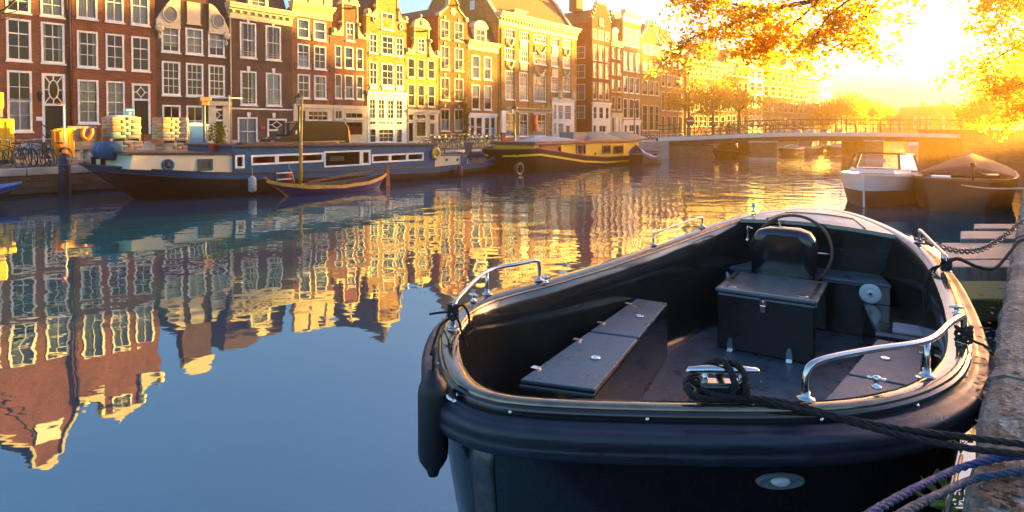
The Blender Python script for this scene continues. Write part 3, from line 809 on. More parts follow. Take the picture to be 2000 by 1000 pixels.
# K ------------------------------------------------------------
def top_K(c):
    W, E, d, root = c['W'], c['E'], c['depth'], c['root']
    cornice(c, 27, 52, 'ochre_trim', .6, True)
    zr = E + 8.0
    mb = MB(); mb.prism([(-.05 + .1, E + .25), (d*.5, zr), (d, E + .25)], .05, W - .05, 0, 'yz'); mb.build('roof', M['rooftile'], root)
    g = MB()
    for x in (-.12, W - .18):
        g.prism([(.0, E), (d*.5, zr + .35), (d, E)], x, x + .3, 0, 'yz')
    build_each(g, 'gable', c['bk'], root)
    t = MB()
    for x in (.03, W - .03):
        t.obox((x, -.1, E + .25), (x, d*.5, zr + .5), .5, .16); t.obox((x, d + .1, E + .25), (x, d*.5, zr + .5), .5, .16)
    build_each(t, 'roof_verge', M['cream'], root)
    w = MB()
    for (yy, zz) in ((d*.3, E + 1.6), (d*.55, E + 2.6)):
        w.box(-.18, -.121, yy - .35, yy + .35, zz, zz + 1.0)
    build_each(w, 'side_window', M['white'], root)
    for (a, b, y0, y1) in ((1010, 1032, 16, 40), (1075, 1095, 30, 54)):
        dormer(c, a, b, y0, y1, 'cream', 'flat', 3.4, 3, 3, .35)
    p = MB()
    for x in (981, 1007, 1035, 1070, 1093, 1117):
        X = c['LX'](x); p.box(max(.0, X - .28), min(W, X + .28), -.10, -.002, c['LZ'](207) if x < 1080 else c['LZ'](185), E - .7)
    build_each(p, 'pilaster', c['bk'], root)
    s = MB()
    for x0, x1, y, k in ((988, 1003, 83, 's'), (1044, 1065, 98, 's'), (1101, 1112, 103, 's'), (988, 1003, 126, 's'), (1044, 1065, 140, 's'), (1101, 1112, 144, 's'),
                         (1016, 1030, 88, 'p'), (1016, 1030, 130, 'p'), (1078, 1090, 100, 'p'), (1078, 1090, 142, 'p')):
        a, b = c['LX'](x0), c['LX'](x1); z = c['LZ'](y, (x0 + x1)/2)
        if k == 'p': s.box(a, b, -.06, -.002, z - .45, z + .45)
        else:
            s.tube([(a + (b-a)*i/10, -.06, z + .42 - .85*math.sin(PI*i/10)) for i in range(11)], [.08 + .09*math.sin(PI*i/10) for i in range(11)], 6)
            for x in (a, b): s.tube([(x, -.06, z + .45), (x, -.06, z - .35)], .08, 6)
    build_each(s, 'carved_stone', M['cream'], root)
    cb = cornice_mb(c['LX'](981), c['LX'](1076), c['LZ'](219), c['LZ'](210), .5); cb.build('shop_cornice', M['cream'], root)
    t = MB()
    for x in (1091, 1116):
        X = c['LX'](x); Z = c['LZ'](193, 1095); t.lathe([(.35, 0), (.35, .25), (.2, .3), (.3, .6), (.2, .9), (.0, 1.0)], (X, -.2, Z), 10)
    build_each(t, 'urn', M['cream'], root)
house('canal_house', 'broad pilastered brick house with red tile roof, two dormers and white festoons', FA, 974, 1126, 996,
      [(986, 1005), (1014, 1031), (1042, 1066), (1076, 1090), (1099, 1113)],
      [(56, 74, 4, 2, 'vn'), (94, 118, 4, 2, 'nv'), (138, 195, 4, 6, 'h'), (220, 267, 2, 3, 'h')], 46, BR['K'], extra=top_K, depth=12,
      over={(2, 3): dict(y=(139, 172)), (2, 4): dict(y=(137, 170)), (3, 2): dict(nx=3), (3, 3): None, (3, 4): None},
      shop=[(1078, 1121, 186, 273, [(1080, 1086, 199, 232, 3, 7, 'n'), (1089, 1099, 199, 232, 4, 7, 'n'), (1102, 1115, 199, 232, 5, 8, 'n'), (1080, 1086, 239, 264, 3, 5, 'n'), (1089, 1100, 239, 264, 4, 5, 'n'), (1104, 1113, 243, 268, 1, 1, 'n', 'red_door')], 'white')])
# L ------------------------------------------------------------
def top_L(c):
    W, E, root = c['W'], c['E'], c['root']
    zt = c['LZ'](4)
    mb = MB(); n = 5
    xs = [W/2 - W*.5*(1 - i/n*.62) for i in range(n)]
    poly = []
    for i in range(n):
        z = E + (zt - E)*((i + 1)/n)**.9; zp = E + (zt - E)*(i/n)**.9 if i else E
        poly += [(xs[i], zp), (xs[i], z)]
    poly = poly + [(W - x, z) for x, z in poly[::-1]]
    mb.prism(poly[::-1], 0, .4); build_each(mb, 'gable', c['bk'], root)
    t = MB()
    for i in range(n):
        z = E + (zt - E)*((i + 1)/n)**.9; x2 = xs[i+1] if i < n - 1 else W/2
        t.box(xs[i] - .05, x2 + .02, -.08, .5, z, z + .12); t.box(W - x2 - .02 if i < n - 1 else W/2, W - xs[i] + .05, -.08, .5, z + .001, z + .121)
        t.lathe([(.08, 0), (.12, .15), (.0, .5)], (xs[i] + .12, .15, z + .12), 8); t.lathe([(.08, 0), (.12, .15), (.0, .5)], (W - xs[i] - .12, .15, z + .12), 8)
    build_each(t, 'gable_stone', M['ochre_trim'], root)
    add_window(root, c['LX'](1170), c['LX'](1177), c['LZ'](47), c['LZ'](33), 1, 2, 'c', 'cream', -.08)
    roof_ridge_back(c, (zt - E)*.8, 'rooftile', .41)
    k = MB(); k.box(W*.2, W*.2 + 1.6, 3, 4.2, E + 2, E + 5.2)
    for i in range(3): k.lathe([(.18, 0), (.15, .7)], (W*.2 + .35 + .45*i, 3.6, E + 5.2), 8)
    k.build('chimney', M['darktile'], root)
    for y0, y1 in ((88, 113), (124, 152), (163, 195), (205, 232)):                   # the windows of the side wall
        sp = Plane(c['pl'].world(c['s0']).to_2d(), c['pl'].th - PI/2)
        z1, z0 = c['LZ'](y0, 1155) , c['LZ'](y1, 1155)
        f = MB()
        ya, yb = 1.0, 3.0
        f.box(-.06, -.003, ya, yb, z0, z0 + .12); f.box(-.06, -.003, ya, yb, z1 - .12, z1); f.box(-.06, -.003, ya, ya + .12, z0 + .12, z1 - .12); f.box(-.06, -.003, yb - .12, yb, z0 + .12, z1 - .12)
        f.box(-.05, -.004, (ya+yb)/2 - .03, (ya+yb)/2 + .03, z0 + .12, z1 - .12); f.box(-.049, -.004, ya + .12, yb - .12, (z0+z1)/2 - .03, (z0+z1)/2 + .03)
        o = f.build('side_window', M['white'], root)
        p = MB(); p.box(-.03, -.006, ya + .12, yb - .12, z0 + .12, z1 - .12); p.build('pane', M['lead'], o)
house('canal_house', 'deep red step-gabled house with four windows on its bare side wall', FA, 1156, 1193, 1161,
      [(1158, 1165), (1169, 1178), (1182, 1189)],
      [(56, 75, 1, 2, 'v'), (87, 118, 1, 2, 'v'), (122, 151, 1, 2, 'v'), (160, 194, 1, 2, 'v')], 44, BR['L'], extra=top_L, fm='cream', ties=False,
      shop=[(1156, 1192, 200, 268, [(1158, 1165, 208, 232, 1, 2, 'n'), (1169, 1178, 208, 232, 1, 2, 'n'), (1182, 1189, 208, 232, 1, 2, 'n'), (1158, 1164, 244, 265, 1, 1, 'n'), (1169, 1183, 244, 259, 2, 1, 'n')], 'white')])
# M ------------------------------------------------------------
def top_M(c):
    cornice(c, 80, 90, 'ochre_trim', .4); roof_mansard(c, 3.2, 'rooftile', 1.2)
    dormer(c, 1199, 1209, 60, 80, 'cream', 'round', 1.5, 2, 2)
house('canal_house', 'narrow rust-coloured house with a single dormer, right of the step gable', FA, 1193, 1216, 1197,
      [(1194.6, 1201), (1206, 1213)],
      [(92, 114, 1, 2, 'cv'), (122, 146, 1, 2, 'v'), (155, 179, 1, 2, 'v'), (188, 214, 1, 2, 'n')], 85, BR['M'], extra=top_M, ties=False, fm='cream',
      shop=[(1193.5, 1215.5, 221, 268, [(1195, 1199, 230, 262, 1, 1, 'n'), (1201, 1210, 228, 265, 1, 1, 'c', 'white')], 'cream')])
# N ------------------------------------------------------------
def top_N(c):
    cornice(c, 20, 42, 'cream', .5)
    m = MB(); m.box(.4, c['W'] - .4, 2, 6, c['E'], c['E'] + 1.4)
    m.build('roof_hut', M['plinth'], c['root'])
    a = MB()
    for x in (.6, 2.0, 5.0): a.tube([(x, 2.5, c['E']), (x, 2.5, c['E'] + 4)], .03, 5)
    build_each(a, 'aerial', M['iron'], c['root'])
house('canal_house', 'tall flat-topped sand brick house with a broad cream cornice', FA, 1216, 1251, 1221,
      [(1217.5, 1226), (1229, 1238), (1241, 1249)],
      [(53, 88, 1, 2, 'cv'), (100, 138, 1, 2, 'cv'), (149, 181, 1, 2, 'v'), (192, 231, 1, 2, 'n')], 36, BR['N'], extra=top_N, ties=False,
      shop=[(1216.5, 1250.5, 235, 268, [(1219, 1224, 244, 266, 1, 1, 'n'), (1228, 1238, 243, 258, 2, 1, 'n'), (1241, 1248, 243, 266, 1, 1, 'n')], 'white')])
# O ------------------------------------------------------------
house('canal_house', 'amber bell-gabled house with a white gable face beside the overhanging branch', FA, 1251, 1289, 1260,
      [(1255, 1265), (1268, 1277), (1279.5, 1287)],
      [(84, 104, 1, 2, 'v'), (121, 143, 1, 2, 'v'), (156, 185, 1, 2, 'v'), (205, 255, 1, 3, 'n')], 76, BR['O'], extra=lambda c: bell_top(c, c['LZ'](44), 'white', 'rooftile', False), ties=False, fm='cream')
# P ------------------------------------------------------------
def top_P(c):
    cornice(c, 88, 98, 'ochre_trim', .45); roof_mansard(c, 4.0, 'rooftile', 3.0)
    t = MB()
    for i in range(4):
        x = c['W']*(i + .6)/4.3; t.obox((x, .6, c['E'] + .6), (x, 2.6, c['E'] + 3.4), .18, .25)
    build_each(t, 'roof_rib', M['cream'], c['root'])
house('canal_house', 'amber brick house with four window columns under a steep ribbed tile roof', FA, 1289, 1336, 1296,
      [(1292, 1299), (1303, 1311), (1314, 1322), (1325.5, 1333)],
      [(108, 130, 1, 2, 'v'), (144, 169, 1, 2, 'v'), (179, 216, 1, 2, 'n'), (226, 262, 1, 2, 'n')], 93, BR['O'], extra=top_P, ties=False, fm='cream')
# the run of houses behind the bridge --------------------------
def plain(x0, x1, ytop, nc, nr, bk, kind, label, base=258, fm='cream'):
    w = (x1 - x0) / nc
    cols = [(x0 + w*(i + .16), x0 + w*(i + .84)) for i in range(nc)]
    h = (base - ytop) / (nr + .35)
    rows = [(ytop + h*(j + .35), ytop + h*(j + 1.02), 1, 2, 'cvvn') for j in range(nr)]
    def ex(c):
        if kind == 'flat': cornice(c, ytop - 1, ytop + 6, 'cream', .45); roof_mansard(c, 1.2, 'darktile', 1.0)
        elif kind == 'man': cornice(c, ytop - 1, ytop + 5, 'ochre_trim', .45); roof_mansard(c, 3.6, 'rooftile', 1.6)
        elif kind == 'bell': bell_top(c, c['E'] + c['W']*.75, 'ochre_trim', 'rooftile', False)
        elif kind == 'neck':
            W, E = c['W'], c['E']; roof_ridge_back(c, W*.6, 'rooftile'); neck_gable(c, W*.28, W*.72, E + W*.5, E + W*.38, (W*.38, W*.62, E + .2, E + W*.36, 'c'), 'cream', 'tri')
    house('canal_house', label, FB, x0, x1, (x0 + x1)/2, cols, rows, ytop, bk, extra=ex, ties=False, fm=fm, plinth=False)
plain(1340, 1356, 128, 2, 4, BR['N'], 'neck', 'slim pale neck-gabled house just left of the no-entry sign')
plain(1356, 1382, 118, 3, 4, BR['J'], 'flat', 'orange flat-corniced house behind the no-entry sign at the bridge')
plain(1382, 1418, 124, 3, 4, BR['K'], 'man', 'house with a tiled mansard half hidden by the yellow street tree')
plain(1418, 1462, 116, 4, 4, BR['O'], 'flat', 'broad flat-topped house left of the tall pale gable behind the bridge')
plain(1462, 1490, 128, 2, 5, M['cream'], 'bell', 'tall pale plastered house with a rounded gable behind the bridge')
plain(1490, 1530, 128, 3, 4, BR['H'], 'man', 'tan mansard-roofed house right of the tall pale gable')
plain(1530, 1552, 134, 2, 4, BR['G'], 'neck', 'narrow ochre neck-gabled house beyond the bridge')
plain(1552, 1578, 140, 3, 4, BR['N'], 'flat', 'sand-coloured house with three window columns beyond the bridge')
plain(1578, 1600, 150, 2, 4, BR['O'], 'man', 'amber house next to the last white house beyond the bridge')
plain(1600, 1622, 158, 3, 4, M['white'], 'flat', 'last white house of the row, beside the far canal trees', fm='cream')
# ------------------------------------------------------------------ water, quays, ground
def water_mat():
    m = bpy.data.materials.new('canal_water'); m.use_nodes = True
    nt = m.node_tree; L = nt.links.new; b = nt.nodes['Principled BSDF']
    b.inputs['Base Color'].default_value = (.004,.056,.090,1); b.inputs['Roughness'].default_value = .015
    b.inputs['IOR'].default_value = 3.4; b.inputs['Specular IOR Level'].default_value = .5; b.inputs['Specular Tint'].default_value = (.92,1,1,1)
    tc = nt.nodes.new('ShaderNodeTexCoord')
    sp = nt.nodes.new('ShaderNodeSeparateXYZ'); L(tc.outputs['Object'], sp.inputs[0])
    def noise(scale, detail, sx=1, sy=1, rot=0):
        mp = nt.nodes.new('ShaderNodeMapping'); mp.inputs['Scale'].default_value = (sx, sy, 1); mp.inputs['Rotation'].default_value = (0, 0, rot)
        L(tc.outputs['Object'], mp.inputs[0])
        ns = nt.nodes.new('ShaderNodeTexNoise'); ns.inputs['Scale'].default_value = scale; ns.inputs['Detail'].default_value = detail; ns.inputs['Roughness'].default_value = .5
        L(mp.outputs[0], ns.inputs[0]); return ns.outputs[0]
    def mth(op, a, v=None, c=None):
        n_ = nt.nodes.new('ShaderNodeMath'); n_.operation = op
        L(a, n_.inputs[0])
        if v is not None:
            if isinstance(v, (int, float)): n_.inputs[1].default_value = v
            else: L(v, n_.inputs[1])
        if c is not None: n_.inputs[2].default_value = c
        return n_.outputs[0]
    mr = nt.nodes.new('ShaderNodeMapRange'); mr.inputs[1].default_value = 7; mr.inputs[2].default_value = 30; mr.inputs[3].default_value = .17; mr.inputs[4].default_value = 1.0
    L(sp.outputs[1], mr.inputs[0])
    ln = noise(.12, 2); lm = nt.nodes.new('ShaderNodeMapRange'); lm.inputs[1].default_value = .35; lm.inputs[2].default_value = .65; lm.inputs[3].default_value = .5; lm.inputs[4].default_value = 1.3
    L(ln, lm.inputs[0])
    n1 = noise(1.1, 2, .8, 1.0, .3); n2 = noise(4.2, 2, .7, 1.0, -.4); n3 = noise(.42, 1)
    a = mth('MULTIPLY', n1, .040); b2 = mth('MULTIPLY', n2, .0055); c = mth('MULTIPLY', n3, .05)
    s = mth('ADD', a, b2)
    s = mth('MULTIPLY', s, lm.outputs[0])
    s = mth('MULTIPLY', s, mr.outputs[0])
    c2 = mth('MULTIPLY', c, .28)
    s = mth('ADD', s, c2)
    bp = nt.nodes.new('ShaderNodeBump'); bp.inputs['Strength'].default_value = 1; bp.inputs['Distance'].default_value = 1.0
    L(s, bp.inputs['Height']); L(bp.outputs[0], b.inputs['Normal'])
    return m
M['water'] = water_mat()
mb = MB(); mb.add([cw(-60,-19,0), cw(500,-19,0), cw(500,75,0), cw(-60,75,0)], [(0,1,2,3)]); mb.build('water', M['water'], kind='structure')
M['cobble'] = mat('street_brick', (.16,.12,.10), .85, var=.3, vscale=1.5, bump=.5, bscale=8)
M['quaywall'] = brick('quay_brick', (.10,.065,.045), (.16,.14,.11), .4, .3, .09)
M['coping'] = mat('quay_coping', (.30,.29,.27), .8, var=.25, vscale=1.2, bump=.4)
S0, S1 = -60, 420
# the far bank: street slab, wall and coping, in the canal's own frame
mb = MB()
mb.add([cw(S0,QD+.5,ZQ), cw(S1,QD+.5,ZQ), cw(S1,74,ZQ), cw(S0,74,ZQ)], [(0,1,2,3)])
mb.build('street', M['cobble'], kind='structure')
def canal_obj(name, mb, mats, d, kind=None, s=0, z=0, **k):
    o = mb.build(name, mats, kind=kind, **k); o.location = cw(s, d, z); o.rotation_euler = (0, 0, RZ); return o
mb = MB(); mb.quad((S0,0,-1), (S1,0,-1), (S1,0,ZQ-.22), (S0,0,ZQ-.22)); o = canal_obj('quay_wall', mb, M['quaywall'], QD)
tag(o, 'long brown brick quay wall along the far bank', 'wall')
c = MB(); x = S0
while x < 200:
    w = rnd.uniform(1.2, 1.8); c.box(x + .008, x + w - .008, -.05, .55, ZQ - .22, ZQ + .015 + rnd.uniform(-.006, .006)); x += w
c.build('coping', M['coping'], o, bevel=.02)
c = MB(); c.box(S0, 60, -.16, -.05, .10, .32); c.build('timber_waling', mat('wet_timber', (.05,.04,.03), .6, var=.4, vscale=3), o)
# the near bank
_a = gp(1872, 1000, ZN); _b = gp(1985, 440, ZN)
NQ = Plane((_a.x, _a.y), math.atan2(_b.x - _a.x, _b.y - _a.y))
def near_stone():
    m = mat('near_quay_granite', (.26,.23,.19), .9, bump=1.0, bscale=38, var=.1)
    nt = m.node_tree; L = nt.links.new; b = nt.nodes['Principled BSDF']
    tc = nt.nodes.new('ShaderNodeTexCoord')
    def ns(sc, lo, hi, det=6):
        n_ = nt.nodes.new('ShaderNodeTexNoise'); n_.inputs['Scale'].default_value = sc; n_.inputs['Detail'].default_value = det; n_.inputs['Roughness'].default_value = .7
        L(tc.outputs['Object'], n_.inputs[0]); r = nt.nodes.new('ShaderNodeMapRange'); r.inputs[1].default_value = lo; r.inputs[2].default_value = hi; L(n_.outputs[0], r.inputs[0]); return r.outputs[0]
    def mix(f, a, c):
        x = nt.nodes.new('ShaderNodeMix'); x.data_type = 'RGBA'; L(f, x.inputs[0])
        if isinstance(a, tuple): x.inputs[6].default_value = (*a, 1)
        else: L(a, x.inputs[6])
        x.inputs[7].default_value = (*c, 1); return x.outputs[2]
    q = mix(ns(55, .42, .62, 3), (.20,.17,.135), (.40,.36,.30))
    q = mix(ns(3.5, .45, .62), q, (.13,.105,.08))
    q = mix(ns(6.3, .60, .70), q, (.11,.13,.045))
    q = mix(ns(9.1, .66, .70), q, (.62,.60,.55))
    q = mix(ns(4.7, .66, .74), q, (.22,.10,.055))
    L(q, b.inputs['Base Color'])
    return m
M['nearstone'] = near_stone()
M['nearwall'] = brick('near_quay_brick', (.06,.045,.035), (.10,.09,.07), .4, .3, .09)
def near_obj(name, mb, mats, a=0, d=0, z=0, **k):
    o = mb.build(name, mats, **k); o.location = NQ.world(a, d, z); o.rotation_euler = (0, 0, NQ.rz); return o
mb = MB(); mb.quad((-30,-.04,-1), (200,-.04,-1), (200,-.04,ZN-.32), (-30,-.04,ZN-.32)); nqw = near_obj('quay_wall', mb, M['nearwall'])
tag(nqw, 'near granite-topped quay wall running up the right edge of the photo', 'wall')
c = MB(); x = -4.0
while x < 60:
    w = rnd.uniform(1.5, 2.1)
    pr = [(.0, ZN - .32), (0.0, ZN - .07), (-.02, ZN - .025), (-.07, ZN), (-.62, ZN + .004), (-.62, ZN - .32)]
    n = 8; rings = []
    for i in range(n + 1):
        xx = x + .008 + (w - .016) * i / n; j = rnd.uniform(-.012, .012)
        rings.append([(xx, y + (j if k < 4 else 0), z + (j*.4 if 0 < k < 5 else 0)) for k, (y, z) in enumerate(pr)])
    c.loft(rings, 0, False, True, True, True); x += w
c.build('coping', M['nearstone'], nqw)
mb = MB(); mb.quad((-30,-13,ZN-.01), (200,-9,ZN-.01), (200,-.60,ZN-.01), (-30,-.60,ZN-.01)); near_obj('near_street', mb, M['cobble'], kind='structure')
# land that closes the canal far away
mb = MB()
mb.add([cw(S1-.5, -19, .6), cw(499, -19, .6), cw(499, 74, .6), cw(S1-.5, 74, .6)], [(0,1,2,3)]); mb.build('far_ground', M['cobble'], kind='structure')
# ------------------------------------------------------------------ the moored tender in front
AZB = R(33)
BA = (math.sin(AZB), math.cos(AZB)); BN = (-math.cos(AZB), math.sin(AZB))
BO = (0.85 + BN[0]*.35, 2.42 + BN[1]*.35)
boat = thing('motor_tender', 'black open motor tender with steering console, moored along the near quay in front', 'boat', (BO[0], BO[1], 0), -AZB)
def bl(px, py, Z):
    "photo pixel at height Z in the boat's own frame (x starboard-right, y towards the far end)"
    p = gp(px, py, Z); x = p.x - BO[0]; y = p.y - BO[1]
    return Vector((-(x*BN[0] + y*BN[1]), x*BA[0] + y*BA[1], Z))
def blq(px, py, y):
    p = at(px, py, y); x = p.x - BO[0]; yy = p.y - BO[1]
    return Vector((-(x*BN[0] + yy*BN[1]), x*BA[0] + yy*BA[1], p.z))
M['boatpaint'] = mat('black_boat_paint', (.010,.010,.013), .16, coat=.6, rvar=.06, vscale=7)
M['hullpaint'] = mat('black_hull_paint', (.008,.008,.011), .30, coat=.25, rvar=.12, vscale=5)
M['liner'] = mat('dark_liner_gelcoat', (.024,.022,.019), .13, coat=.8, rvar=.04, vscale=3, bump=1.6, bscale=1.6, var=.3, bdet=0)
M['deckpaint'] = mat('dark_grey_deck', (.088,.106,.126), .36, var=.35, vscale=5, rvar=.15, bump=.25, bscale=60)
M['floorpaint'] = mat('worn_blue_grey_floor', (.105,.132,.162), .34, c2=(.035,.036,.048), vscale=6, rvar=.16, bump=.3, bscale=50)
M['foredeck'] = mat('grey_foredeck', (.12,.10,.10), .32, var=.2, vscale=4, rvar=.12, coat=.3)
M['cap'] = mat('polished_gunwale_cap', (.24,.19,.14), .10, .8, rvar=.06, vscale=10, var=.25, bump=.15, bscale=6)
M['rubber'] = mat('navy_black_rubber', (.022,.024,.044), .40, c2=(.013,.013,.020), vscale=7, rvar=.16, bump=.10, bscale=28, stretch=(1,1,4))
def scuffs(m, c, lo=.66, hi=.72, sc=22, st=(1,1,6), amt=.8):
    nt = m.node_tree; L = nt.links.new; b = nt.nodes['Principled BSDF']
    tc = nt.nodes.new('ShaderNodeTexCoord'); mp = nt.nodes.new('ShaderNodeMapping'); mp.inputs['Scale'].default_value = st; L(tc.outputs['Object'], mp.inputs[0])
    n_ = nt.nodes.new('ShaderNodeTexNoise'); n_.inputs['Scale'].default_value = sc; n_.inputs['Detail'].default_value = 8; n_.inputs['Roughness'].default_value = .75; L(mp.outputs[0], n_.inputs[0])
    n2 = nt.nodes.new('ShaderNodeTexNoise'); n2.inputs['Scale'].default_value = 2.3; L(tc.outputs['Object'], n2.inputs[0])
    r = nt.nodes.new('ShaderNodeMapRange'); r.inputs[1].default_value = lo; r.inputs[2].default_value = hi; r.inputs[4].default_value = amt; L(n_.outputs[0], r.inputs[0])
    r2 = nt.nodes.new('ShaderNodeMapRange'); r2.inputs[1].default_value = .48; r2.inputs[2].default_value = .6; L(n2.outputs[0], r2.inputs[0])
    mu = nt.nodes.new('ShaderNodeMath'); mu.operation = 'MULTIPLY'; L(r.outputs[0], mu.inputs[0]); L(r2.outputs[0], mu.inputs[1])
    x = nt.nodes.new('ShaderNodeMix'); x.data_type = 'RGBA'; L(mu.outputs[0], x.inputs[0])
    src = b.inputs['Base Color'].links
    if src: L(src[0].from_socket, x.inputs[6])
    else: x.inputs[6].default_value = b.inputs['Base Color'].default_value
    x.inputs[7].default_value = (*c, 1); L(x.outputs[2], b.inputs['Base Color'])
scuffs(M['rubber'], (.13,.13,.15)); scuffs(M['hullpaint'], (.16,.15,.14), .69, .73, 26, (1,1,5), .7)
scuffs(M['floorpaint'], (.22,.23,.27), .60, .70, 12, (1,3,1), .6); scuffs(M['deckpaint'], (.20,.21,.24), .62, .70, 16, (1,2,1), .5)
M['ropeblack'] = mat('black_rope', (.014,.011,.011), .75, var=.4, vscale=60, bump=.6, bscale=160)
M['fenderblack'] = mat('black_fender_cover', (.008,.008,.012), .5, var=.3, vscale=20, bump=.06, bscale=60)
M['speaker'] = mat('white_speaker', (.72,.70,.70), .4)
OUT = [(1340,796,1.2),(1100,790,1.2),(1010,784,1.2),(938,772,1.2),(896,754,1.2),(872,724,1.2),(860,688,1.2),(860,652,1.2),(869,622,1.2),(890,600,1.2),(930,577,1.2),(1000,560,1.2),(1060,546,1.21),(1160,518,1.23),(1280,478,1.28),(1380,440,1.36),(1430,423,1.41),(1500,410,1.44),(1560,404,1.46),(1620,405,1.46),(1665,413,1.45),(1705,427,1.42),(1760,451,1.38),(1808,478,1.34),(1844,520,1.27),(1874,580,1.22),(1892,640,1.2),(1895,688,1.2),(1880,724,1.2),(1832,754,1.2),(1760,778,1.2),(1670,793,1.2),(1544,798,1.2)]
ctl = [bl(*p) for p in OUT]
for _ in range(2):                                     # take the tremble out of the outline
    ctl = [ctl[i]*.5 + (ctl[i-1] + ctl[(i+1) % len(ctl)])*.25 for i in range(len(ctl))] if _ == 0 else ctl
ring = spline(ctl, 6, True)
NR = len(ring)
nrm = []
for i in range(NR):
    t = ring[(i+1) % NR] - ring[i-1]; t.z = 0; t.normalize()
    nrm.append(Vector((-t.y, t.x, 0)))
if sum(ring[i].x*ring[(i+1)%NR].y - ring[(i+1)%NR].x*ring[i].y for i in range(NR)) > 0: nrm = [-q for q in nrm]   # outward
def off(o, dz, fz=None, flat=False):
    return [Vector((p.x + q.x*o, p.y + q.y*o, (p.z if fz is None else fz) + dz)) for p, q in zip(ring, nrm)]
def rings_mesh(prof): return [off(*p) for p in prof]
CW = .092
# cap, with a narrow side deck feel: slightly rounded
mb = MB(); mb.loft(rings_mesh([(-CW, -.04), (-CW, -.020), (-CW+.008, -.014), (-.012, .0), (0, -.008), (0, -.02)]), 0, True); mb.build('gunwale_cap', M['cap'], boat)
mb = MB(); mb.loft(rings_mesh([(-.002, -.018), (.010, -.020), (.016, -.030), (.018, -.058), (.012, -.066)]), 0, True); mb.build('sheer_band', M['boatpaint'], boat)
mb = MB(); mb.loft(rings_mesh([(.006,-.060),(.030,-.058),(.040,-.066),(.048,-.070),(.074,-.070),(.092,-.080),(.100,-.100),(.100,-.124),(.094,-.134),(.100,-.144),(.100,-.166),(.090,-.186),(.068,-.198),(.02,-.200),(-.005,-.196)]), 0, True)
mb.build('rub_rail', M['rubber'], boat)
prof = [(.0,-.19),(-.004,-.30),(-.03,-.50),(-.07,-.75),(-.13,-1.0),(-.26,-1.3),(-.5,-1.55)]
mb = MB(); mb.loft(rings_mesh(prof), 0, True, cap1=False); hull = mb.build('hull', M['hullpaint'], boat)
# steel wear band and skeg strip at the near left corner
def on_hull(i, dz, o): 
    k = [(a, b) for a, b in prof]
    for (a0, z0), (a1, z1) in zip(k[:-1], k[1:]):
        if z1 <= dz <= z0:
            t = (dz - z0) / (z1 - z0); a = a0 + (a1 - a0)*t; break
    p, q = ring[i % NR], nrm[i % NR]
    return Vector((p.x + q.x*(a + o), p.y + q.y*(a + o), p.z + dz))
def nearest(px, py, Z=1.0):
    q = bl(px, py, Z); return min(range(NR), key=lambda i: (ring[i].xy - q.xy).length)
ic = nearest(915, 800, 1.15)
sm = MB(); sm.loft([[on_hull(ic + k, dz, .006) for k in (-3, -2, -1, 0, 1, 2)] for dz in [-.205 - .09*j for j in range(14)]], 0, True, False)
sm.build('wear_band', mat('worn_steel_band', (.16,.16,.17), .45, .6, c2=(.05,.05,.055), vscale=14, rvar=.15), boat, solid=.004)
# inside: liner down to the floor
mb = MB(); mb.loft([off(-CW+.004, -.028), off(-CW-.012, -.05), off(-CW-.03, -.2), off(-CW-.05, 0, .80), off(-CW-.075, 0, .62), off(-CW-.11, 0, .53), off(-CW-.17, 0, .5)], 0, True); mb.build('inner_liner', M['liner'], boat)
fl = off(-CW-.165, 0, .503); mb = MB()
mb.add(fl, [tuple(range(NR))]); mb.build('floor', M['floorpaint'], boat)
def half(y, side, inset=CW+.01):
    "x of the inner edge at station y"
    best = None
    rr = off(-inset, 0)
    for i in range(NR):
        a, b = rr[i], rr[(i+1) % NR]
        if (a.y - y)*(b.y - y) <= 0 and a.y != b.y:
            t = (y - a.y)/(b.y - a.y); x = a.x + (b.x - a.x)*t; z = a.z + (b.z - a.z)*t
            if best is None or (side > 0 and x > best[0]) or (side < 0 and x < best[0]): best = (x, z)
    return best
# far deck
YD = 3.84
ymax = max(p.y for p in off(-CW, 0))
mb = MB(); rows_ = []
for k in range(13):
    y = YD + (ymax - .003 - YD) * (k/12)**.75
    (xa, za), (xb, zb) = half(y, -1, CW-.005), half(y, 1, CW-.005)
    rows_.append([Vector((xa + (xb-xa)*j/10, y, za + (zb-za)*j/10 - .006 + .035*math.sin(PI*j/10)*(1 - (k/12)**3))) for j in range(11)])
mb.loft(rows_, 0, True, False); dk = mb.build('far_deck', M['foredeck'], boat)
mb = MB(); fr = rows_[0]
for dz, yy in ((.0, .0), ): pass
mb.loft([[p + Vector((0, -.015, .004)) for p in fr], [p + Vector((0, -.02, -.03)) for p in fr], [p + Vector((0, .0, -.035)) for p in fr], [Vector((p.x*(.97), p.y + .12, .78)) for p in fr]], 0, False, False)
mb.build('bulkhead', M['liner'], boat)
# hatch lines on the deck
def deck_pt(x, y):
    (xa, za), (xb, zb) = half(y, -1, CW-.005), half(y, 1, CW-.005); t = (x - xa)/(xb - xa); k = (y - YD)/(ymax - YD)
    return Vector((x, y, za + (zb-za)*t - .004 + .035*math.sin(PI*max(0,min(1,t)))*(1 - max(0,k)**3)))
xm0 = (fr[0].x + fr[-1].x)/2
mb = MB(); hp = [(xm0 - .42, YD + .03), (xm0 - .30, YD + .40), (xm0 + .30, YD + .40), (xm0 + .42, YD + .03)]
for (a, b), (c_, d_) in zip(hp[:-1], hp[1:]):
    pts = [deck_pt(a + (c_-a)*j/8, b + (d_-b)*j/8) + Vector((0,0,.002)) for j in range(9)]; mb.tube(pts, .006, 5)
mb.build('deck_hatch_seam', M['cap'], dk)
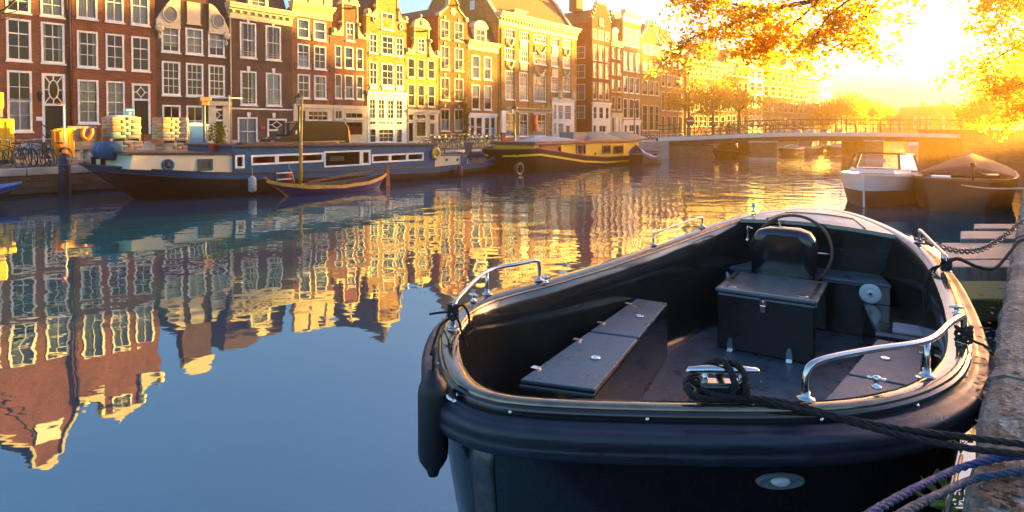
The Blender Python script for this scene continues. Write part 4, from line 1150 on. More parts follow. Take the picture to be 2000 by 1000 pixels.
# far seat with two white loudspeakers
ys = 3.56
def seat_block(name, poly, z0, z1, m, bev=.012, parent=None):
    mb = MB(); mb.prism(poly, z0, z1, 0, 'xy'); return mb.build(name, m, parent or boat, bevel=bev)
xa = half(ys, -1, CW+.06)[0]; xb = half(ys, 1, CW+.06)[0]
xc_ = half(3.95, -1, CW+.06)[0]; xd = half(3.95, 1, CW+.06)[0]
st = seat_block('far_seat', [(xa, ys), (xb - .06, ys), (xd, 3.98), (xc_, 3.98)], .5, .955, M['liner'])
lid = seat_block('seat_lid', [(xa, ys - .015), (xb - .06, ys - .015), (xd, 3.97), (xc_, 3.97)], .957, .98, M['deckpaint'], .006, st)
mb = MB(); mb.box(.13, .138, ys - .02, 3.9, .978, .983); mb.build('lid_seam', M['iron'], st)
for px, py, r in ((1700, 573, .085), (1410, 541, .078)):
    q = blq(px, py, at(px, py, 1).y)
    # where the pixel's ray meets the seat front
    c0 = Vector((0, 0, HC)); d = Vector(ray(px, py)); t = None
    o2 = Vector((-( (0-BO[0])*BN[0] + (0-BO[1])*BN[1]), (0-BO[0])*BA[0] + (0-BO[1])*BA[1], HC)); dd = Vector((-(d.x*BN[0] + d.y*BN[1]), d.x*BA[0] + d.y*BA[1], d.z))
    t = (ys - .0 - o2.y)/dd.y; p = o2 + dd*t
    mb = MB(); mb.lathe([(r, .0), (r, -.014), (r*.92, -.02), (r*.5, -.012), (r*.2, -.012), (r*.16, -.02), (.0, -.022)], (p.x, ys, p.z), 24, 0, 'y'); sp_ = mb.build('loudspeaker', M['speaker'], boat)
    mb = MB(); mb.lathe([(r*.14, -.02), (r*.1, -.026), (0, -.027)], (p.x, ys, p.z), 12, 0, 'y'); mb.build('speaker_cap', M['iron'], sp_)
def ray_local(px, py):
    d = Vector(ray(px, py)); o2 = Vector((-((0-BO[0])*BN[0] + (0-BO[1])*BN[1]), (0-BO[0])*BA[0] + (0-BO[1])*BA[1], HC))
    return o2, Vector((-(d.x*BN[0] + d.y*BN[1]), d.x*BA[0] + d.y*BA[1], d.z))
def on_y(px, py, y):
    o, d = ray_local(px, py); return o + d*((y - o.y)/d.y)
# side ledge on the quay side with its ribbed step pad
x2 = half(2.75, 1, CW+.05)[0]; x3 = half(3.5, 1, CW+.05)[0]
led = seat_block('side_locker', [(x2 - .30, 2.72), (x2 + .02, 2.72), (x3 + .02, ys - .002), (x3 - .30, ys - .002)], .5, .80, M['liner'], .02)
mb = MB()
for k in range(9): mb.box(x2 - .19, x2 - .0, 2.80 + .028*k, 2.818 + .028*k, .80, .808)
mb.build('step_pad', mat('grey_step_pad', (.40,.39,.45), .5), led)
# port bench with two hatches
def bench(name, poly, z, m, seams, knobs, parent=boat):
    b = seat_block(name, poly, .5, z - .02, M['liner'], .015)
    cx = sum(p[0] for p in poly)/4; cy_ = sum(p[1] for p in poly)/4
    mb = MB()
    e = [Vector((p[0], p[1], 0)) for p in poly]
    for k in range(2):
        t0, t1 = (.015, .492) if k == 0 else (.508, .985)
        q = [e[0].lerp(e[3], t0), e[1].lerp(e[2], t0), e[1].lerp(e[2], t1), e[0].lerp(e[3], t1)]
        mm = MB(); mm.prism([(v.x*.985 + cx*.015, v.y) for v in q], z - .019, z, 0, 'xy'); h = mm.build('bench_hatch', m, b, bevel=.006)
        c = sum(q, Vector())/4
        kk = MB(); u = (q[1] - q[0]).normalized()
        kp = q[0].lerp(q[1], .62 if seams > 0 else .38); kp2 = q[3].lerp(q[2], .62 if seams > 0 else .38); kc = kp.lerp(kp2, .5)
        kk.lathe([(.0, .0), (.030, .002), (.030, .006), (.022, .008), (.014, .003), (.010, .006), (.0, .007)], (kc.x, kc.y, z), 14); kk.build('hatch_latch', M['chrome'], h)
        hg = MB()
        for tt in (.2, .8):
            hp_ = (q[0].lerp(q[3], tt) if seams > 0 else q[1].lerp(q[2], tt))
            hg.box(hp_.x - .025, hp_.x + .025, hp_.y - .02, hp_.y + .02, z - .004, z + .006)
        build_each(hg, 'hinge', M['steel'], h)
    return b
BZ = .93
p2 = bl(1160, 765, BZ); p3 = bl(1305, 590, BZ); p1 = bl(1010, 745, BZ); p4 = bl(1225, 578, BZ)
bp = bench('port_bench', [(max(p1.x, half(p1.y + .1, -1, CW+.06)[0]), p1.y), (p2.x, p2.y), (p3.x, p3.y), (max(p4.x, half(p4.y, -1, CW+.045)[0]), p4.y)], BZ, M['deckpaint'], 1, 2)
mb = MB(); mb.lathe([(.075, 0), (.075, .016), (.05, .022), (.0, .024)], (p3.x - .02, 2.05, .78), 18, 0, 'x'); mb.build('bench_speaker', M['speaker'], bp)
mb = MB(); mb.box(p2.x + .10, p2.x + .16, .7, 2.2, .503, .515); mb.box(p2.x + .22, p2.x + .235, .7, 2.3, .503, .511); mb.build('floor_track', M['brown_wood'], boat)
mb = MB(); rr2 = random.Random(3)
for k in range(9): mb.lathe([(.008, 0), (.006, .004), (0, .005)], (p2.x + .18 + rr2.uniform(0, .5), rr2.uniform(.6, 2.3), .505), 8)
build_each(mb, 'floor_screw', M['chrome'], boat)
# starboard bench
q1 = bl(1588, 772, .84); q2 = bl(1716, 655, .84)
bs = bench('starboard_bench', [(q1.x, .80), (half(1.0, 1, CW+.09)[0], .80), (half(2.45, 1, CW+.07)[0], 2.45), (q2.x, 2.45)], .84, M['deckpaint'], -1, 2)
# engine box and console
bx0, bx1 = -(.71 - .35), .37
box = seat_block('engine_box', [(bx0, 2.60), (bx1, 2.60), (bx1, 3.28), (bx0, 3.28)], .503, .965, M['liner'], .02)
ld = seat_block('box_lid', [(bx0 - .012, 2.585), (bx1 + .012, 2.585), (bx1 + .012, 3.29), (bx0 - .012, 3.29)], .968, 1.0, M['foredeck'], .012, box)
mb = MB()
for (a, b, c, d) in ((bx0 + .02, bx0 + .05, 2.62, 3.2), (bx1 - .05, bx1 - .02, 2.62, 3.2), (bx0 + .05, bx1 - .05, 2.62, 2.64)): mb.box(a, b, c, d, 1.0, 1.003)
for x in (bx0 + .1, bx1 - .1): mb.lathe([(.04, 0), (.036, .006), (.02, .004), (0, .006)], (x, 2.69, 1.0), 12)
mb.build('lid_trim', M['steel'], ld)
mb = MB(); mb.box(-.025, .025, 2.575, 2.599, .905, .965); mb.box(-.018, .018, 2.565, 2.590, .86, .91); mb.tube([(-.012, 2.57, .93), (0, 2.562, .95), (.012, 2.57, .93)], .005, 6); mb.build('hasp', M['chrome'], box)
mb = MB()
for x in (-.25, .19):
    mb.prism([(x - .022, .505), (x + .022, .505), (x + .022, .56), (x + .012, .60), (x - .012, .60), (x - .022, .56)], 2.585, 2.602)
    mb.box(x - .022, x + .022, 2.545, 2.586, .505, .512)
build_each(mb, 'foot_bracket', M['steel'], box)
pc = .02                                                # console pod
prs = [(.27, .11, .98), (.272, .115, 1.15), (.27, .12, 1.28), (.255, .125, 1.33), (.215, .12, 1.385), (.13, .09, 1.41), (.03, .03, 1.413)]
def sup(a, b, z, yc, n=28, e=3.2):
    out = []
    for i in range(n):
        t = 2*PI*i/n; c_, s_ = math.cos(t), math.sin(t)
        out.append(Vector((pc + a*abs(c_)**(2/e)*(1 if c_ > 0 else -1), yc + b*abs(s_)**(2/e)*(1 if s_ > 0 else -1), z)))
    return out
mb = MB(); mb.loft([sup(a, b, z, 3.39 + (z - 1)*.05) for a, b, z in prs], 0, True, True, False, True); pod = mb.build('console_pod', M['boatpaint'], boat)
mb = MB()
mb.loft([[Vector((pc + sx*w, 3.39 + (z - 1)*.05 - .128, z)) for sx in (-1, -.4, .4, 1)] for w, z in ((.12, 1.22), (.15, 1.25), (.155, 1.32), (.12, 1.36))], 0, True, False)
mb.build('console_screen', M['boatpaint'], pod)
mb = MB(); mb.tube([(pc - .272, 3.4, 1.38), (pc - .31, 3.4, 1.40), (pc - .315, 3.4, 1.28)], .008, 6); mb.lathe([(0, -.02), (.016, -.01), (.016, .01), (0, .02)], (pc - .315, 3.4, 1.27), 8); mb.build('throttle_lever', M['chrome'], pod)
wc = on_y(1547, 488, 3.60); tilt = R(22)
def wheel_pt(r, a): return Vector((wc.x + r*math.cos(a), wc.y - r*math.sin(a)*math.sin(tilt)*-1, wc.z + r*math.sin(a)*math.cos(tilt)))
mb = MB(); mb.tube([wheel_pt(.325, 2*PI*i/40) for i in range(40)], .0145, 8, closed=True); wheel = mb.build('steering_wheel', M['brown_wood'], boat)
mb = MB()
for k in range(3):
    a = PI/2 + 2*PI/3*k + .5; mb.tube([wheel_pt(.0, a) - Vector((0,.05,0)), wheel_pt(.15, a) - Vector((0,.02,0)), wheel_pt(.322, a)], .009, 6)
mb.lathe([(.05, -.08), (.055, -.04), (.04, -.03), (0, -.03)], (wc.x, wc.y, wc.z), 14, 0, 'y'); mb.tube([(wc.x, wc.y - .05, wc.z), (wc.x - .05, 3.44, wc.z - .05)], .02, 8)
mb.build('wheel_spoke', M['steel'], wheel)
# rails: tube on posts with flanges
def rail(pts, posts, r=.013):
    mb = MB(); mb.tube(spline(pts, 6), r, 10)
    for a, b in posts: mb.tube([a, b], r*.9, 8)
    for p in [pts[0], pts[-1]] + [a for a, b in posts]:
        mb.lathe([(.0, -.001), (.036, -.001), (.036, .004), (.022, .008), (r*1.15, .012), (r*1.1, .03)], tuple(p), 14)
    return mb.build('hand_rail', M['steel'], boat)
def up(p, h): return Vector((p.x, p.y, p.z + h))
a0, a1, a2 = bl(885, 642, 1.2), bl(951, 574, 1.2), bl(1053, 547, 1.21)
am = a0.lerp(a1, .45)
rail([a0, up(a0, .10), up(a0.lerp(a1, .18), .145), up(a1, .15), up(a1.lerp(a2, .6), .15), up(a1.lerp(a2, .93), .145), up(a2, .11), a2], [(a1, up(a1, .15))])
b0, b1, b2_ = bl(1574, 778, 1.2), bl(1810, 733, 1.2), bl(1882, 668, 1.2)
rail([b0, up(b0, .10), up(b0.lerp(b1, .10), .145), up(b0.lerp(b1, .5), .155), up(b1, .155), up(b1.lerp(b2_, .6), .155), up(b1.lerp(b2_, .95), .14), up(b2_, .1), b2_], [(b1, up(b1, .155))], .0145)
c0, c1 = bl(1276, 478, 1.285), bl(1371, 442, 1.36)
rail([c0, up(c0, .07), up(c0.lerp(c1, .06), .095), up(c0.lerp(c1, .5), .10), up(c0.lerp(c1, .94), .095), up(c1, .07), c1], [], .009)
d0, d1 = bl(1795, 473, 1.345), bl(1848, 530, 1.27)
rail([d0, up(d0, .08), up(d0.lerp(d1, .06), .11), up(d0.lerp(d1, .5), .11), up(d0.lerp(d1, .94), .11), up(d1, .08), d1], [], .011)
# cleats, studs and fittings
def horn_cleat(c, u, L, name, m='steel'):
    u = Vector(u).normalized(); mb = MB(); z = Vector((0, 0, 1))
    for k in (-.35, .35): mb.tube([c + u*L*k*.7, c + u*L*k*.7 + z*.05], .014, 8)
    mb.tube([c - u*L*.5 + z*.045, c - u*L*.45 + z*.055, c - u*L*.2 + z*.058, c + u*L*.2 + z*.058, c + u*L*.45 + z*.055, c + u*L*.5 + z*.045], [.007,.013,.017,.017,.013,.007], 10)
    mb.obox(c - u*L*.33 + z*.006, c + u*L*.33 + z*.006, .05, .012)
    return mb.build(name, M[m], boat)
cc0, cc1 = bl(1350, 778, 1.2), bl(1474, 780, 1.2)
cl_c = (cc0 + cc1)/2 + Vector((0, .0, .012)); cl_u = (cc1 - cc0).normalized()
horn_cleat(cl_c + Vector((0, 0, .05)), cl_u, .30, 'horn_cleat', 'steel')
mb = MB(); mb.obox(cl_c + Vector((0,0,.02)) - cl_u*.10, cl_c + Vector((0,0,.02)) + cl_u*.10, .075, .075); mb.build('cleat_base', M['boatpaint'], boat, bevel=.01)
for px, py, z in ((1712, 757, 1.2), (1868, 612, 1.21), (925, 588, 1.2), (1066, 552, 1.21)):
    p = bl(px, py, z); mb = MB(); mb.lathe([(.022,0),(.020,.008),(.010,.012),(.012,.03),(.018,.04),(.012,.05),(0,.052)], tuple(p), 12); mb.tube([p + Vector((-.035,0,.038)), p + Vector((.035,0,.038))], .008, 8); mb.build('mooring_stud', M['chrome'], boat)
mb = MB()
for i in range(2, NR, 11):
    if ring[i].y > 3.5: continue
    p = ring[i] + nrm[i]*.018 + Vector((0,0,-.042)); t = Vector((-nrm[i].y, nrm[i].x, 0))
    n0 = len(mb.v); mb.lathe([(.0085, 0), (.0075, .004), (.0, .006)], (0,0,0), 8)
    mb.xform(Matrix.Translation(p) @ nrm[i].to_track_quat('Z', 'Y').to_matrix().to_4x4(), n0)
build_each(mb, 'band_bolt', M['chrome'], boat)
ih = nearest(908, 772, 1.15); p = ring[ih] + nrm[ih]*.05 + Vector((0,0,-.055)); t = Vector((-nrm[ih].y, nrm[ih].x, 0))
mb = MB(); mb.tube([p - t*.035, p - t*.035 + nrm[ih]*.02 + Vector((0,0,.02)), p + t*.035 + nrm[ih]*.02 + Vector((0,0,.02)), p + t*.035], .006, 8)
for s_ in (-1, 1): mb.lathe([(0,.0),(.012,.004),(.012,.012),(0,.016)], tuple(p + t*.035*s_), 10)
mb.build('band_handle', M['chrome'], boat)
# oval hull lamp below the rub rail
o, d = ray_local(1515, 935)
best = min(((on_hull(i, -.22 - .01*j, .0) - (o + d*((on_hull(i, -.22 - .01*j, 0).y - o.y)/d.y))).length, i, -.22 - .01*j) for i in list(range(12)) + list(range(NR-30, NR)) for j in range(45))
ii, dz = best[1], best[2]; p = on_hull(ii, dz, .004); nn = (nrm[ii % NR] + Vector((0,0,-.15))).normalized(); t = Vector((-nn.y, nn.x, 0)).normalized(); bz = nn.cross(t)
def oval(a, b, h): return [p + t*a*math.cos(2*PI*k/28) + bz*b*math.sin(2*PI*k/28) + nn*h for k in range(28)]
mb = MB(); mb.loft([oval(.098,.034,-.002), oval(.096,.033,.010), oval(.086,.026,.014), oval(.078,.022,.004)], 0, True, True, False, True); lamp = mb.build('hull_lamp', M['lead'], boat)
mb = MB(); mb.loft([oval(.040,.018,.004), oval(.036,.016,.016), oval(.02,.009,.022)], 0, True, True, False, True); mb.build('lamp_lens', M['speaker'], lamp)
# stern light on the far deck
lp = bl(1472, 414, 1.43)
mb = MB(); mb.lathe([(.03,0),(.03,.012),(.012,.016),(.010,.05),(.022,.055),(.022,.085),(.0,.09)], tuple(lp), 12); mb.build('navigation_light', M['speaker'], boat)
# label plates on the port liner
mb = MB()
# ------------------------------------------------------------------ ropes, fender, chain, timbers, plants at the near quay
def rope_mesh(pts, r, turns=None, n=6, strands=3):
    "three strands laid round a path"
    P = [Vector(p) for p in pts]; L_ = sum((P[i+1]-P[i]).length for i in range(len(P)-1))
    D = spline(P, max(2, int(L_ / (r*1.1) / max(1, len(P)-1))))
    mb = MB(); a = None; fr = []; dist = 0
    for i, p in enumerate(D):
        d = (D[min(i+1, len(D)-1)] - D[max(i-1, 0)]).normalized()
        a = d.orthogonal().normalized() if a is None else (a - d*a.dot(d)).normalized()
        if i: dist += (D[i]-D[i-1]).length
        fr.append((p, a, d.cross(a), dist))
    for s in range(strands):
        mb.tube([p + (a_*math.cos(w/(r*1.7) + 2*PI*s/strands) + b_*math.sin(w/(r*1.7) + 2*PI*s/strands))*r*.52 for p, a_, b_, w in fr], r*.58, n)
    return mb
def rope(name, label, pts, r, m, group=None, strands=3):
    o = rope_mesh(pts, r, strands=strands).build(name, M[m]); tag(o, label, 'rope', group); return o
def bw(v): return boat_M @ Vector(v)
boat_M = Matrix.Translation((BO[0], BO[1], 0)) @ Matrix.Rotation(-AZB, 4, 'Z')
M['bluerope'] = mat('dark_blue_rope', (.010,.055,.21), .7, var=.5, vscale=50, bump=.8, bscale=200)
M['greenrope'] = mat('blue_green_rope', (.022,.070,.13), .7, var=.5, vscale=50, bump=.8, bscale=200)
# black mooring line from the cleat to the quay: wraps and two parallel parts
C = bw(cl_c + Vector((0,0,.045))); u = (boat_M.to_3x3() @ cl_u).normalized(); z = Vector((0,0,1)); v = u.cross(z)
q0 = gp(2030, 872, ZN + .05); q1 = gp(2040, 892, ZN + .05)
pts = [C - u*.10 + v*.03, C - u*.05 + v*.045 - z*.02, C + u*.05 + v*.05 - z*.03, C + u*.16 + v*.05 - z*.035, gp(1560, 792, 1.21), gp(1632, 812, 1.20), gp(1750, 836, 1.19), gp(1880, 853, ZN + .05), q0]
rope('mooring_rope', 'upper black mooring rope from the near cleat across to the quay', pts, .0115, 'ropeblack')
pts2 = [C - u*.12 - v*.03, C - u*.02 + v*.03 - z*.035, C + u*.12 + v*.04 - z*.05, gp(1520, 790, 1.215), gp(1632, 817, 1.19), gp(1750, 848, 1.18), gp(1880, 874, ZN + .03), q1]
rope('mooring_rope', 'lower black mooring rope running beside the upper one from the cleat to the quay', pts2, .0115, 'ropeblack')
lp_ = []
for k in range(40):
    a = k/39*4*2*PI; lp_.append(C + u*(-.03 + .025*math.sin(a*.5)+.03*math.cos(a*.25)) + v*math.cos(a)*.045 + z*(math.sin(a)*.05 + .03))
lp_ = [C - u*.13 + v*.05 - z*.03, C - u*.15 + z*.0, C - u*.12 - v*.04 + z*.01, C - u*.05 - v*.05 + z*.06, C + u*.0 + z*.10, C + u*.03 + v*.05 + z*.03, C + u*.02 + v*.02 - z*.03, C + u*.0 - v*.05 + z*.02, C + u*.03 - v*.02 + z*.085, C + u*.07 + v*.02 + z*.07, C + u*.075 + v*.055 - z*.0, C + u*.06 + v*.03 - z*.04, C - u*.06 + v*.05 - z*.035, C - u*.13 + v*.06 - z*.025, C - u*.155 + v*.03 - z*.0, C - u*.13 + v*.0 - z*.02]
rope('rope_knot', 'black rope looped and knotted over the near steel cleat', lp_, .014, 'ropeblack')
# blue ropes low in the corner
b_ = [at(1640, 1040, 1.35), at(1760, 968, 1.62), gp(1858, 921, ZN + .03), gp(1915, 903, ZN + .025), gp(1985, 892, ZN + .022), gp(2060, 890, ZN + .02)]
rope('blue_rope', 'upper blue laid rope rising from the hull onto the quay stone', b_, .0108, 'bluerope')
b_ = [at(1700, 1040, 1.30), at(1800, 982, 1.52), gp(1885, 942, ZN + .03), gp(1930, 930, ZN + .025), gp(1985, 922, ZN + .022), gp(2060, 921, ZN + .02)]
rope('blue_rope', 'lower blue-green laid rope curving over the quay edge in the corner', b_, .0108, 'greenrope')
# fender hanging at the near left corner
ft = gp(846, 735, .98); fe = gp(846, 905, .60)
k = nearest(828, 700, 1.1); pr = boat_M @ (ring[k] + nrm[k]*.19)
d = ray(846, 835); t = 2.62/ d[1]; fc = Vector((d[0]*t, d[1]*t, HC + d[2]*t))
fr_ = thing('boat_fender', 'long black boat fender hanging off the left corner of the tender', 'fender', (fc.x, fc.y, fc.z - .21))
mb = MB(); mb.lathe([(.0, .0), (.022, .004), (.03, .03), (.045, .05), (.060, .075), (.066, .11), (.066, .36), (.060, .395), (.045, .42), (.028, .435), (.022, .46), (.0, .465)], (0,0,0), 20); mb.build('fender_body', M['fenderblack'], fr_)
tp = fc + Vector((0, 0, .25)); ra = boat_M @ up(a0, .06)
mb = rope_mesh([tp - Vector((0,0,.01)), tp + Vector((.0,.03,.08)), gp(842, 690, 1.16), gp(858, 640, 1.20), boat_M @ a0 + Vector((-.03,.0,.05)), ra], .007)
mb.xform(Matrix.Translation(-fr_.location)); mb.build('fender_rope', M['ropeblack'], fr_)
def tie(label, c, r=.03, tails=(), name='rope_tie'):
    mb = MB(); h = .07
    pts = [c + Vector((r*math.cos(a*1.0), r*math.sin(a), -h/2 + h*a/(10*PI) + .012*math.sin(a*2.3))) for a in [i*PI/6 for i in range(61)]]
    mb.tube(pts, .0085, 6)
    for t_ in tails: mb.tube(spline(t_, 6), .007, 6)
    o = mb.build(name, M['ropeblack']); tag(o, label, 'rope'); return o
ca = boat_M @ up(a0, .09)
tie('black rope wrapped round the left hand rail with two loose tails', ca, .024, ([ca, ca + Vector((.05,.03,.03)), ca + Vector((.085,.05,-.05)), ca + Vector((.06,.03,-.16))], [ca, ca + Vector((.03,.02,-.06)), ca + Vector((.05,.03,-.14)), ca + Vector((.075,.03,-.20))], [ca, ca + Vector((-.06,-.0,.0)), ca + Vector((-.13,.0,-.01))]))
cb_ = boat_M @ up(b2_, .04)
tie('black rope bound round the foot of the long right hand rail', cb_, .034, ([cb_, cb_ + Vector((.04,-.02,-.03)), cb_ + Vector((.10,-.03,-.06)), cb_ + Vector((.13,-.08,-.14))],))
cd = boat_M @ up(d1, .05)
tie('dark rope lashed to the small rail by the chain with loops hanging inside', cd, .028, tuple([cd, cd + Vector((-.06 - .02*j, .03, -.05)), cd + Vector((-.12 - .02*j, .0, -.22)), cd + Vector((-.10 - .03*j, -.04, -.34 - .05*j))] for j in range(3)))
qa = gp(1992, 470, ZN + .02)
rope('shore_rope', 'dark slack rope drooping from the small rail to the quay below the chain', [cd, cd + Vector((.12,.05,.03)), cd.lerp(qa, .35) + Vector((0,0,-.10)), cd.lerp(qa, .6) + Vector((0,0,-.17)), cd.lerp(qa, .85) + Vector((0,0,-.07)), qa, qa + Vector((.4,.2,.0))], .013, 'ropeblack')
# chain
M['chainsteel'] = mat('rusty_chain_steel', (.19,.15,.13), .45, .7, var=.4, vscale=20)
ch0 = bw(up(d0, .02)); ch1 = gp(1998, 432, ZN + .10)
path = spline([ch0, ch0.lerp(ch1, .3) + Vector((0,0,-.16)), ch0.lerp(ch1, .55) + Vector((0,0,-.20)), ch0.lerp(ch1, .8) + Vector((0,0,-.11)), ch1, ch1 + Vector((.5,.3,.0))], 40)
mb = MB(); step = .064; acc = 0; kk = 0; last = path[0]; out_ = [path[0]]
for p in path[1:]:
    if (p - out_[-1]).length >= step: out_.append(p)
for i in range(len(out_) - 1):
    d = (out_[i+1] - out_[i]).normalized(); a = d.cross(Vector((0,0,1))).normalized(); b = d.cross(a)
    if i % 2: a, b = b, a
    a = (a + b*.3).normalized(); c = (out_[i] + out_[i+1])/2
    mb.tube([c + d*.046*math.cos(t) + a*.024*math.sin(t) for t in [2*PI*j/12 for j in range(12)]], .0075, 6, closed=True)
o = mb.build('mooring_chain', M['chainsteel']); tag(o, 'steel mooring chain sagging from the tender to the quay', 'chain')
# timbers between boat and quay
M['wetwood'] = mat('weathered_timber', (.50,.45,.38), .5, c2=(.22,.18,.15), vscale=3, stretch=(3,.6,1), bump=.5, bscale=20, rvar=.2)
M['moss'] = mat('mossy_timber', (.20,.22,.03), .85, c2=(.26,.21,.11), vscale=5, bump=.9, bscale=30)
def timber(name, label, xa, xb, y0, y1, Z, th, m):
    a, b = gp(xa, y0, Z), gp(xb, y0, Z); c, d = gp(xb, y1, Z), gp(xa, y1, Z)
    r = tag(MB().prism([(a.x,a.y), (b.x,b.y), (c.x,c.y), (d.x,d.y)], Z - th, Z, 0, 'xy').build(name, M[m], None, bevel=.02), label, 'timber')
    return r
timber('timber_beam', 'weathered pale plank farthest from the tender, under the chain', 1902, 1990, 446, 437, .42, .16, 'wetwood')
timber('timber_beam', 'second weathered plank, just in front of the farthest one', 1876, 1990, 466, 451, .42, .18, 'wetwood')
timber('timber_beam', 'wide whitish floating timber under the drooping rope', 1838, 1985, 505, 474, .36, .20, 'wetwood')
timber('timber_beam', 'narrow pale timber edge in front of the wide whitish one', 1848, 1985, 521, 507, .40, .22, 'wetwood')
timber('timber_beam', 'moss-covered green timber beside the tender', 1866, 1985, 584, 548, .36, .26, 'moss')
# plants and litter at the quay edge
M['leafgreen'] = leafmat('fresh_green_leaf', (.10,.22,.02), (.18,.30,.02))
def sprig(label, c, n, size, spread, h, seed):
    r = random.Random(seed); mb = MB()
    for k in range(n):
        a = r.uniform(0, 2*PI); e = r.uniform(.2, 1.0); p = Vector((math.cos(a)*spread*e, math.sin(a)*spread*e, h*r.uniform(.5, 1)))
        mb.tube([(0,0,0), p*.5 + Vector((0,0,h*.2)), p], .0015, 4, 1)
        d = Vector((math.cos(a), math.sin(a), r.uniform(-.3,.5))).normalized(); s = d.cross(Vector((0,0,1))).normalized(); L_ = size*r.uniform(.7,1.2)
        mb.add([p, p + d*L_*.35 + s*L_*.28, p + d*L_*.7 + s*L_*.22 + Vector((0,0,-.1*L_)), p + d*L_, p + d*L_*.7 - s*L_*.22 + Vector((0,0,-.1*L_)), p + d*L_*.35 - s*L_*.28], [(0,1,2,3,4,5)], 0)
    t = thing('weed_plant', label, 'plant', c); mb.build('leaf', [M['leafgreen'], M['moss']], t); return t
sprig('small weed sprouting from the quay edge above the blue ropes', gp(1876, 886, 1.10), 9, .035, .03, .05, 1)
sprig('broad-leaved weed at the very bottom by the quay edge', gp(1846, 1010, .98), 12, .07, .06, .09, 2)
M['litter'] = mat('dead_leaf', (.16,.06,.03), .8, c2=(.30,.16,.08), vscale=30)
r = random.Random(11); mb = MB()
for k in range(420):
    if k < 140: px, py = r.gauss(1965, 22), r.gauss(955, 14)
    else: px, py = r.uniform(1905, 2010), r.uniform(560, 1000)
    p = gp(px, py, ZN + .006); a = r.uniform(0, 6.3); s = r.uniform(.004, .016); t = r.uniform(-.4, .4)
    mb.add([p + Vector((math.cos(a)*s*1.8, math.sin(a)*s*1.8, s*t)), p + Vector((-math.sin(a)*s*.6, math.cos(a)*s*.6, 0)), p - Vector((math.cos(a)*s*1.4, math.sin(a)*s*1.4, 0)), p + Vector((math.sin(a)*s*.6, -math.cos(a)*s*.6, s*.3))], [(0,1,2,3)])
o = mb.build('leaf_litter', M['litter'], kind='stuff'); o['label'] = 'dead leaves and bits scattered on the quay stone'; o['category'] = 'leaves'
rod = MB(); rod.tube([gp(1878, 890, 1.12), at(1860, 960, 1.9), at(1848, 1010, 1.85)], .006, 6); o = rod.build('iron_rod', M['chainsteel']); tag(o, 'thin rusty iron rod down the quay wall by the weed', 'rod')
# ------------------------------------------------------------------ other vessels
def interp(tab, t):
    for (a, x), (b, y) in zip(tab[:-1], tab[1:]):
        if t <= b:
            k = (t - a)/(b - a); k = k*k*(3 - 2*k); return x + (y - x)*k
    return tab[-1][1]
def lin(tab, t):
    for (a, x), (b, y) in zip(tab[:-1], tab[1:]):
        if t <= b: return x + (y - x)*(t - a)/(b - a)
    return tab[-1][1]
def hull_mb(L, sheer, beam, wl, rake0=0.0, rake1=0.0, bands=(.0, .2), draft=.4, n=30, mats_=(0, 1), power=1.0):
    "x from bow 0 to stern L; beam(t), wl(t) half breadths at the deck and at the water; bands: drop below the sheer where the material changes"
    mb = MB(); sts = []
    ts = [(1 - math.cos(PI*i/n))/2 for i in range(n + 1)]
    for t in ts:
        zs, b, w = sheer(t), max(.015, beam(t)), max(.01, wl(t))
        zz = [zs, *[zs - q for q in bands[1:]], zs*.5, .0, -draft*.5, -draft]
        zz = sorted(set(zz), reverse=True)
        row = []
        for z in zz:
            k = (zs - z)/zs
            if z >= 0: y = b + (w - b)*k**power
            else: y = w*max(.0, (1 + z/draft*.75))
            x = t*L + (rake0*k*(1 - t)**4 - rake1*k*t**4)
            row.append((x, y, z))
        sts.append(row)
    m = len(sts[0])
    for s in (-1, 1):
        base = len(mb.v); nb_ = len(bands) - 1
        for blk in ((0, nb_, mats_[0]), (nb_, m - 1, mats_[1])):
            j0, j1, mi = blk
            if j1 <= j0: continue
            w = j1 - j0 + 1
            vv = [(x, y*s, z) for row in sts for x, y, z in row[j0:j1 + 1]]
            fs = []
            for i in range(n):
                for j in range(w - 1):
                    q = (i*w + j, (i+1)*w + j, (i+1)*w + j + 1, i*w + j + 1); fs.append(q if s > 0 else q[::-1])
            mb.add(vv, fs, mi, True)
    for row, fl in ((sts[0], 0), (sts[-1], 1)):
        for j in range(m - 1):
            a, b = row[j], row[j+1]
            q = [(a[0], a[1], a[2]), (a[0], -a[1], a[2]), (b[0], -b[1], b[2]), (b[0], b[1], b[2])]
            mb.add(q if fl else q[::-1], [(0,1,2,3)], mats_[0] if j < len(bands) - 1 else mats_[1])
    return mb, ts
def strip(L, sheer, beam, dz, w, h, n=40, o=.02, m=0, rake=(0,0), t0=0, t1=1, wl=None):
    "a bar running along both sides at dz below the sheer"
    mb = MB()
    for s in (-1, 1):
        rings = []
        for i in range(n + 1):
            t = t0 + (t1 - t0)*i/n; zs = sheer(t); z = zs - dz; k = dz/zs
            b = max(.015, beam(t)); b = b + ((wl(t) - b)*k if wl else 0); x = t*L + rake[0]*k*(1-t)**4 - rake[1]*k*t**4
            y = b + o
            rings.append([(x, s*(y - w), z - h/2), (x, s*(y), z - h/2), (x, s*(y), z + h/2), (x, s*(y - w), z + h/2)])
        mb.loft(rings, m, False, True, True, True)
    return mb
def deck_mb(L, sheer, beam, dz, inset, t0=0, t1=1, n=30, m=0):
    mb = MB(); ring_ = []
    for i in range(n + 1):
        t = t0 + (t1 - t0)*i/n; b = max(.01, beam(t) - inset); ring_.append([(t*L, -b, sheer(t) - dz), (t*L, 0, sheer(t) - dz + .02), (t*L, b, sheer(t) - dz)])
    return mb.loft(ring_, m, True, False)
M['bargeblue'] = mat('barge_blue_paint', (.006,.090,.20), .5, var=.18, vscale=3, spec=.2)
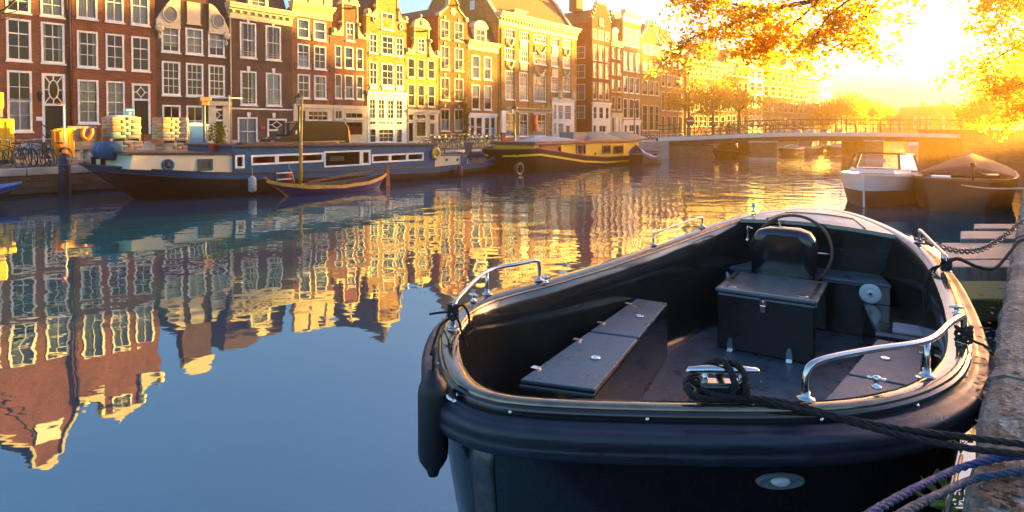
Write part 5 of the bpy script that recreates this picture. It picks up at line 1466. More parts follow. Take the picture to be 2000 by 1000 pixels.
M['bargeblack'] = mat('barge_black_hull', (.008,.007,.008), .5, c2=(.024,.014,.012), vscale=1.5, spec=.2, rvar=.12, stretch=(1,1,4))
M['bargecream'] = mat('barge_cream_paint', (.60,.56,.40), .4, var=.06, vscale=2, coat=.2)
M['bargetrim'] = mat('barge_dark_trim', (.03,.022,.022), .4)
M['roofdeck'] = mat('tarred_roof', (.07,.055,.05), .7, var=.3, vscale=3)
M['boatin'] = mat('boat_interior', (.10,.06,.04), .8)
M['yellow'] = mat('yellow_boat_paint', (.80,.47,.010), .4, var=.08, vscale=3)
M['orangerope'] = mat('pale_rope', (.5,.36,.28), .8)
def bargeM(s, d): return Matrix.Translation(cw(s, d, 0)) @ Matrix.Rotation(RZ, 4, 'Z')
def side_windows(root, y, x0, x1, z0, z1, n, fm='white', fw=.07, curtain=None, nx=1):
    "a strip window set proud of a cabin side at y (the canal side is -y)"
    for k in range(n):
        a = x0 + (x1 - x0)*k/n; b = x0 + (x1 - x0)*(k + 1)/n - .004
        f = MB(); ya, yb = y - .035, y + .05
        f.box(a, a + fw, ya, yb, z0, z1); f.box(b - fw, b, ya, yb, z0, z1); f.box(a + fw, b - fw, ya, yb, z1 - fw, z1); f.box(a + fw, b - fw, ya, yb, z0, z0 + fw)
        for j in range(1, nx):
            x = a + (b - a)*j/nx; f.box(x - .02, x + .02, y - .02, y + .02, z0 + fw, z1 - fw)
        o = f.build('window', M[fm], root)
        p = MB(); p.quad((a + fw - .005, y, z0 + fw - .005), (b - fw + .005, y, z0 + fw - .005), (b - fw + .005, y, z1 - fw + .005), (a + fw - .005, y, z1 - fw + .005)); p.build('pane', M['boatpane'], o)
        if curtain:
            q = MB(); w = (b - a); 
            pleats(q, a + fw, a + w*rnd.uniform(.2,.35), z0 + fw, z1 - fw, y + .08, .02, .1); pleats(q, b - w*rnd.uniform(.15,.3), b - fw, z0 + fw, z1 - fw, y + .08, .02, .1); q.build('curtain', M[curtain], o)
def cabin_shell(root, name, x0, x1, y0, y1, z0, zl, zr, holes, m, extra_m='boatin', planks=0):
    "a cabin with real openings on the canal side; the top slopes from zl to zr"
    mb = MB()
    top = lambda x: zl + (zr - zl)*(x - x0)/(x1 - x0)
    st_ = len(mb.v)
    wall_grid(mb, x0, x1, z0, min(zl, zr) - .02, holes, y0, .06)
    mb.quad((x0,y0,min(zl,zr)-.02), (x1,y0,min(zl,zr)-.02), (x1,y0,zr), (x0,y0,zl))
    mb.quad((x0,y0,z0), (x0,y0,zl), (x0,y1,zl), (x0,y1,z0)); mb.quad((x1,y0,z0), (x1,y1,z0), (x1,y1,zr), (x1,y0,zr))
    mb.quad((x0,y1,z0), (x0,y1,zl), (x1,y1,zr), (x1,y1,z0)); mb.quad((x0+.02,y0+1.3,z0), (x1-.02,y0+1.3,z0), (x1-.02,y0+1.3,zr-.05), (x0+.02,y0+1.3,zl-.05), 1)
    mb.quad((x0,y0,zl), (x1,y0,zr), (x1,y1,zr), (x0,y1,zl), 1)
    for k in range(planks):
        z = z0 + (min(zl, zr) - z0)*(k + 1)/(planks + 1)
        for a, b in [(x0, x1)]:
            segs = [(x0, x1)]
            for h in holes:
                if h[2] - .09 < z < h[3] + .09:
                    ns_ = []
                    for p, q in segs:
                        if h[0] - .09 > p: ns_.append((p, min(q, h[0] - .09)))
                        if h[1] + .09 < q: ns_.append((max(p, h[1] + .09), q))
                    segs = ns_
            for p, q in segs:
                if q - p > .1: mb.box(p, q, y0 - .008, y0 - .0005, z - .012, z + .006)
    return mb.build(name, [M[m], M[extra_m]], root)

# blue barge -----------------------------------------------------------------------------
BS = 6.5; BL = 19.7; BD = 22.0
bg_ = thing('canal_barge', 'long black-hulled barge with a blue cabin and cream foredeck house along the far quay', 'barge', cw(BS, BD, 0), RZ)
bsheer = lambda t: lin([(0,1.20),(.03,1.13),(.08,1.0),(.14,.88),(.22,.75),(.4,.63),(.66,.52),(.84,.58),(.95,.66),(1,.70)], t)
bbeam = lambda t: lin([(0,.02),(.012,.55),(.03,1.0),(.06,1.5),(.10,1.85),(.15,2.0),(.86,2.0),(.92,1.85),(.96,1.5),(.985,1.0),(1,.55)], t)
bwl = lambda t: lin([(0,.01),(.03,.5),(.07,1.2),(.12,1.8),(.17,1.97),(.86,1.97),(.93,1.5),(.98,.8),(1,.3)], t)
mb, _ = hull_mb(BL, bsheer, bbeam, bwl, 1.5, .8, (.0, .20), .5, 44)
mb.build('hull', [M['bargeblue'], M['bargeblack']], bg_)
strip(BL, bsheer, bbeam, .0, .09, .05, 60).build('rub_rail', M['bargetrim'], bg_)
strip(BL, bsheer, bbeam, .215, .04, .03, 60, .03, rake=(1.5,.8), wl=bwl).build('hull_strake', M['bargetrim'], bg_)
mb = MB()
deck_mb(BL, bsheer, bbeam, .06, .05).build('deck', M['roofdeck'], bg_)
X = lambda px, py, D=20.3: FAKE(px, py, D)
def FAKE(px, py, D):
    s, z = cplane(D).hit(px, py); return s - BS, z
yc = -1.68
# cream forecastle
x0, x1 = .75, 4.05
f = MB(); poly = [(x0, bsheer(.04) - .05), (x0 + .12, 1.50), (x1 - .02, 1.385), (x1 + .05, bsheer(.2) - .05)]
f.prism(poly, -1.62, 1.62); fc = f.build('fore_house', M['bargecream'], bg_, bevel=.03)
f = MB(); f.prism([(x0 - .02, 1.502), (x0 + .1, 1.57), (x1 + .1, 1.45), (x1 + .1, 1.383)], -1.68, 1.68); f.build('fore_roof', M['bargetrim'], fc, bevel=.01)
px_, pz_ = FAKE(328, 322, 20.38); p = MB(); p.lathe([(.185, .0), (.185, -.03), (.12, -.035), (.11, -.015), (0, -.012)], (px_, -1.62, pz_), 24, 0, 'y'); po = p.build('porthole', M['bargeblue'], fc)
p = MB(); p.lathe([(.11, -.016), (0, -.017)], (px_, -1.62, pz_), 20, 0, 'y'); p.build('pane', M['boatin'], po)
a, z1 = FAKE(386, 311, 20.38); b, z0 = FAKE(415, 333, 20.38)
f = MB(); f.box(a, a + .09, -1.66, -1.61, z0, z1); f.box(b - .09, b, -1.66, -1.61, z0, z1); f.box(a + .09, b - .09, -1.66, -1.61, z1 - .08, z1); f.box(a + .09, b - .09, -1.66, -1.61, z0, z0 + .09); f.obox((a + .2, -1.64, z0 + .15), (a + .38, -1.64, z0 + .32), .02, .03); h = f.build('hatch_window', mat('petrol_green_paint', (.015,.09,.10), .35), fc)
f = MB(); f.box(a + .09, b - .09, -1.63, -1.621, z0 + .09, z1 - .08); f.build('pane', M['boatin'], h); f = MB(); f.box(a - .03, b + .03, -1.68, -1.621, z0 - .05, z0 - .002); f.build('sill', M['white'], h)
# blue cabin with its strip windows
cx0, cx1 = 3.95, 13.45
zl, zr = 1.66, 1.50
w1 = FAKE(490, 298, 20.3); w2 = FAKE(632, 320, 20.3); g1 = FAKE(633, 291, 20.3); g2 = FAKE(724, 327, 20.3); e1 = FAKE(726, 298, 20.3); e2 = FAKE(827, 318, 20.3); s1 = FAKE(459, 299, 20.3); s2 = FAKE(478, 325, 20.3)
holes = [(s1[0], s2[0], .92, 1.38), (w1[0], w2[0], 1.00, 1.36), (g1[0], g2[0], .78, 1.40), (e1[0], e2[0], .84, 1.20)]
cabin_shell(bg_, 'cabin', cx0, cx1, yc, 1.7, .45, zl, zr, holes, 'bargeblue', planks=8)
f = MB(); f.prism([(cx0 - .1, zl + .0), (cx0 - .1, zl + .07), (cx1 + .08, zr + .07), (cx1 + .08, zr)], yc - .12, 1.8); f.build('cabin_roof', M['roofdeck'], bg_, bevel=.01)
side_windows(bg_, yc, *holes[0], 1); side_windows(bg_, yc, *holes[1], 3, curtain='redcurtain')
gw = holes[2]; side_windows(bg_, yc, gw[0], gw[0] + (gw[1]-gw[0])*.78, gw[2], gw[3], 1, fw=.06); side_windows(bg_, yc, gw[0] + (gw[1]-gw[0])*.785, gw[1], gw[2], gw[3], 1, fw=.09)
side_windows(bg_, yc, *holes[3], 3, curtain='redcurtain')
st_ = MB()                                              # things inside the big window
st_.box(gw[0] + .9, gw[0] + 1.6, yc + .9, yc + 1.1, .95, 1.15); st_.lathe([(.09,0),(.07,.1),(.14,.2),(0,.25)], (gw[0] + .3, yc + .5, .85), 10); st_.build('interior_shelf', M['net'], bg_)
t = MB(); x, z = FAKE(510, 282, 20.3); t.obox((x - .6, yc + .3, zl + .1), (x + 3.2, yc + .3, zl + .07), .5, .08); t.build('roof_gangplank', M['brown_wood'], bg_)
# aft cream box, blue door, stern bulwark
ax0, ax1 = 13.46, 15.75
f = MB(); f.prism([(ax0, .45), (ax0, 1.02), (ax1 - .1, .95), (ax1 + .05, .45)], -1.66, 1.5); ah = f.build('aft_house', M['bargecream'], bg_, bevel=.02)
f = MB(); f.prism([(ax0, 1.022), (ax0, 1.07), (ax1 - .0, 1.0), (ax1 - .05, .952)], -1.7, 1.55); f.build('aft_roof', M['bargetrim'], ah)
for px in (872, 893):
    x, z = FAKE(px, 312, 20.35); f = MB(); f.lathe([(.07,0),(.07,-.02),(.04,-.02),(0,-.01)], (x, -1.66, z), 14, 0, 'y'); build_each(f, 'porthole', M['boatin'], ah)
f = MB(); f.box(ax1 - .55, ax1 - .12, -1.70, -1.661, .55, .96); f.build('door', M['bargeblue'], ah, bevel=.01)
f = MB(); 
x, z = FAKE(851, 302, 20.25); lr = thing('life_ring', 'yellow life ring hung on the end of the blue barge cabin', 'life ring', bargeM(BS, BD) @ Vector((cx1 + .0, yc - .08, 1.13)), RZ)
f.tube([(.0 + .21*math.cos(a), .0, .21*math.sin(a)) for a in [2*PI*i/24 for i in range(24)]], .075, 10, closed=True); f.build('ring', M['yellow'], lr)
f = MB()
for k in range(4):
    a = PI/4 + k*PI/2; f.tube([(.21*math.cos(a) + .082*math.cos(a)*math.cos(q), .082*math.sin(q), .21*math.sin(a) + .082*math.sin(a)*math.cos(q)) for q in [2*PI*i/10 for i in range(10)]], .012, 5, closed=True)
f.build('band', M['white'], lr)
bw_ = MB(); rings_ = []
for i in range(25):
    t = .84 + .16*i/24; 
    h = .05 + .25*min(1, i/8)
    for s in (-1, 1): pass
    rings_.append((t, h))
for s in (-1, 1):
    bw_.loft([[(t*BL, s*bbeam(t), bsheer(t)), (t*BL, s*(bbeam(t) + .03), bsheer(t) + h), (t*BL, s*(bbeam(t) - .05), bsheer(t) + h), (t*BL, s*(bbeam(t) - .05), bsheer(t))] for t, h in rings_], 0, True, True, True, True)
bw_.loft([[(BL, y, bsheer(1)), (BL + .02, y, bsheer(1) + .3), (BL - .05, y, bsheer(1) + .3), (BL - .05, y, bsheer(1))] for y in (-.56, 0, .56)], 0, True, True, True, True)
bw_.build('bulwark', M['bargeblue'], bg_)
bl_ = MB()
for x, y, h in ((.5, .4, .25), (.5, -.4, .25), (18.4, .6, .3)): bl_.lathe([(.07,0),(.07,h),(.09,h+.01),(.09,h+.05),(0,h+.06)], (x, y, bsheer(x/BL) - .05), 10)
build_each(bl_, 'bollard', M['iron'], bg_)
fr2 = MB(); fr2.lathe([(0,.0),(.10,.02),(.13,.06),(.13,.46),(.08,.52),(.03,.56),(0,.56)], (0,0,0), 14)
def small_fender(label, s, d, z, m, grp=None):
    o = thing('boat_fender', label, 'fender', cw(s, d, z)); b = MB(); b.v, b.f, b.mi, b.sm = list(fr2.v), list(fr2.f), list(fr2.mi), list(fr2.sm); b.build('fender_body', M[m], o)
    q = MB(); q.tube([(0,0,.56), (0,0,.85)], .012, 5); q.build('fender_rope', M['orangerope'], o); return o
s_, z_ = cplane(19.75).hit(493, 374); small_fender('grey-white cylindrical fender hanging on the blue barge side by the sailing boat bow', s_, 19.75, .12, 'plinth')
s_, z_ = cplane(19.75).hit(898, 340); small_fender('black fender hanging below the blue barge stern quarter', s_, 19.75, .02, 'iron')
s_, z_ = cplane(19.75).hit(566, 352); small_fender('small red-brown buoy hanging behind the sailing boat mast', s_, 19.8, .22, 'red_door')
# a wooden step leaning at the barge side
sx, sz = cplane(19.75).hit(553, 336)
stp = thing('boarding_step', 'short wooden ladder hung on the blue barge side', 'ladder', cw(sx, 19.72, .42), RZ)
f = MB()
for x in (-.28, .28): f.obox((x, .05, .4), (x*1.15, -.12, -.05), .05, .07)
f.build('side_rail', M['brown_wood'], stp); f = MB()
for z in (.08, .3): f.obox((-.3, -.04 + z*.1, z), (.3, -.04 + z*.1, z), .10, .035)
f.build('rung', M['white'], stp)
# deck chairs on the stern
def chair(label, x, y, m, rz, fold=False):
    o = thing('deck_chair', label, 'chair', bargeM(BS, BD) @ Vector((x, y, .62)), RZ + rz, 'chairs on the barge stern')
    f = MB(); f.box(-.24, .24, -.22, .22, .38, .42); f.build('seat', M[m], o)
    f = MB(); f.obox((0, .22, .42), (0, .36, .92), .46, .04, up=(0,1,0)); f.build('backrest', M[m], o)
    for sx_ in (-.21, .21):
        f = MB(); f.obox((sx_, -.2, 0), (sx_, -.16, .40), .04, .04); f.build('leg', M['brown_wood'], o); f = MB(); f.obox((sx_, .26, 0), (sx_, .2, .40), .04, .04); f.build('leg', M['brown_wood'], o)
chair('dark blue-backed chair on the stern of the blue barge', 17.6, -.2, 'lead', PI*.5)
chair('orange wooden chair on the stern of the blue barge', 16.5, -.7, 'brown_wood', -PI*.6)
o = thing('garden_table', 'round orange wooden table on the blue barge stern', 'table', bargeM(BS, BD) @ Vector((16.1, .3, .62)), RZ)
f = MB(); f.lathe([(0,.62),(.42,.62),(.42,.66),(0,.66)], (0,0,0), 20); f.build('table_top', M['brown_wood'], o); f = MB(); f.lathe([(.03,.0),(.03,.62)], (0,0,0), 8); f.lathe([(.25,0),(.25,.03),(.03,.05)], (0,0,0), 12); f.build('leg', M['brown_wood'], o)
# blue barrel on its stand on the foredeck
bx, bz = cplane(22).hit(208, 296)
o = thing('blue_barrel', 'round blue drum lying on an iron stand at the barge bow', 'barrel', cw(bx, 22, bz - .33), RZ)
f = MB(); f.lathe([(0,-.5),(.27,-.5),(.29,-.47),(.29,-.2),(.305,-.18),(.29,-.16),(.29,.16),(.305,.18),(.29,.2),(.29,.47),(.27,.5),(0,.5)], (0,0,.36), 24, 0, 'y'); f.build('drum', M['bargeblue'], o)
f = MB()
for x in (-.22, .22):
    for y in (-.35, .35): f.box(x - .02, x + .02, y - .02, y + .02, -.35, .14)
f.box(-.24, .24, -.37, -.33, .08, .12); f.box(-.24, .24, .33, .37, .08, .12); f.build('stand', M['iron'], o)

# small sailing boat -----------------------------------------------------------------------
SS, SE, SD = 10.75, 15.75, 18.75
sb = thing('sailing_boat', 'slim purple-blue sailing boat with yellow gunwale and bare mast', 'boat', cw(SS, SD, 0), RZ)
SL = SE - SS
ss = lambda t: lin([(0,.62),(.08,.50),(.25,.36),(.5,.30),(.75,.34),(.92,.46),(1,.56)], t)
sbm = lambda t: lin([(0,.02),(.08,.25),(.25,.55),(.5,.66),(.75,.55),(.92,.25),(1,.03)], t)
swl = lambda t: lin([(0,.01),(.1,.12),(.3,.42),(.5,.52),(.75,.38),(.92,.1),(1,.01)], t)
mb, _ = hull_mb(SL, ss, sbm, swl, .75, .35, (0, .015), .2, 30); mb.build('hull', [M['yellow'], mat('violet_blue_paint', (.035,.028,.17), .35, coat=.2)], sb, solid=0)
mb, _ = hull_mb(SL, ss, lambda t: sbm(t) - .03, lambda t: swl(t)*.8, .75, .35, (0, .01), .05, 24); mb.build('inner_hull', M['boatin'], sb)
strip(SL, ss, sbm, .06, .04, .12, 40).build('gunwale', mat('varnished_yellow_wood', (.55,.30,.05), .35, var=.2), sb)
f = MB(); f.obox((-.06, 0, ss(0) + .06), (.8, 0, -.05), .06, .08); f.build('stem', mat('varnished_red_wood', (.33,.09,.02), .35), sb)
mx = cplane(SD).hit(587, 358)[0] - SS; mt = cplane(SD).hit(590, 188)[1]
f = MB(); f.tube([(mx, 0, .0), (mx + .02, 0, 1.6), (mx + .09, 0, mt)], [.06, .055, .03], 10); f.build('mast', mat('varnished_mast', (.60,.30,.03), .35, var=.15, vscale=3), sb)
f = MB(); f.obox((mx + .3, 0, .42), (SL*.87, 0, .66), .07, .07); f.build('boom', M['brown_wood'], sb)
for t in (.3, .55, .72):
    f = MB(); f.box(t*SL - .1, t*SL + .1, -sbm(t) + .03, sbm(t) - .03, ss(t) - .12, ss(t) - .08); f.build('thwart', M['brown_wood'], sb)
f = MB(); f.prism([(SL - .03, -.2), (SL + .22, -.2), (SL + .12, .82), (SL + .0, .9)], -.025, .025); f.build('rudder', mat('rudder_red_wood', (.22,.06,.03), .4), sb)
# blue boat tip at the left edge ------------------------------------------------------------
s_, z_ = cplane(23.6).hit(43, 372)
nb = thing('rowing_boat', 'bright blue boat tip poking in at the left edge below the quay', 'boat', cw(s_, 23.6, 0), RZ)
ns2 = lambda t: lin([(0,.62),(.2,.50),(1,.45)], t); nbm = lambda t: lin([(0,.02),(.15,.4),(.4,.7),(1,.72)], t); nwl = lambda t: lin([(0,.01),(.2,.3),(.5,.55),(1,.55)], t)
mb, _ = hull_mb(4.0, ns2, nbm, nwl, .6, .0, (0, .22), .2, 24); mb.xform(Matrix.Scale(-1, 4, (1,0,0))); mb.build('hull', [mat('bright_blue_paint', (.02,.10,.50), .3), M['bargeblack']], nb)
mb = strip(4.0, ns2, nbm, .0, .06, .05); mb.xform(Matrix.Scale(-1, 4, (1,0,0))); mb.build('gunwale', mat('light_blue_paint', (.10,.28,.62), .4), nb)
mb = deck_mb(4.0, ns2, nbm, .12, .04); mb.xform(Matrix.Scale(-1, 4, (1,0,0))); mb.build('deck', M['boatin'], nb)
# yellow barge ---------------------------------------------------------------------------------
YS = cplane(20.0).hit(962, 300)[0]; YE = cplane(20.0).hit(1266, 300)[0]; YL = YE - YS; YDp = 20.0
yb = thing('canal_barge', 'dark-hulled barge with yellow cabin and yellow hull stripe ahead of the bridge', 'barge', cw(YS, YDp, 0), RZ)
def YP(px, py, D=18.4):
    s, z = cplane(D).hit(px, py); return s - YS, z
yk = [(0, 1.22), (.1, 1.26), (.2, 1.05), (.35, .72), (.5, .55), (.8, .52), (1, .62)]
ysh = lambda t: lin(yk, t)
ybm = lambda t: lin([(0,.5),(.02,1.1),(.05,1.45),(.10,1.6),(.88,1.6),(.96,1.2),(1,.6)], t); ywl = lambda t: lin([(0,.42),(.03,1.1),(.08,1.5),(.88,1.5),(.97,.8),(1,.3)], t)
M['barnbrown'] = mat('brown_black_hull', (.016,.007,.006), .6, spec=.2, var=.4, vscale=2)
M['darkred'] = mat('dark_red_paint', (.22,.03,.02), .5, var=.15)
mb, _ = hull_mb(YL, ysh, ybm, ywl, .8, .6, (0, .02), .4, 40); mb.build('hull', [M['barnbrown'], M['barnbrown']], yb)
strip(YL, ysh, ybm, .0, .08, .05, 50).build('rub_rail', M['darkred'], yb)
strip(YL, ysh, ybm, .32, .05, .11, 50, .035, rake=(.8,.6), wl=ywl, t0=.0, t1=.92).build('hull_stripe', M['yellow'], yb)
deck_mb(YL, ysh, ybm, .05, .04).build('deck', M['roofdeck'], yb)
yx0, yx1 = max(1.7, YP(984, 300)[0]), YP(1254, 300)[0]; zt0, zt1 = YP(982, 283)[1], YP(1254, 281)[1]
zt0 = max(zt0, 1.35); ytop = 1.42
hs = []
for a, b, y0, y1 in ((1076, 1103, 281, 302), (1132, 1151, 281, 302), (1183, 1199, 284, 300), (1205, 1224, 284, 300)):
    xa, z1 = YP(a, y0); xb, z0 = YP(b, y1); hs.append((xa, xb, max(.62, z0), min(ytop - .05, z1)))
cabin_shell(yb, 'cabin', yx0, yx1, -1.35, 1.35, .50, ytop, ytop - .05, hs, 'yellow')
for h in hs: side_windows(yb, -1.35, *h, 1, 'darkred', .08, 'redcurtain' if h is hs[0] else ('net' if h is hs[1] else None), 2)
f = MB(); f.box(yx0 - .15, yx1 + .1, -1.5, 1.5, ytop - .0, ytop + .16); f.build('roof', M['darkred'], yb, bevel=.02)
d0_ = max(yx0 + .5, YP(1000, 290)[0]); f = MB(); f.box(d0_, d0_ + 1.6, -1.39, -1.351, .9, ytop - .002); f.build('shutter', M['darkred'], yb)
for px in (1062, 1069, 1170):
    x, z = YP(px, 297); f = MB(); f.lathe([(.09,0),(.09,-.02),(0,-.02)], (x, -1.35, .78), 12, 0, 'y'); build_each(f, 'porthole', M['boatin'], yb)
x, z = YP(1013, 328, 18.3); f = MB(); f.tube([(x + .26*math.cos(a), -1.72, .30 + .26*math.sin(a)) for a in [2*PI*i/18 for i in range(18)]], .09, 8, closed=True)
o = f.build('tyre_fender', M['iron']); o.matrix_world = bargeM(YS, YDp); tag(o, 'car tyre hung as a fender on the yellow barge bow', 'tyre')
M['tarp'] = mat('olive_grey_tarpaulin', (.30,.25,.15), .7, var=.15, vscale=3, bump=.8, bscale=5)
def tarp_mound(parent_loc, L, W, H, m, seed, n=14, k=8):
    r = random.Random(seed); rows2 = []
    for i in range(n + 1):
        u_ = i/n; prof = (math.sin(PI*min(1, max(0, u_)))**.5)
        row = []
        for j in range(k + 1):
            v_ = j/k; h = H*prof*(math.sin(PI*v_)**.6)*(1 + r.uniform(-.10, .10)); row.append((u_*L, (v_ - .5)*W, h))
        rows2.append(row)
    return MB().loft(rows2, 0, True, False)
for (a, b, lab, sd_) in ((1140, 1200, 'rounded olive tarpaulin mound on the roof of the yellow barge, nearer its middle', 1), (1197, 1252, 'second tarpaulin mound at the bridge end of the yellow barge roof', 2)):
    xa, xb = YP(a, 278, 19.5)[0], YP(b, 278, 19.5)[0]
    o = tarp_mound(None, xb - xa, 2.4, .46, 'tarp', sd_).build('roof_tarpaulin', M['tarp']); o.location = cw(YS + xa, YDp, ytop + .165); o.rotation_euler = (0, 0, RZ); tag(o, lab, 'tarpaulin')
x = YP(1035, 276, 19.5)[0]; o = tarp_mound(None, 4.5, 1.8, .22, 'stone', 5).build('roof_tarpaulin', M['plinth']); o.location = cw(YS + x, YDp, ytop + .165); o.rotation_euler = (0,0,RZ); tag(o, 'flat pale tarpaulin on the front half of the yellow barge roof', 'tarpaulin')
x = YP(1120, 275, 19.5)[0]; f = MB(); f.box(0, 1.6, -.5, .5, 0, .42); f.box(-.03, 1.63, -.53, .53, .42, .46); o = f.build('roof_box', M['lead'], None, bevel=.02); o.location = cw(YS + x, YDp, ytop + .165); o.rotation_euler = (0,0,RZ); tag(o, 'grey storage box on the yellow barge roof between the tarpaulins', 'box')
# lilac tarp covered dinghy by the barge stern
dg = thing('dinghy', 'small dinghy under a lilac-blue cover by the yellow barge stern', 'boat', cw(cplane(17.6).hit(1242, 318)[0], 17.6, 0), RZ)
f = MB(); DL = cplane(17.6).hit(1292, 322)[0] - cplane(17.6).hit(1242, 318)[0]
dsh = lambda t: lin([(0,.75),(.3,.45),(1,.22)], t); dbm = lambda t: lin([(0,.5),(.5,.65),(1,.05)], t)
mb, _ = hull_mb(DL, dsh, dbm, lambda t: dbm(t)*.8, 0, .3, (0,.1), .15, 16); mb.build('hull', [M['lead'], M['bargeblack']], dg)
mb = MB(); mb.loft([[(t*DL, y*dbm(t)*1.05, dsh(t) + .03 + .5*(1-t)**1.3*(1-abs(y))**.8) for y in (-1,-.6,-.25,0,.25,.6,1)] for t in [i/10 for i in range(11)]], 0, True, False); mb.build('cover', mat('lilac_cover', (.40,.34,.78), .6, var=.2, vscale=5, bump=.8, bscale=6), dg)

# boats with heading along the near quay: white motor boat and dark covered boat --------------------
HQ = NQ.th
def qframe(name, label, cat, bow):
    "local x runs from the bow away along the quay"
    return thing(name, label, cat, (bow.x, bow.y, 0), PI/2 - HQ)
M['boatwhite'] = mat('white_boat_paint', (.76,.73,.66), .35, var=.06, vscale=2, coat=.3)
wbow = gp(1686, 400, .1)
wb = qframe('motor_boat', 'white motor boat with a framed windscreen, bow towards the viewer, beyond the tender', 'boat', wbow)
WL = 5.6
wsh = lambda t: lin([(0,.98),(.3,.90),(1,.80)], t)
wbm = lambda t: lin([(0,.04),(.06,.38),(.15,.72),(.3,1.0),(.5,1.08),(1,1.0)], t); wwl = lambda t: lin([(0,.02),(.06,.2),(.15,.45),(.3,.78),(.5,.9),(1,.88)], t)
mb, _ = hull_mb(WL, wsh, wbm, wwl, .12, 0, (0, .66), .35, 26, mats_=(0, 1)); 
mb.build('hull', [M['boatwhite'], mat('rust_red_boot_top', (.20,.05,.025), .5)], wb)
f = MB(); f.obox((-.01, 0, .98), (.11, 0, .02), .05, .05); f.build('stem', M['boatwhite'], wb)
strip(WL, wsh, wbm, .02, .06, .06, 30).build('rub_rail', M['white'], wb)
deck_mb(WL, wsh, wbm, .03, .03, 0, .42).build('fore_deck', M['brown_wood'], wb)
deck_mb(WL, wsh, wbm, .45, .05, .40, 1).build('cockpit_floor', M['brown_wood'], wb)
f = MB(); f.loft([[(1.45, -.55, .93), (1.45, .55, .93), (2.4, .86, .92), (2.4, -.86, .92)], [(1.55, -.5, 1.03), (1.55, .5, 1.03), (2.4, .82, 1.05), (2.4, -.82, 1.05)]], 0, False, True, False, True); f.build('coach_roof', M['boatwhite'], wb)
wsb = [(2.9, -.98, .95), (1.95, -.60, 1.03), (1.85, 0, 1.04), (1.95, .60, 1.03), (2.9, .98, .95)]
wst = [(3.0, -.82, 1.46), (2.28, -.52, 1.50), (2.2, 0, 1.51), (2.28, .52, 1.50), (3.0, .82, 1.46)]
f = MB(); f.tube(wsb, .03, 6); f.tube(wst, .028, 6)
for i in (0, 1, 3, 4): f.obox(wsb[i], wst[i], .07, .05)
f.build('windscreen_frame', M['brown_wood'], wb)
f = MB()
for i, j in ((0,1), (1,3), (3,4)): f.quad(wsb[i], wsb[j], wst[j], wst[i])
f.build('windscreen_glass', M['boatpane'], wb)
dbow = gp(1868, 408, .1)
db = qframe('covered_boat', 'dark boat with a tent-like canvas cover moored against the near quay', 'boat', dbow)
DL = 6.2
dsh2 = lambda t: lin([(0,.92),(.3,.86),(1,.85)], t)
dbm2 = lambda t: lin([(0,.75),(.05,.95),(.2,1.2),(.5,1.25),(1,1.1)], t); dwl2 = lambda t: lin([(0,.6),(.05,.75),(.2,1.05),(.5,1.1),(1,1.0)], t)
M['darkhull'] = mat('dark_brown_hull', (.045,.016,.010), .45, var=.3, vscale=3)
mb, _ = hull_mb(DL, dsh2, dbm2, dwl2, .05, 0, (0, .06), .35, 26); f = mb; f.build('hull', [M['darkred'], M['darkhull']], db)
strip(DL, dsh2, dbm2, .01, .07, .07, 30).build('rub_rail', M['brown_wood'], db)
deck_mb(DL, dsh2, dbm2, .05, .04, 0, .35).build('fore_deck', M['roofdeck'], db); deck_mb(DL, dsh2, dbm2, .4, .04, .33, 1).build('cockpit_floor', M['boatin'], db)
cv = MB(); rr3 = random.Random(4); rws = []
for i in range(15):
    t = i/14; x = 1.9 + t*4.2; ridge = .95 + .50*math.sin(PI*min(1, .08 + t*.62)) ; b_w = dbm2(x/DL)*1.0
    row = []
    for j in range(13):
        v_ = -1 + 2*j/12; sag = (1 - abs(v_))**.75
        row.append((x + (.35*(abs(v_)) if i == 0 else 0), v_*b_w, .86 + (ridge - .86)*sag*(1 if i > 0 else .12) + rr3.uniform(-.012, .012)))
    rws.append(row)
cv.loft(rws, 0, True, False); cv.build('canvas_cover', mat('grey_brown_canvas', (.085,.04,.028), .8, var=.2, vscale=4, bump=.6, bscale=6), db)
f = MB(); f.tube([(.7, -.3, .87), (.7, -.3, 1.25)], .03, 8); f.tube([(.7, -.3, 1.1), (1.5, -.55, .95), (2.1, -.8, .93)], .045, 8); f.lathe([(.07,.0),(.05,.05),(.07,.1),(0,.12)], (.7, -.3, 1.22), 8); f.build('mooring_post', M['iron'], db)
f = MB(); f.box(.3, .8, .2, .62, .88, .95); f.build('deck_plank', M['white'], db)
o = rope_mesh([bargeM(0,0).inverted() @ Vector((0,0,0)), Vector((1,0,0))], .01)
mq = Matrix.Translation(db.location) @ Matrix.Rotation(PI/2 - HQ, 4, 'Z')
a = mq @ Vector((.05, -.1, .75)); b = gp(2010, 345, ZN + .1); b = NQ.world(NQ.hit(1999, 352)[0], -.2, ZN + .06)
rope('mooring_rope', 'pale rope running up from the dark covered boat to the quay', [a, a.lerp(b, .5) - Vector((0,0,.05)), b], .018, 'orangerope')
# ------------------------------------------------------------------ things on the far quay
def quay_pt(px, d): return cplane(d).hit(px, 300)[0]
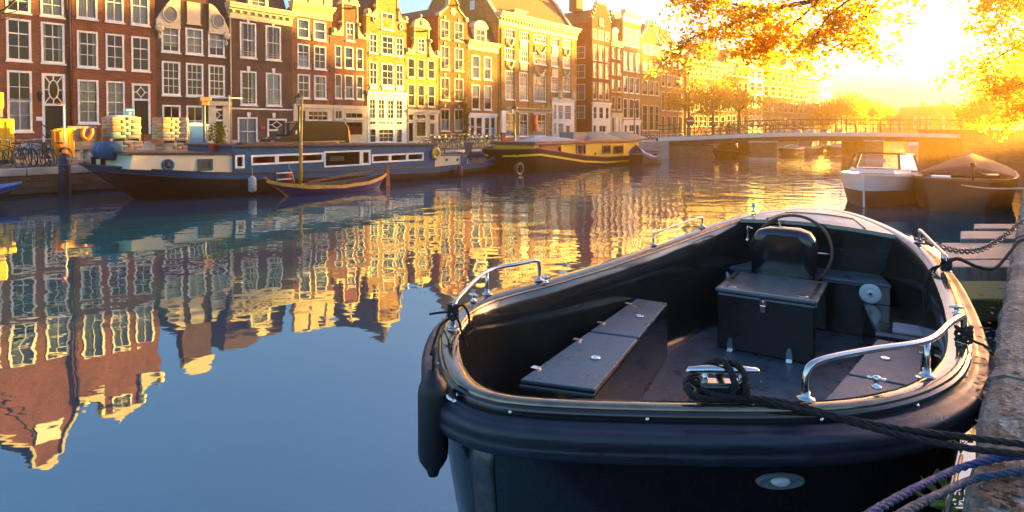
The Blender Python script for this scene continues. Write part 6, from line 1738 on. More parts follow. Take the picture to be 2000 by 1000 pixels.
# mooring pole
s_ = gp(127, 384, 0); o = thing('mooring_pole', 'dark blue-black mooring pole standing in the water at the barge bow', 'pole', (s_.x, s_.y, 0))
f = MB(); f.lathe([(.17,-1),(.17,1.36),(.155,1.40),(0,1.42)], (0,0,0), 16); f.build('shaft', mat('tarred_pole', (.012,.018,.035), .5, var=.4, vscale=5), o)
f = MB(); f.lathe([(.178,1.03),(.178,1.09)], (0,0,0), 16); f.build('band', M['bargeblue'], o)
f = MB(); f.lathe([(.11,1.42),(.13,1.44),(.0,1.47)], (0,0,0), 12); f.build('cap', M['red_door'], o)
rope('mooring_rope', 'pinkish rope from the mooring pole to the blue barge bow', [Vector((s_.x, s_.y, 1.3)), Vector((s_.x, s_.y, 1.3)).lerp(bargeM(BS, BD) @ Vector((.5,.4,1.3)), .5) - Vector((0,0,.05)), bargeM(BS, BD) @ Vector((.5,.4,1.3))], .025, 'orangerope')
# sacks on pallets
M['sackw'] = mat('white_wrapped_sack', (.42,.34,.25), .55, var=.1, vscale=6); M['sacko'] = mat('orange_printed_sack', (.40,.22,.12), .55, var=.2, vscale=5); M['sackg'] = mat('green_printed_sack', (.22,.40,.30), .55, var=.3, vscale=4)
M['palletwood'] = mat('pallet_wood', (.32,.20,.10), .8, var=.3, vscale=4)
M['wrap'] = mat('pale_plastic_wrap', (.62,.66,.62), .25, var=.1, vscale=5, bump=.8, bscale=8)
def sack_mb(w, d, h):
    mb = MB(); n = 16; rg = []
    for k, (zf, sc) in enumerate(((0, .93), (.12, .985), (.5, 1.0), (.88, .985), (1, .93))):
        rg.append([(w/2*sc*(abs(math.cos(a))**.28)*(1 if math.cos(a) > 0 else -1), d/2*sc*(abs(math.sin(a))**.28)*(1 if math.sin(a) > 0 else -1), h*zf) for a in [2*PI*(i+.5)/n for i in range(n)]])
    return mb.loft(rg, 0, True, True, True, True)
SK = {}
def sack_stack(label, s, d, z, layers, nx, wrap, seed, lab2=None):
    r = random.Random(seed); o = thing('sack_pallet', label, 'sacks', cw(s, d, z), RZ, 'stacked sacks on pallets')
    p = MB()
    for k in range(5): p.box(-.54, .54, -.44 + .2*k - .0, -.30 + .2*k, .10, .125)
    for x in (-.5, 0, .5): p.box(x - .05, x + .05, -.44, .52, .0, .098)
    p.build('pallet', M['palletwood'], o)
    h = .118
    for L_ in range(layers):
        nn = nx + (L_ % 2)
        for i in range(nn):
            for j in range(2):
                m = r.choice(['sackw','sackw','sacko','sackw','sackg','sacko'])
                key = (m, nn)
                if key not in SK:
                    SK[key] = sack_mb(1.09/nn, .53, h*1.05).build('sack', M[m], o); c = SK[key]
                else:
                    c = SK[key].copy(); col.objects.link(c); c.parent = o
                c.location = (-.54 + 1.08/nn*(i + .5) + r.uniform(-.012, .012), -.24 + .5*j + r.uniform(-.02, .02), .127 + L_*h); c.rotation_euler = (r.uniform(-.03, .03), r.uniform(-.03, .03), r.uniform(-.03, .03))
    if wrap:
        w = tarp_mound(None, 1.12, 1.08, .10, 'wrap', seed, 8, 6); w.xform(Matrix.Translation((-.56, .01, .127 + layers*h - .01))); w.build('wrap_sheet', M['wrap'], o)
    return .127 + layers*h
d_ = 27.3
for k, (px, labs, nl, wr) in enumerate(((238, ('lower sack pallet beside the blue barrel under a second one', 'upper sack pallet under the blue parking sign'), (6, 7), (True, True)), (333, ('lower sack pallet left of the blue toilet cabin', 'upper sack pallet with a dark gap below its top, left of the blue toilet cabin'), (5, 8), (True, False)))):
    s = cplane(d_).hit(px, 290)[0]
    h = sack_stack(labs[0], s + (.08 if k == 0 else .1), d_, ZQ, nl[0], 2, True, 20 + k)
    sack_stack(labs[1], s, d_, ZQ + h + .02, nl[1], 2, wr[1], 30 + k)
# blue toilet cabin
s = cplane(27.6).hit(379, 290)[0]
o = thing('toilet_cabin', 'blue portable toilet cabin with a pale roof beside the sack pallets', 'toilet cabin', cw(s, 27.6, ZQ), RZ)
M['toiletblue'] = mat('blue_plastic', (.012,.10,.45), .4, var=.1)
zt = cplane(27.1).hit(379, 246)[1] - ZQ
f = MB(); f.box(-.42, .42, -.42, .42, .05, zt); f.box(-.40, -.36, -.445, -.42, .1, zt - .05); f.box(.36, .40, -.445, -.42, .1, zt - .05); f.build('body', M['toiletblue'], o, bevel=.02)
f = MB(); f.box(-.33, .33, -.45, -.421, .1, zt - .12); 
for z in (.35, .75): f.box(-.28, .28, -.465, -.451, z*zt*.8, z*zt*.8 + .03)
dr = f.build('door', M['toiletblue'], o, bevel=.01); f = MB(); f.box(.22, .27, -.48, -.452, zt*.45, zt*.45 + .1); f.build('handle', M['iron'], dr)
f = MB(); f.loft([[(-.47,-.47,zt+.001),(.47,-.47,zt+.001),(.47,.47,zt+.001),(-.47,.47,zt+.001)], [(-.45,-.45,zt+.06),(.45,-.45,zt+.06),(.45,.45,zt+.06),(-.45,.45,zt+.06)], [(-.2,-.2,zt+.15),(.2,-.2,zt+.15),(.2,.2,zt+.15),(-.2,.2,zt+.15)]], 0, False, True, True, True); f.build('roof', mat('pale_blue_plastic', (.55,.68,.72), .4), o)
# orange barriers and work gear at the left
M['orange'] = mat('orange_plastic', (.75,.24,.01), .45, var=.12); M['machgrey'] = mat('machine_grey', (.20,.18,.17), .55, var=.3, vscale=6)
def barrier(label, px, d, w, y0, h, m='orange'):
    s = cplane(d).hit(px, 300)[0]; o = thing('road_barrier', label, 'barrier', cw(s, d, ZQ), RZ)
    f = MB(); f.box(-w/2, w/2, -.12, .12, .25, h); f.box(-w/2 - .03, w/2 + .03, -.16, .16, h, h + .06); f.build('panel', M[m], o, bevel=.02)
    f = MB(); f.box(-w/2 - .05, w/2 + .05, -.25, .25, .0, .24); f.build('foot', M['machgrey'], o, bevel=.02)
    f = MB()
    for k in range(3): f.box(-w/2 + w*(k+.3)/3, -w/2 + w*(k+.5)/3, -.135, -.121, .3, h - .08)
    f.build('rib', M[m], o); return o
barrier('red-orange upright barrier panel, first left of the white pole', 110, 26.6, .22, 0, 1.25)
barrier('bright orange barrier panel just left of the white pole', 119, 26.9, .28, 0, 1.3, 'yellow')
barrier('yellow barrier panel just right of the white pole', 134, 27.2, .34, 0, 1.3, 'yellow')
barrier('orange barrier panel nearest the blue barrel', 184, 27.6, .32, 0, 1.35, 'orange')
s = cplane(27.4).hit(160, 300)[0]
o = thing('compressor', 'grey construction machine with orange parts between the barriers', 'machine', cw(s, 27.4, ZQ), RZ)
f = MB(); f.box(-.55, .40, -.3, .3, .55, 1.45); f.box(-.35, .3, -.34, -.301, .9, 1.3); f.build('body', M['machgrey'], o, bevel=.03)
f = MB(); f.tube(spline([(-.05,-.36,1.35),(-.1,-.42,1.1),(.05,-.42,.95),(.2,-.4,1.15),(.22,-.36,1.35)], 6), .07, 8); f.build('hose', M['orange'], o)
f = MB(); f.lathe([(.16,0),(.16,.55)], (-.2,0,0), 12); f.lathe([(.16,0),(.16,.55)], (.2,0,0), 12); f.build('tank', M['plinth'], o)
o = thing('flag_pole', 'thin white pole standing between the orange barriers', 'pole', cw(cplane(26.4).hit(126, 300)[0], 26.4, ZQ), RZ)
zt = cplane(26.4).hit(126, 205)[1] - ZQ; f = MB(); f.tube([(0,0,0),(0,0,zt)], .025, 8); f.build('shaft', M['white'], o); f = MB(); f.tube([(0,0,zt - .02),(-.25,0,zt + .06)], .03, 6); f.build('arm', M['red_door'], o)
# yellow site container and excavator boom at the left edge
s = cplane(30).hit(28, 260)[0]; zt = cplane(30).hit(14, 232)[1] - ZQ
o = thing('site_container', 'yellow steel site container cut by the left edge of the photo', 'container', cw(s - 2.6, 30, ZQ), RZ)
f = MB(); f.box(0, 2.6, 0, 2.0, .15, zt); f.build('body', M['yellow'], o, bevel=.02); f = MB()
for k in range(9): f.box(.12 + .28*k, .24 + .28*k, -.03, -.001, .25, zt - .1)
f.build('rib', M['yellow'], o); f = MB(); f.box(0, 2.6, .05, 1.95, 0, .149); f.build('skid', M['iron'], o)
s2 = cplane(31.5).hit(8, 200)[0]; z0 = cplane(31.5).hit(4, 212)[1]; z1 = cplane(31.5).hit(4, 180)[1]
o = thing('site_crane', 'yellow machine cab with a dark window above the site container', 'machine', cw(s2 - 1.5, 31.5, ZQ), RZ)
f = MB(); f.box(0, 1.5, 0, 1.2, z0 - ZQ, z1 - ZQ); f.build('cab', M['yellow'], o, bevel=.05); f = MB(); f.box(.1, 1.45, -.03, 1.1, z0 - ZQ - .35, z0 - ZQ - .001); f.build('window', M['lead'], o); f = MB(); f.box(.3, 1.3, .1, 1.1, 0, z0 - ZQ - .352); f.build('base', M['iron'], o)
# signs, posts
def post_sign(name, label, cat, px, d, ytop, plate, mpost='lead', r=.03):
    s = cplane(d).hit(px, 250)[0]; zt = cplane(d).hit(px, ytop)[1] - ZQ
    o = thing(name, label, cat, cw(s, d, ZQ), RZ); f = MB(); f.tube([(0,0,0),(0,0,zt)], r, 8); f.build('post', M[mpost], o); plate(o, zt); return o
M['signblue'] = mat('sign_blue', (.015,.10,.48), .35)
def text_mesh(s, size, parent, m, loc, depth=.004):
    cu = bpy.data.curves.new('sign_letter', 'FONT'); cu.body = s; cu.size = size; cu.align_x = 'CENTER'; cu.align_y = 'CENTER'; cu.extrude = depth
    t = bpy.data.objects.new('sign_letter', cu); col.objects.link(t); dg_ = bpy.context.evaluated_depsgraph_get(); me = bpy.data.meshes.new_from_object(t.evaluated_get(dg_)); bpy.data.objects.remove(t)
    o = bpy.data.objects.new('sign_letter', me); col.objects.link(o); me.materials.clear(); me.materials.append(M[m]); o.parent = parent; o.location = loc; o.rotation_euler = (PI/2, 0, 0); return o
def pplate(o, zt):
    f = MB(); f.box(-.19, .19, -.05, -.03, zt - .42, zt + .02); b = f.build('plate', M['signblue'], o, bevel=.006); text_mesh('P', .26, b, 'white', (0.02, -.054, zt - .26))
    f = MB(); f.box(-.13, .13, -.054, -.051, zt - .10, zt - .05); f.build('sign_stripe', M['white'], b)
post_sign('parking_sign', 'blue parking sign with a white P above the sack pallet', 'sign', 253, 31, 212, pplate)
def boxplate(o, zt):
    f = MB(); f.box(-.24, .24, -.16, .16, zt - .04, zt + .14); f.box(-.16, .16, -.1, .1, zt - .22, zt - .041); f.build('sign_box', M['brown_wood'], o, bevel=.02)
post_sign('direction_post', 'grey post carrying a brown box between the dark house and the blue cabin', 'sign', 399, 26.5, 196, boxplate, r=.06)
def smallplate(o, zt): 
    f = MB(); f.tube([(-.35,0,zt - .1),(.5,0,zt - .1)], .02, 6); f.build('arm', M['white'], o)
post_sign('signal_mast', 'slim pale mast with a cross arm in front of the cream door surround', 'mast', 448, 22.6, 186, smallplate, 'cream', .03)
# plants in red pots on the barge roof
def bush(mb, c, rx, rz_, n, size, r, m=0, ry=None):
    ry = ry or rx
    for _ in range(n):
        a = r.uniform(0, 2*PI); e = math.acos(r.uniform(-1, 1)); q = r.uniform(.45, 1)**.6
        p = Vector((c[0] + rx*q*math.sin(e)*math.cos(a), c[1] + ry*q*math.sin(e)*math.sin(a), c[2] + rz_*q*math.cos(e)))
        leaf(mb, p, size*r.uniform(.6, 1.3), r, m)
def leaf(mb, p, s, r, m=0):
    d = Vector((r.gauss(0,1), r.gauss(0,1), r.gauss(0,.6))).normalized(); t = d.cross(Vector((r.gauss(0,1), r.gauss(0,1), r.gauss(0,1)))).normalized(); n_ = d.cross(t)*.12
    mb.add([p, p + d*s*.5 + t*s*.32 + n_*s, p + d*s, p + d*s*.5 - t*s*.32 + n_*s], [(0,1,2,3)], m)
M['plantleaf'] = leafmat('yellow_green_leaf', (.12,.15,.02), (.25,.25,.03))
M['darkleaf'] = leafmat('dark_green_leaf', (.03,.07,.012), (.05,.10,.01))
M['potred'] = mat('red_pot', (.60,.02,.015), .4)
r = random.Random(5)
s, z = cplane(21.5).hit(424, 262)
zb = cplane(21.5).hit(424, 293)[1]
o = thing('potted_shrub', 'bushy yellow-green shrub in a red pot on the barge roof', 'plant', cw(s, 21.5, zb), RZ)
f = MB(); f.loft([[(-.2,-.14,0),(.2,-.14,0),(.2,.14,0),(-.2,.14,0)], [(-.24,-.17,.22),(.24,-.17,.22),(.24,.17,.22),(-.24,.17,.22)]], 0, False, True, True, True); f.build('pot', M['potred'], o)
f = MB(); bush(f, (-.02,0,.58), .33, .40, 420, .09, r); f.build('foliage', M['plantleaf'], o); f = MB(); f.tube([(0,0,.2),(0,0,.6)], .02, 6); f.build('stem', M['brown_wood'], o)
s, z = cplane(21.3).hit(441, 288); o = thing('flower_pot', 'small red pot at the corner of the blue cabin roof', 'pot', cw(s, 21.3, zb + .03), RZ); f = MB(); f.lathe([(0,0),(.11,0),(.14,.2),(.12,.2),(.11,.17),(0,.17)], (0,0,0), 14); f.build('pot', M['potred'], o)
f = MB(); bush(f, (0,0,.22), .10, .07, 40, .05, r); f.build('foliage', M['darkleaf'], o)
# climbing plant and shrub by the bell-gabled house
P_ = FA.hit(905, 225); o = thing('climbing_plant', 'green climber up the corner between the bell-gabled and dormer houses', 'plant', FA.world(P_[0], -.2, ZQ), FA.rz)
f = MB(); f.tube([(0,0,0),(.05,.05,1.6),(-.05,.08,4.2)], .03, 5, 0); f.build('stem', M['brown_wood'], o); f = MB()
for k in range(520):
    z = r.uniform(.2, 4.4); leaf(f, Vector((r.gauss(.25 - z*.07, .32 - .04*z), r.uniform(-.25, .1), z)), .20, r)
f.build('foliage', M['plantleaf'], o)
# lamp posts
def lamp_post(label, px, d, ytop, grp='cast-iron street lamps'):
    s = cplane(d).hit(px, 250)[0]; zt = cplane(d).hit(px, ytop)[1] - ZQ
    o = thing('street_lamp', label, 'street lamp', cw(s, d, ZQ), RZ, grp)
    f = MB(); f.lathe([(.13,0),(.13,.25),(.08,.35),(.07,.8),(.085,.84),(.055,.95),(.04,zt - .75),(.07,zt - .7),(.04,zt - .62)], (0,0,0), 12); f.build('post', M['iron'], o)
    f = MB(); n = 6
    for k in range(n):
        a = 2*PI*k/n; f.tube([(.10*math.cos(a), .10*math.sin(a), zt - .60), (.20*math.cos(a), .20*math.sin(a), zt - .18)], .012, 5)
    f.lathe([(.22,zt - .18),(.24,zt - .16),(.15,zt - .06),(.05,zt - .02),(.03,zt + .06),(0,zt + .10)], (0,0,0), 12); f.lathe([(0,zt - .62),(.11,zt - .61),(.11,zt - .58)], (0,0,0), 12); ln_ = f.build('lantern', M['iron'], o)
    f = MB(); f.loft([[(.09*math.cos(a), .09*math.sin(a), zt - .59) for a in [2*PI*k/6 for k in range(6)]], [(.185*math.cos(a), .185*math.sin(a), zt - .19) for a in [2*PI*k/6 for k in range(6)]]], 0, False); f.build('lantern_glass', M['boatpane'], ln_)
lamp_post('crowned street lamp rising behind the dark van', 584, 27.5, 184)
lamp_post('street lamp in front of the broad house with festoons', 1005, 27.5, 207)
lamp_post('street lamp in front of the tall flat-topped sand house', 1239, 27.5, 197)
# the van
d = 30.0; sa = cplane(d).hit(538, 270)[0]; sb_ = cplane(d).hit(684, 270)[0]; zt = cplane(d).hit(640, 236)[1] - ZQ; VL = sb_ - sa
vn = thing('parked_van', 'dark glossy high-roofed van parked behind the blue barge', 'van', cw(sa, d, ZQ), RZ)
M['vanpaint'] = mat('dark_van_paint', (.008,.008,.009), .12, coat=.3, spec=.35)
M['vanglass'] = mat('van_glass', (.02,.025,.03), .03, spec=.8)
side = [(0,.30),(.0,.62),(.05,.78),(.85,.98),(1.52,zt - .12),(1.85,zt - .02),(VL*.6,zt),(VL - .35,zt - .03),(VL - .08,zt - .35),(VL,.5),(VL - .02,.28)]
f = MB(); Wv = 1.7
def inset(z): return 0
f.loft([[(x, (inset(z) if s_ == 0 else Wv - inset(z)), z) for x, z in side] for s_ in (0, 1)], 0, False, True, True, True); f.build('body', M['vanpaint'], vn, bevel=.06)
f = MB(); 
def sp_(x, z, o=-.012): return (x, inset(z) + o, z)
f.add([sp_(.98,1.02), sp_(1.50,1.02), sp_(1.62,zt - .24), sp_(1.50,zt - .24)], [(0,1,2,3)]); f.build('side_window', M['vanglass'], vn)
f = MB(); f.add([(.86,.22,1.0),(.86,Wv - .22,1.0),(1.50,Wv - .3,zt - .15),(1.50,.3,zt - .15)], [(0,1,2,3)]); f.xform(Matrix.Translation((-.02,0,.02))); f.build('windscreen', M['vanglass'], vn)
for x in (.85, VL - 1.0):
    for y in (-.0, Wv - .2):
        f = MB(); f.lathe([(0,0),(.2,.0),(.31,.0),(.33,.04),(.33,.16),(.31,.2),(0,.2)], (x, y, .33), 20, 0, 'y'); w = f.build('wheel', M['iron'], vn)
        f = MB(); f.lathe([(.19,-.005),(.17,-.012),(.05,-.02),(0,-.02)], (x, y, .33), 14, 0, 'y'); f.build('rim', M['steel'], w)
f = MB(); f.box(VL - .03, VL + .02, .05, .22, .75, 1.25); f.build('tail_light', M['potred'], vn); f = MB(); f.box(-.03, .1, .1, .4, .55, .72); f.build('headlight', M['chrome'], vn)
f = MB(); f.box(1.0, VL - .4, -.02, .02, .58, .64); f.build('side_strip', M['steel'], vn); f = MB(); f.box(1.02,1.12,-.22,-.03,1.05,1.25); f.build('mirror', M['iron'], vn, bevel=.02)
# bicycles
def make_bicycle():
    o = thing('bicycle', 'bicycle', 'bicycle', (0,0,0))
    for x in (-.52, .52):
        f = MB(); f.tube([(x + .33*math.cos(a), 0, .34 + .33*math.sin(a)) for a in [2*PI*i/20 for i in range(20)]], .018, 5, closed=True)
        w = f.build('wheel', M['iron'], o); f = MB()
        for k in range(6):
            a = PI*k/6; f.tube([(x + .32*math.cos(a), 0, .34 + .32*math.sin(a)), (x - .32*math.cos(a), 0, .34 - .32*math.sin(a))], .004, 3, caps=False)
        f.build('spokes', M['steel'], w)
    f = MB(); bb = (-.05,0,.30); st_ = (-.2,0,.82); hd = (.38,0,.85)
    for a, b in ((bb, st_), (bb, (.36,0,.72)), ((-.17,0,.72), hd), ((-.52,0,.34), bb), ((-.52,0,.34), (-.17,0,.74)), ((.52,0,.34), hd), (hd, (.34,0,1.0))): f.tube([a, b], .017, 5)
    f.tube([(-.80,0,.5),(-.72,0,.66),(-.52,0,.73),(-.32,0,.66)], .02, 4); f.build('frame', M['bikepaint'], o)
    f = MB(); f.tube(spline([(.16,.26,1.0),(.30,.24,1.03),(.36,0,1.0),(.30,-.24,1.03),(.16,-.26,1.0)], 4), .014, 5); f.build('handlebar', M['steel'], o)
    f = MB(); f.loft([[(-.34,-.09,.86),(-.34,.09,.86),(-.34,.07,.92),(-.34,-.07,.92)], [(-.06,-.025,.87),(-.06,.025,.87),(-.06,.02,.91),(-.06,-.02,.91)]], 0, False, True, True, True); f.tube([(-.2,0,.8),(-.2,0,.87)], .014, 5); f.build('saddle', M['iron'], o)
    return o
M['bikepaint'] = mat('black_bicycle_paint', (.02,.02,.022), .4)
bike0 = make_bicycle(); bikes_used = [False]
def place_bike(loc, rz, label, group, sc=.95):
    o = bike0 if not bikes_used[0] else copy_tree(bike0)
    bikes_used[0] = True; o.location = loc; o.rotation_euler = (rnd.uniform(-.12, .12), 0, rz); o.scale = (sc, sc, sc); o['label'] = label; o['group'] = group; return o
rb = random.Random(17)
for k in range(7):
    px = 18 + 17*k + rb.uniform(-3, 3) if k < 3 else 82 + 11*(k - 3); d = 26.5 + rb.uniform(0, .6); p = cw(cplane(d).hit(px, 310)[0], d, ZQ)
    place_bike(p, RZ + PI/2 + rb.uniform(-.7, .7), 'bicycle standing on the quay between the yellow container and the mooring pole', 'bicycles by the mooring pole')
for k in range(16):
    px = 838 + k*8.6 + rb.uniform(-2, 2); d = 27 + rb.uniform(0, 1.5); p = cw(cplane(d).hit(px, 290)[0], d, ZQ)
    place_bike(p, RZ + PI/2 + rb.uniform(-.5, .5), 'bicycle parked on the quay behind the stern of the blue barge', 'bicycles behind the barge stern')
for k in range(18):
    px = 1146 + k*7.5 + rb.uniform(-2, 2)
    if 1140 < px < 1290:
        d = 27 + rb.uniform(0, 1.5); p = cw(cplane(d).hit(px, 270)[0], d, ZQ)
        place_bike(p, RZ + PI/2 + rb.uniform(-.5, .5), 'bicycle parked on the quay between the yellow barge roof and the bridge', 'bicycles above the yellow barge')
# red shop flag and white sign on the broad house
p = FA.hit(1042, 240); o = thing('shop_banner', 'red banner hanging by the door of the broad house', 'banner', FA.world(p[0], -.3, p[1]), FA.rz)
f = MB(); f.loft([[(-.45 + .03*math.sin(i), .02*math.sin(i*1.7), -.9 + .2*i) for i in range(10)], [(.45 + .02*math.sin(i*1.3), .05*math.sin(i*1.2 + 1), -.9 + .2*i) for i in range(10)]], 0, True, False); f.build('cloth', M['potred'], o, solid=.01); f = MB(); f.tube([(-.5,0,.92),(.5,0,.92)], .03, 6); f.tube([(0,.3,.92),(0,0,.92)], .02, 5); f.build('rod', M['iron'], o)
p = FA.hit(973, 232); o = thing('kiosk_sign', 'narrow white upright board at the corner of the broad house', 'sign', FA.world(p[0], -.7, ZQ), FA.rz)
f = MB(); f.box(-.35, .35, -.1, .1, .9, 3.2); f.build('board', M['white'], o, bevel=.02); f = MB(); f.box(-.3, .3, -.09, .09, 0, .899); f.build('foot', M['darkred'], o)
# ------------------------------------------------------------------ the bridge
pl_ = at(1285, 300, 45.5); pr_ = at(1880, 300, 41.5)
bth = math.atan2(pr_.y - pl_.y, pr_.x - pl_.x); BLN = (pr_.xy - pl_.xy).length
bp_ = Plane((pl_.x, pl_.y), PI/2 - bth)                 # local x along the bridge, +y away
br_ = thing('bridge', 'low arched canal bridge with stone piers, iron railing and a pale edge beam', 'bridge', (pl_.x, pl_.y, 0), bth)
bx = lambda px, py=265: bp_.hit(px, py)[0]
bz = lambda px, py: bp_.hit(px, py)[1]
M['bridgestone'] = mat('bridge_stone', (.45,.38,.30), .85, var=.25, vscale=1.5, bump=.5)
M['bridgebrick'] = brick('bridge_brick', (.22,.11,.06), (.3,.26,.2), .3, .3, .1)
M['edge'] = mat('pale_edge_beam', (.78,.72,.62), .6, var=.1, vscale=2)
M['girder'] = mat('dark_girder', (.06,.035,.028), .6, var=.2)
M['asphalt'] = mat('bridge_asphalt', (.06,.058,.055), .85, var=.2)
M['railiron'] = mat('railing_iron', (.03,.028,.026), .5)
BW = 5.2
kx = [(bx(px), bz(px, y)) for px, y in ((1285, 270), (1340, 267.5), (1400, 264.5), (1460, 262), (1520, 260), (1600, 259), (1700, 259.5), (1800, 260.5), (1880, 262.5))]
zt_ = lambda x: lin(kx, x) if x > kx[0][0] else kx[0][1]
n = 44; xs = [BLN*i/n for i in range(n + 1)]
f = MB(); f.loft([[(x, -.10, zt_(x) - .27), (x, -.14, zt_(x) - .24), (x, -.14, zt_(x)), (x, .25, zt_(x) + .01), (x, .25, zt_(x) - .27)] for x in xs], 0, False, True, True, True); f.build('edge_beam', M['edge'], br_)
f = MB(); f.loft([[(x, BW - .25, zt_(x) - .27), (x, BW + .14, zt_(x) - .24), (x, BW + .14, zt_(x)), (x, BW - .25, zt_(x) + .01)] for x in xs], 0, False, True, True, True); f.build('edge_beam', M['edge'], br_)
f = MB(); f.loft([[(x, .251, zt_(x) - .02), (x, BW - .251, zt_(x) - .02)] for x in xs], 0, False, False); f.build('road_deck', M['asphalt'], br_)
f = MB()
for y in (.25, 1.4, 2.6, 3.8, BW - .4): f.loft([[(x, y, zt_(x) - .60), (x, y, zt_(x) - .05), (x, y + .15, zt_(x) - .05), (x, y + .15, zt_(x) - .60)] for x in xs], 0, False, True, True, True)
f.build('girder', M['girder'], br_)
f = MB(); f.loft([[(x, .4, zt_(x) - .30), (x, BW - .4, zt_(x) - .30)] for x in xs], 0, False, False); f.build('deck_underside', M['girder'], br_)
def pier(a, b, zt2, name='pier', y0=-.05):
    f = MB(); f.box(a, b, y0, BW, -1, zt2); f.build(name, M['bridgebrick'], br_)
    f = MB(); f.box(a - .08, b + .08, y0 - .08, BW + .08, zt2, zt2 + .14); f.box(a - .1, b + .1, y0 - .12, BW + .1, -.6, .18); f.build('pier_stone', M['bridgestone'], br_, bevel=.02)
pa = bx(1464, 300); pb = bx(1517, 300); pier(pa, pb, zt_(pa) - .62)
pc_ = bx(1691, 300); pd = bx(1725, 300); pier(pc_, pd, zt_(pc_) - .62)
ab = bx(1392, 300)
f = MB(); f.box(-9, bx(1306, 300), -.35, BW + .4, -1, 1.28); f.build('abutment', M['bridgestone'], br_); f = MB(); f.box(bx(1306, 300) + .001, ab, .05, BW, -1, .98); f.box(bx(1306, 300) + .001, ab + .1, -.1, BW, -.9, .15); f.build('abutment_shelf', M['bridgebrick'], br_)
f = MB(); f.box(BLN - .2, BLN + 12, -.5, BW + 1, -1, 2.02); f.box(BLN - .3, BLN + 12, -.6, BW + 1, 2.02, 2.16); f.box(BLN - .35, BLN + 12, -.62, 0, -.8, .2); f.build('abutment', M['bridgebrick'], br_)
def railing(y):
    f = MB(); x = .1; k = 0
    while x < BLN + .1:
        z = zt_(x); f.tube([(x, y, z), (x, y, z + .95)], .015 if k % 4 else .03, 5); x += .62; k += 1
    for h in (.30, .62, .95): f.tube([(x, y, zt_(x) + h) for x in xs], .013 if h < .9 else .02, 5)
    return f.build('railing', M['railiron'], br_)
railing(.05); railing(BW - .1)
for k in range(17):                                     # bicycles leaning on the near railing
    px = 1362 + k*13 + rb.uniform(-4, 4)
    if 1452 < px < 1462: continue
    x = bx(px, 250); p = Matrix.Translation(br_.location) @ Matrix.Rotation(bth, 4, 'Z') @ Vector((x, .42 + rb.uniform(0, .15), zt_(x) - .02))
    place_bike(p, bth + rb.choice((0, PI)) + rb.uniform(-.12, .12), 'bicycle leaning against the bridge railing', 'bicycles on the bridge', .85)
# no-entry sign on the bridge approach
sp = at(1348, 262, 47.5); o = thing('no_entry_sign', 'round red no-entry sign with a white bar at the left end of the bridge', 'sign', (sp.x, sp.y, 1.2), bth)
f = MB(); f.tube([(0,0,0),(0,0,2.6)], .035, 6); f.build('post', M['lead'], o)
zc = at(1348, 236, 47.5).z - 1.2; f = MB(); f.lathe([(0,-.03),(.36,-.03),(.36,-.01),(0,-.01)], (0,0,zc), 20, 0, 'y'); pl2 = f.build('plate', M['potred'], o); f = MB(); f.box(-.26,.26,-.042,-.031,zc - .06,zc + .06); f.build('white_bar', M['white'], pl2)
# moored boats and parked cars seen through the openings
def far_boat(label, px, py, L_, m, cab, rz=RZ, grp='boats moored beyond the bridge'):
    p = gp(px, py, 0); o = thing('moored_boat', label, 'boat', (p.x, p.y, 0), rz, grp)
    mb, _ = hull_mb(L_, lambda t: .75 - .3*t*(1-t)*2, lambda t: lin([(0,.03),(.15,.7),(.4,1.0),(1,.9)], t), lambda t: lin([(0,.01),(.2,.5),(.5,.85),(1,.75)], t), .3, 0, (0,.15), .3, 14); mb.xform(Matrix.Translation((-L_/2,0,0))); mb.build('hull', [M['boatwhite'], M[m]], o)
    mb = deck_mb(L_, lambda t: .75 - .3*t*(1-t)*2, lambda t: lin([(0,.03),(.15,.7),(.4,1.0),(1,.9)], t), .05, .03, n=12); mb.xform(Matrix.Translation((-L_/2,0,0))); mb.build('deck', M['brown_wood'], o)
    if cab: f = MB(); f.loft([[(-L_*.1,-.6,.6),(-L_*.1,.6,.6),(L_*.3,.7,.6),(L_*.3,-.7,.6)], [(-L_*.02,-.5,1.25),(-L_*.02,.5,1.25),(L_*.3,.6,1.25),(L_*.3,-.6,1.25)]], 0, False, True, False, True); f.build('cabin', M[cab], o, bevel=.03)
far_boat('pale cabin boat in the gap between the left abutment and the first pier', 1420, 306, 5, 'bargeblack', 'boatwhite')
far_boat('dark open boat just right of the first pier', 1545, 301, 6, 'bargeblack', None)
far_boat('dark cabin boat in the middle opening of the bridge', 1575, 299, 6, 'darkhull', 'brown_wood')
far_boat('low brown boat left of the second pier', 1635, 297, 6, 'darkhull', None)
far_boat('long white boat in the right opening of the bridge', 1790, 296, 12, 'boatwhite', 'boatwhite')
def car(label, px, d, m):
    s = cplane(d).hit(px, 275)[0]; o = thing('parked_car', label, 'car', cw(s, d, ZQ), RZ, 'cars parked along the far quay')
    f = MB(); f.loft([[(x, y, z) for x, z in ((-1.6,.25),(-1.6,.62),(-1.25,.72),(-.8,1.12),(.55,1.15),(1.05,.76),(1.6,.66),(1.65,.25))] for y in (-.65, .65)], 0, False, True, True, True); f.build('body', M[m], o, bevel=.05)
    f = MB(); f.add([(-1.1,-.66,.74),(.9,-.66,.78),(.5,-.66,1.08),(-.75,-.66,1.06)], [(0,1,2,3)]); f.build('side_window', M['vanglass'], o)
    for x in (-1.0, 1.0):
        for y in (-.68, .52):
            f = MB(); f.lathe([(0,0),(.25,0),(.27,.03),(.27,.14),(0,.16)], (x, y, .27), 14, 0, 'y'); f.build('wheel', M['iron'], o)
M['silver'] = mat('silver_car_paint', (.45,.45,.46), .25, .5, coat=.6); M['bluecar'] = mat('blue_car_paint', (.03,.06,.14), .25, .2, coat=.6)
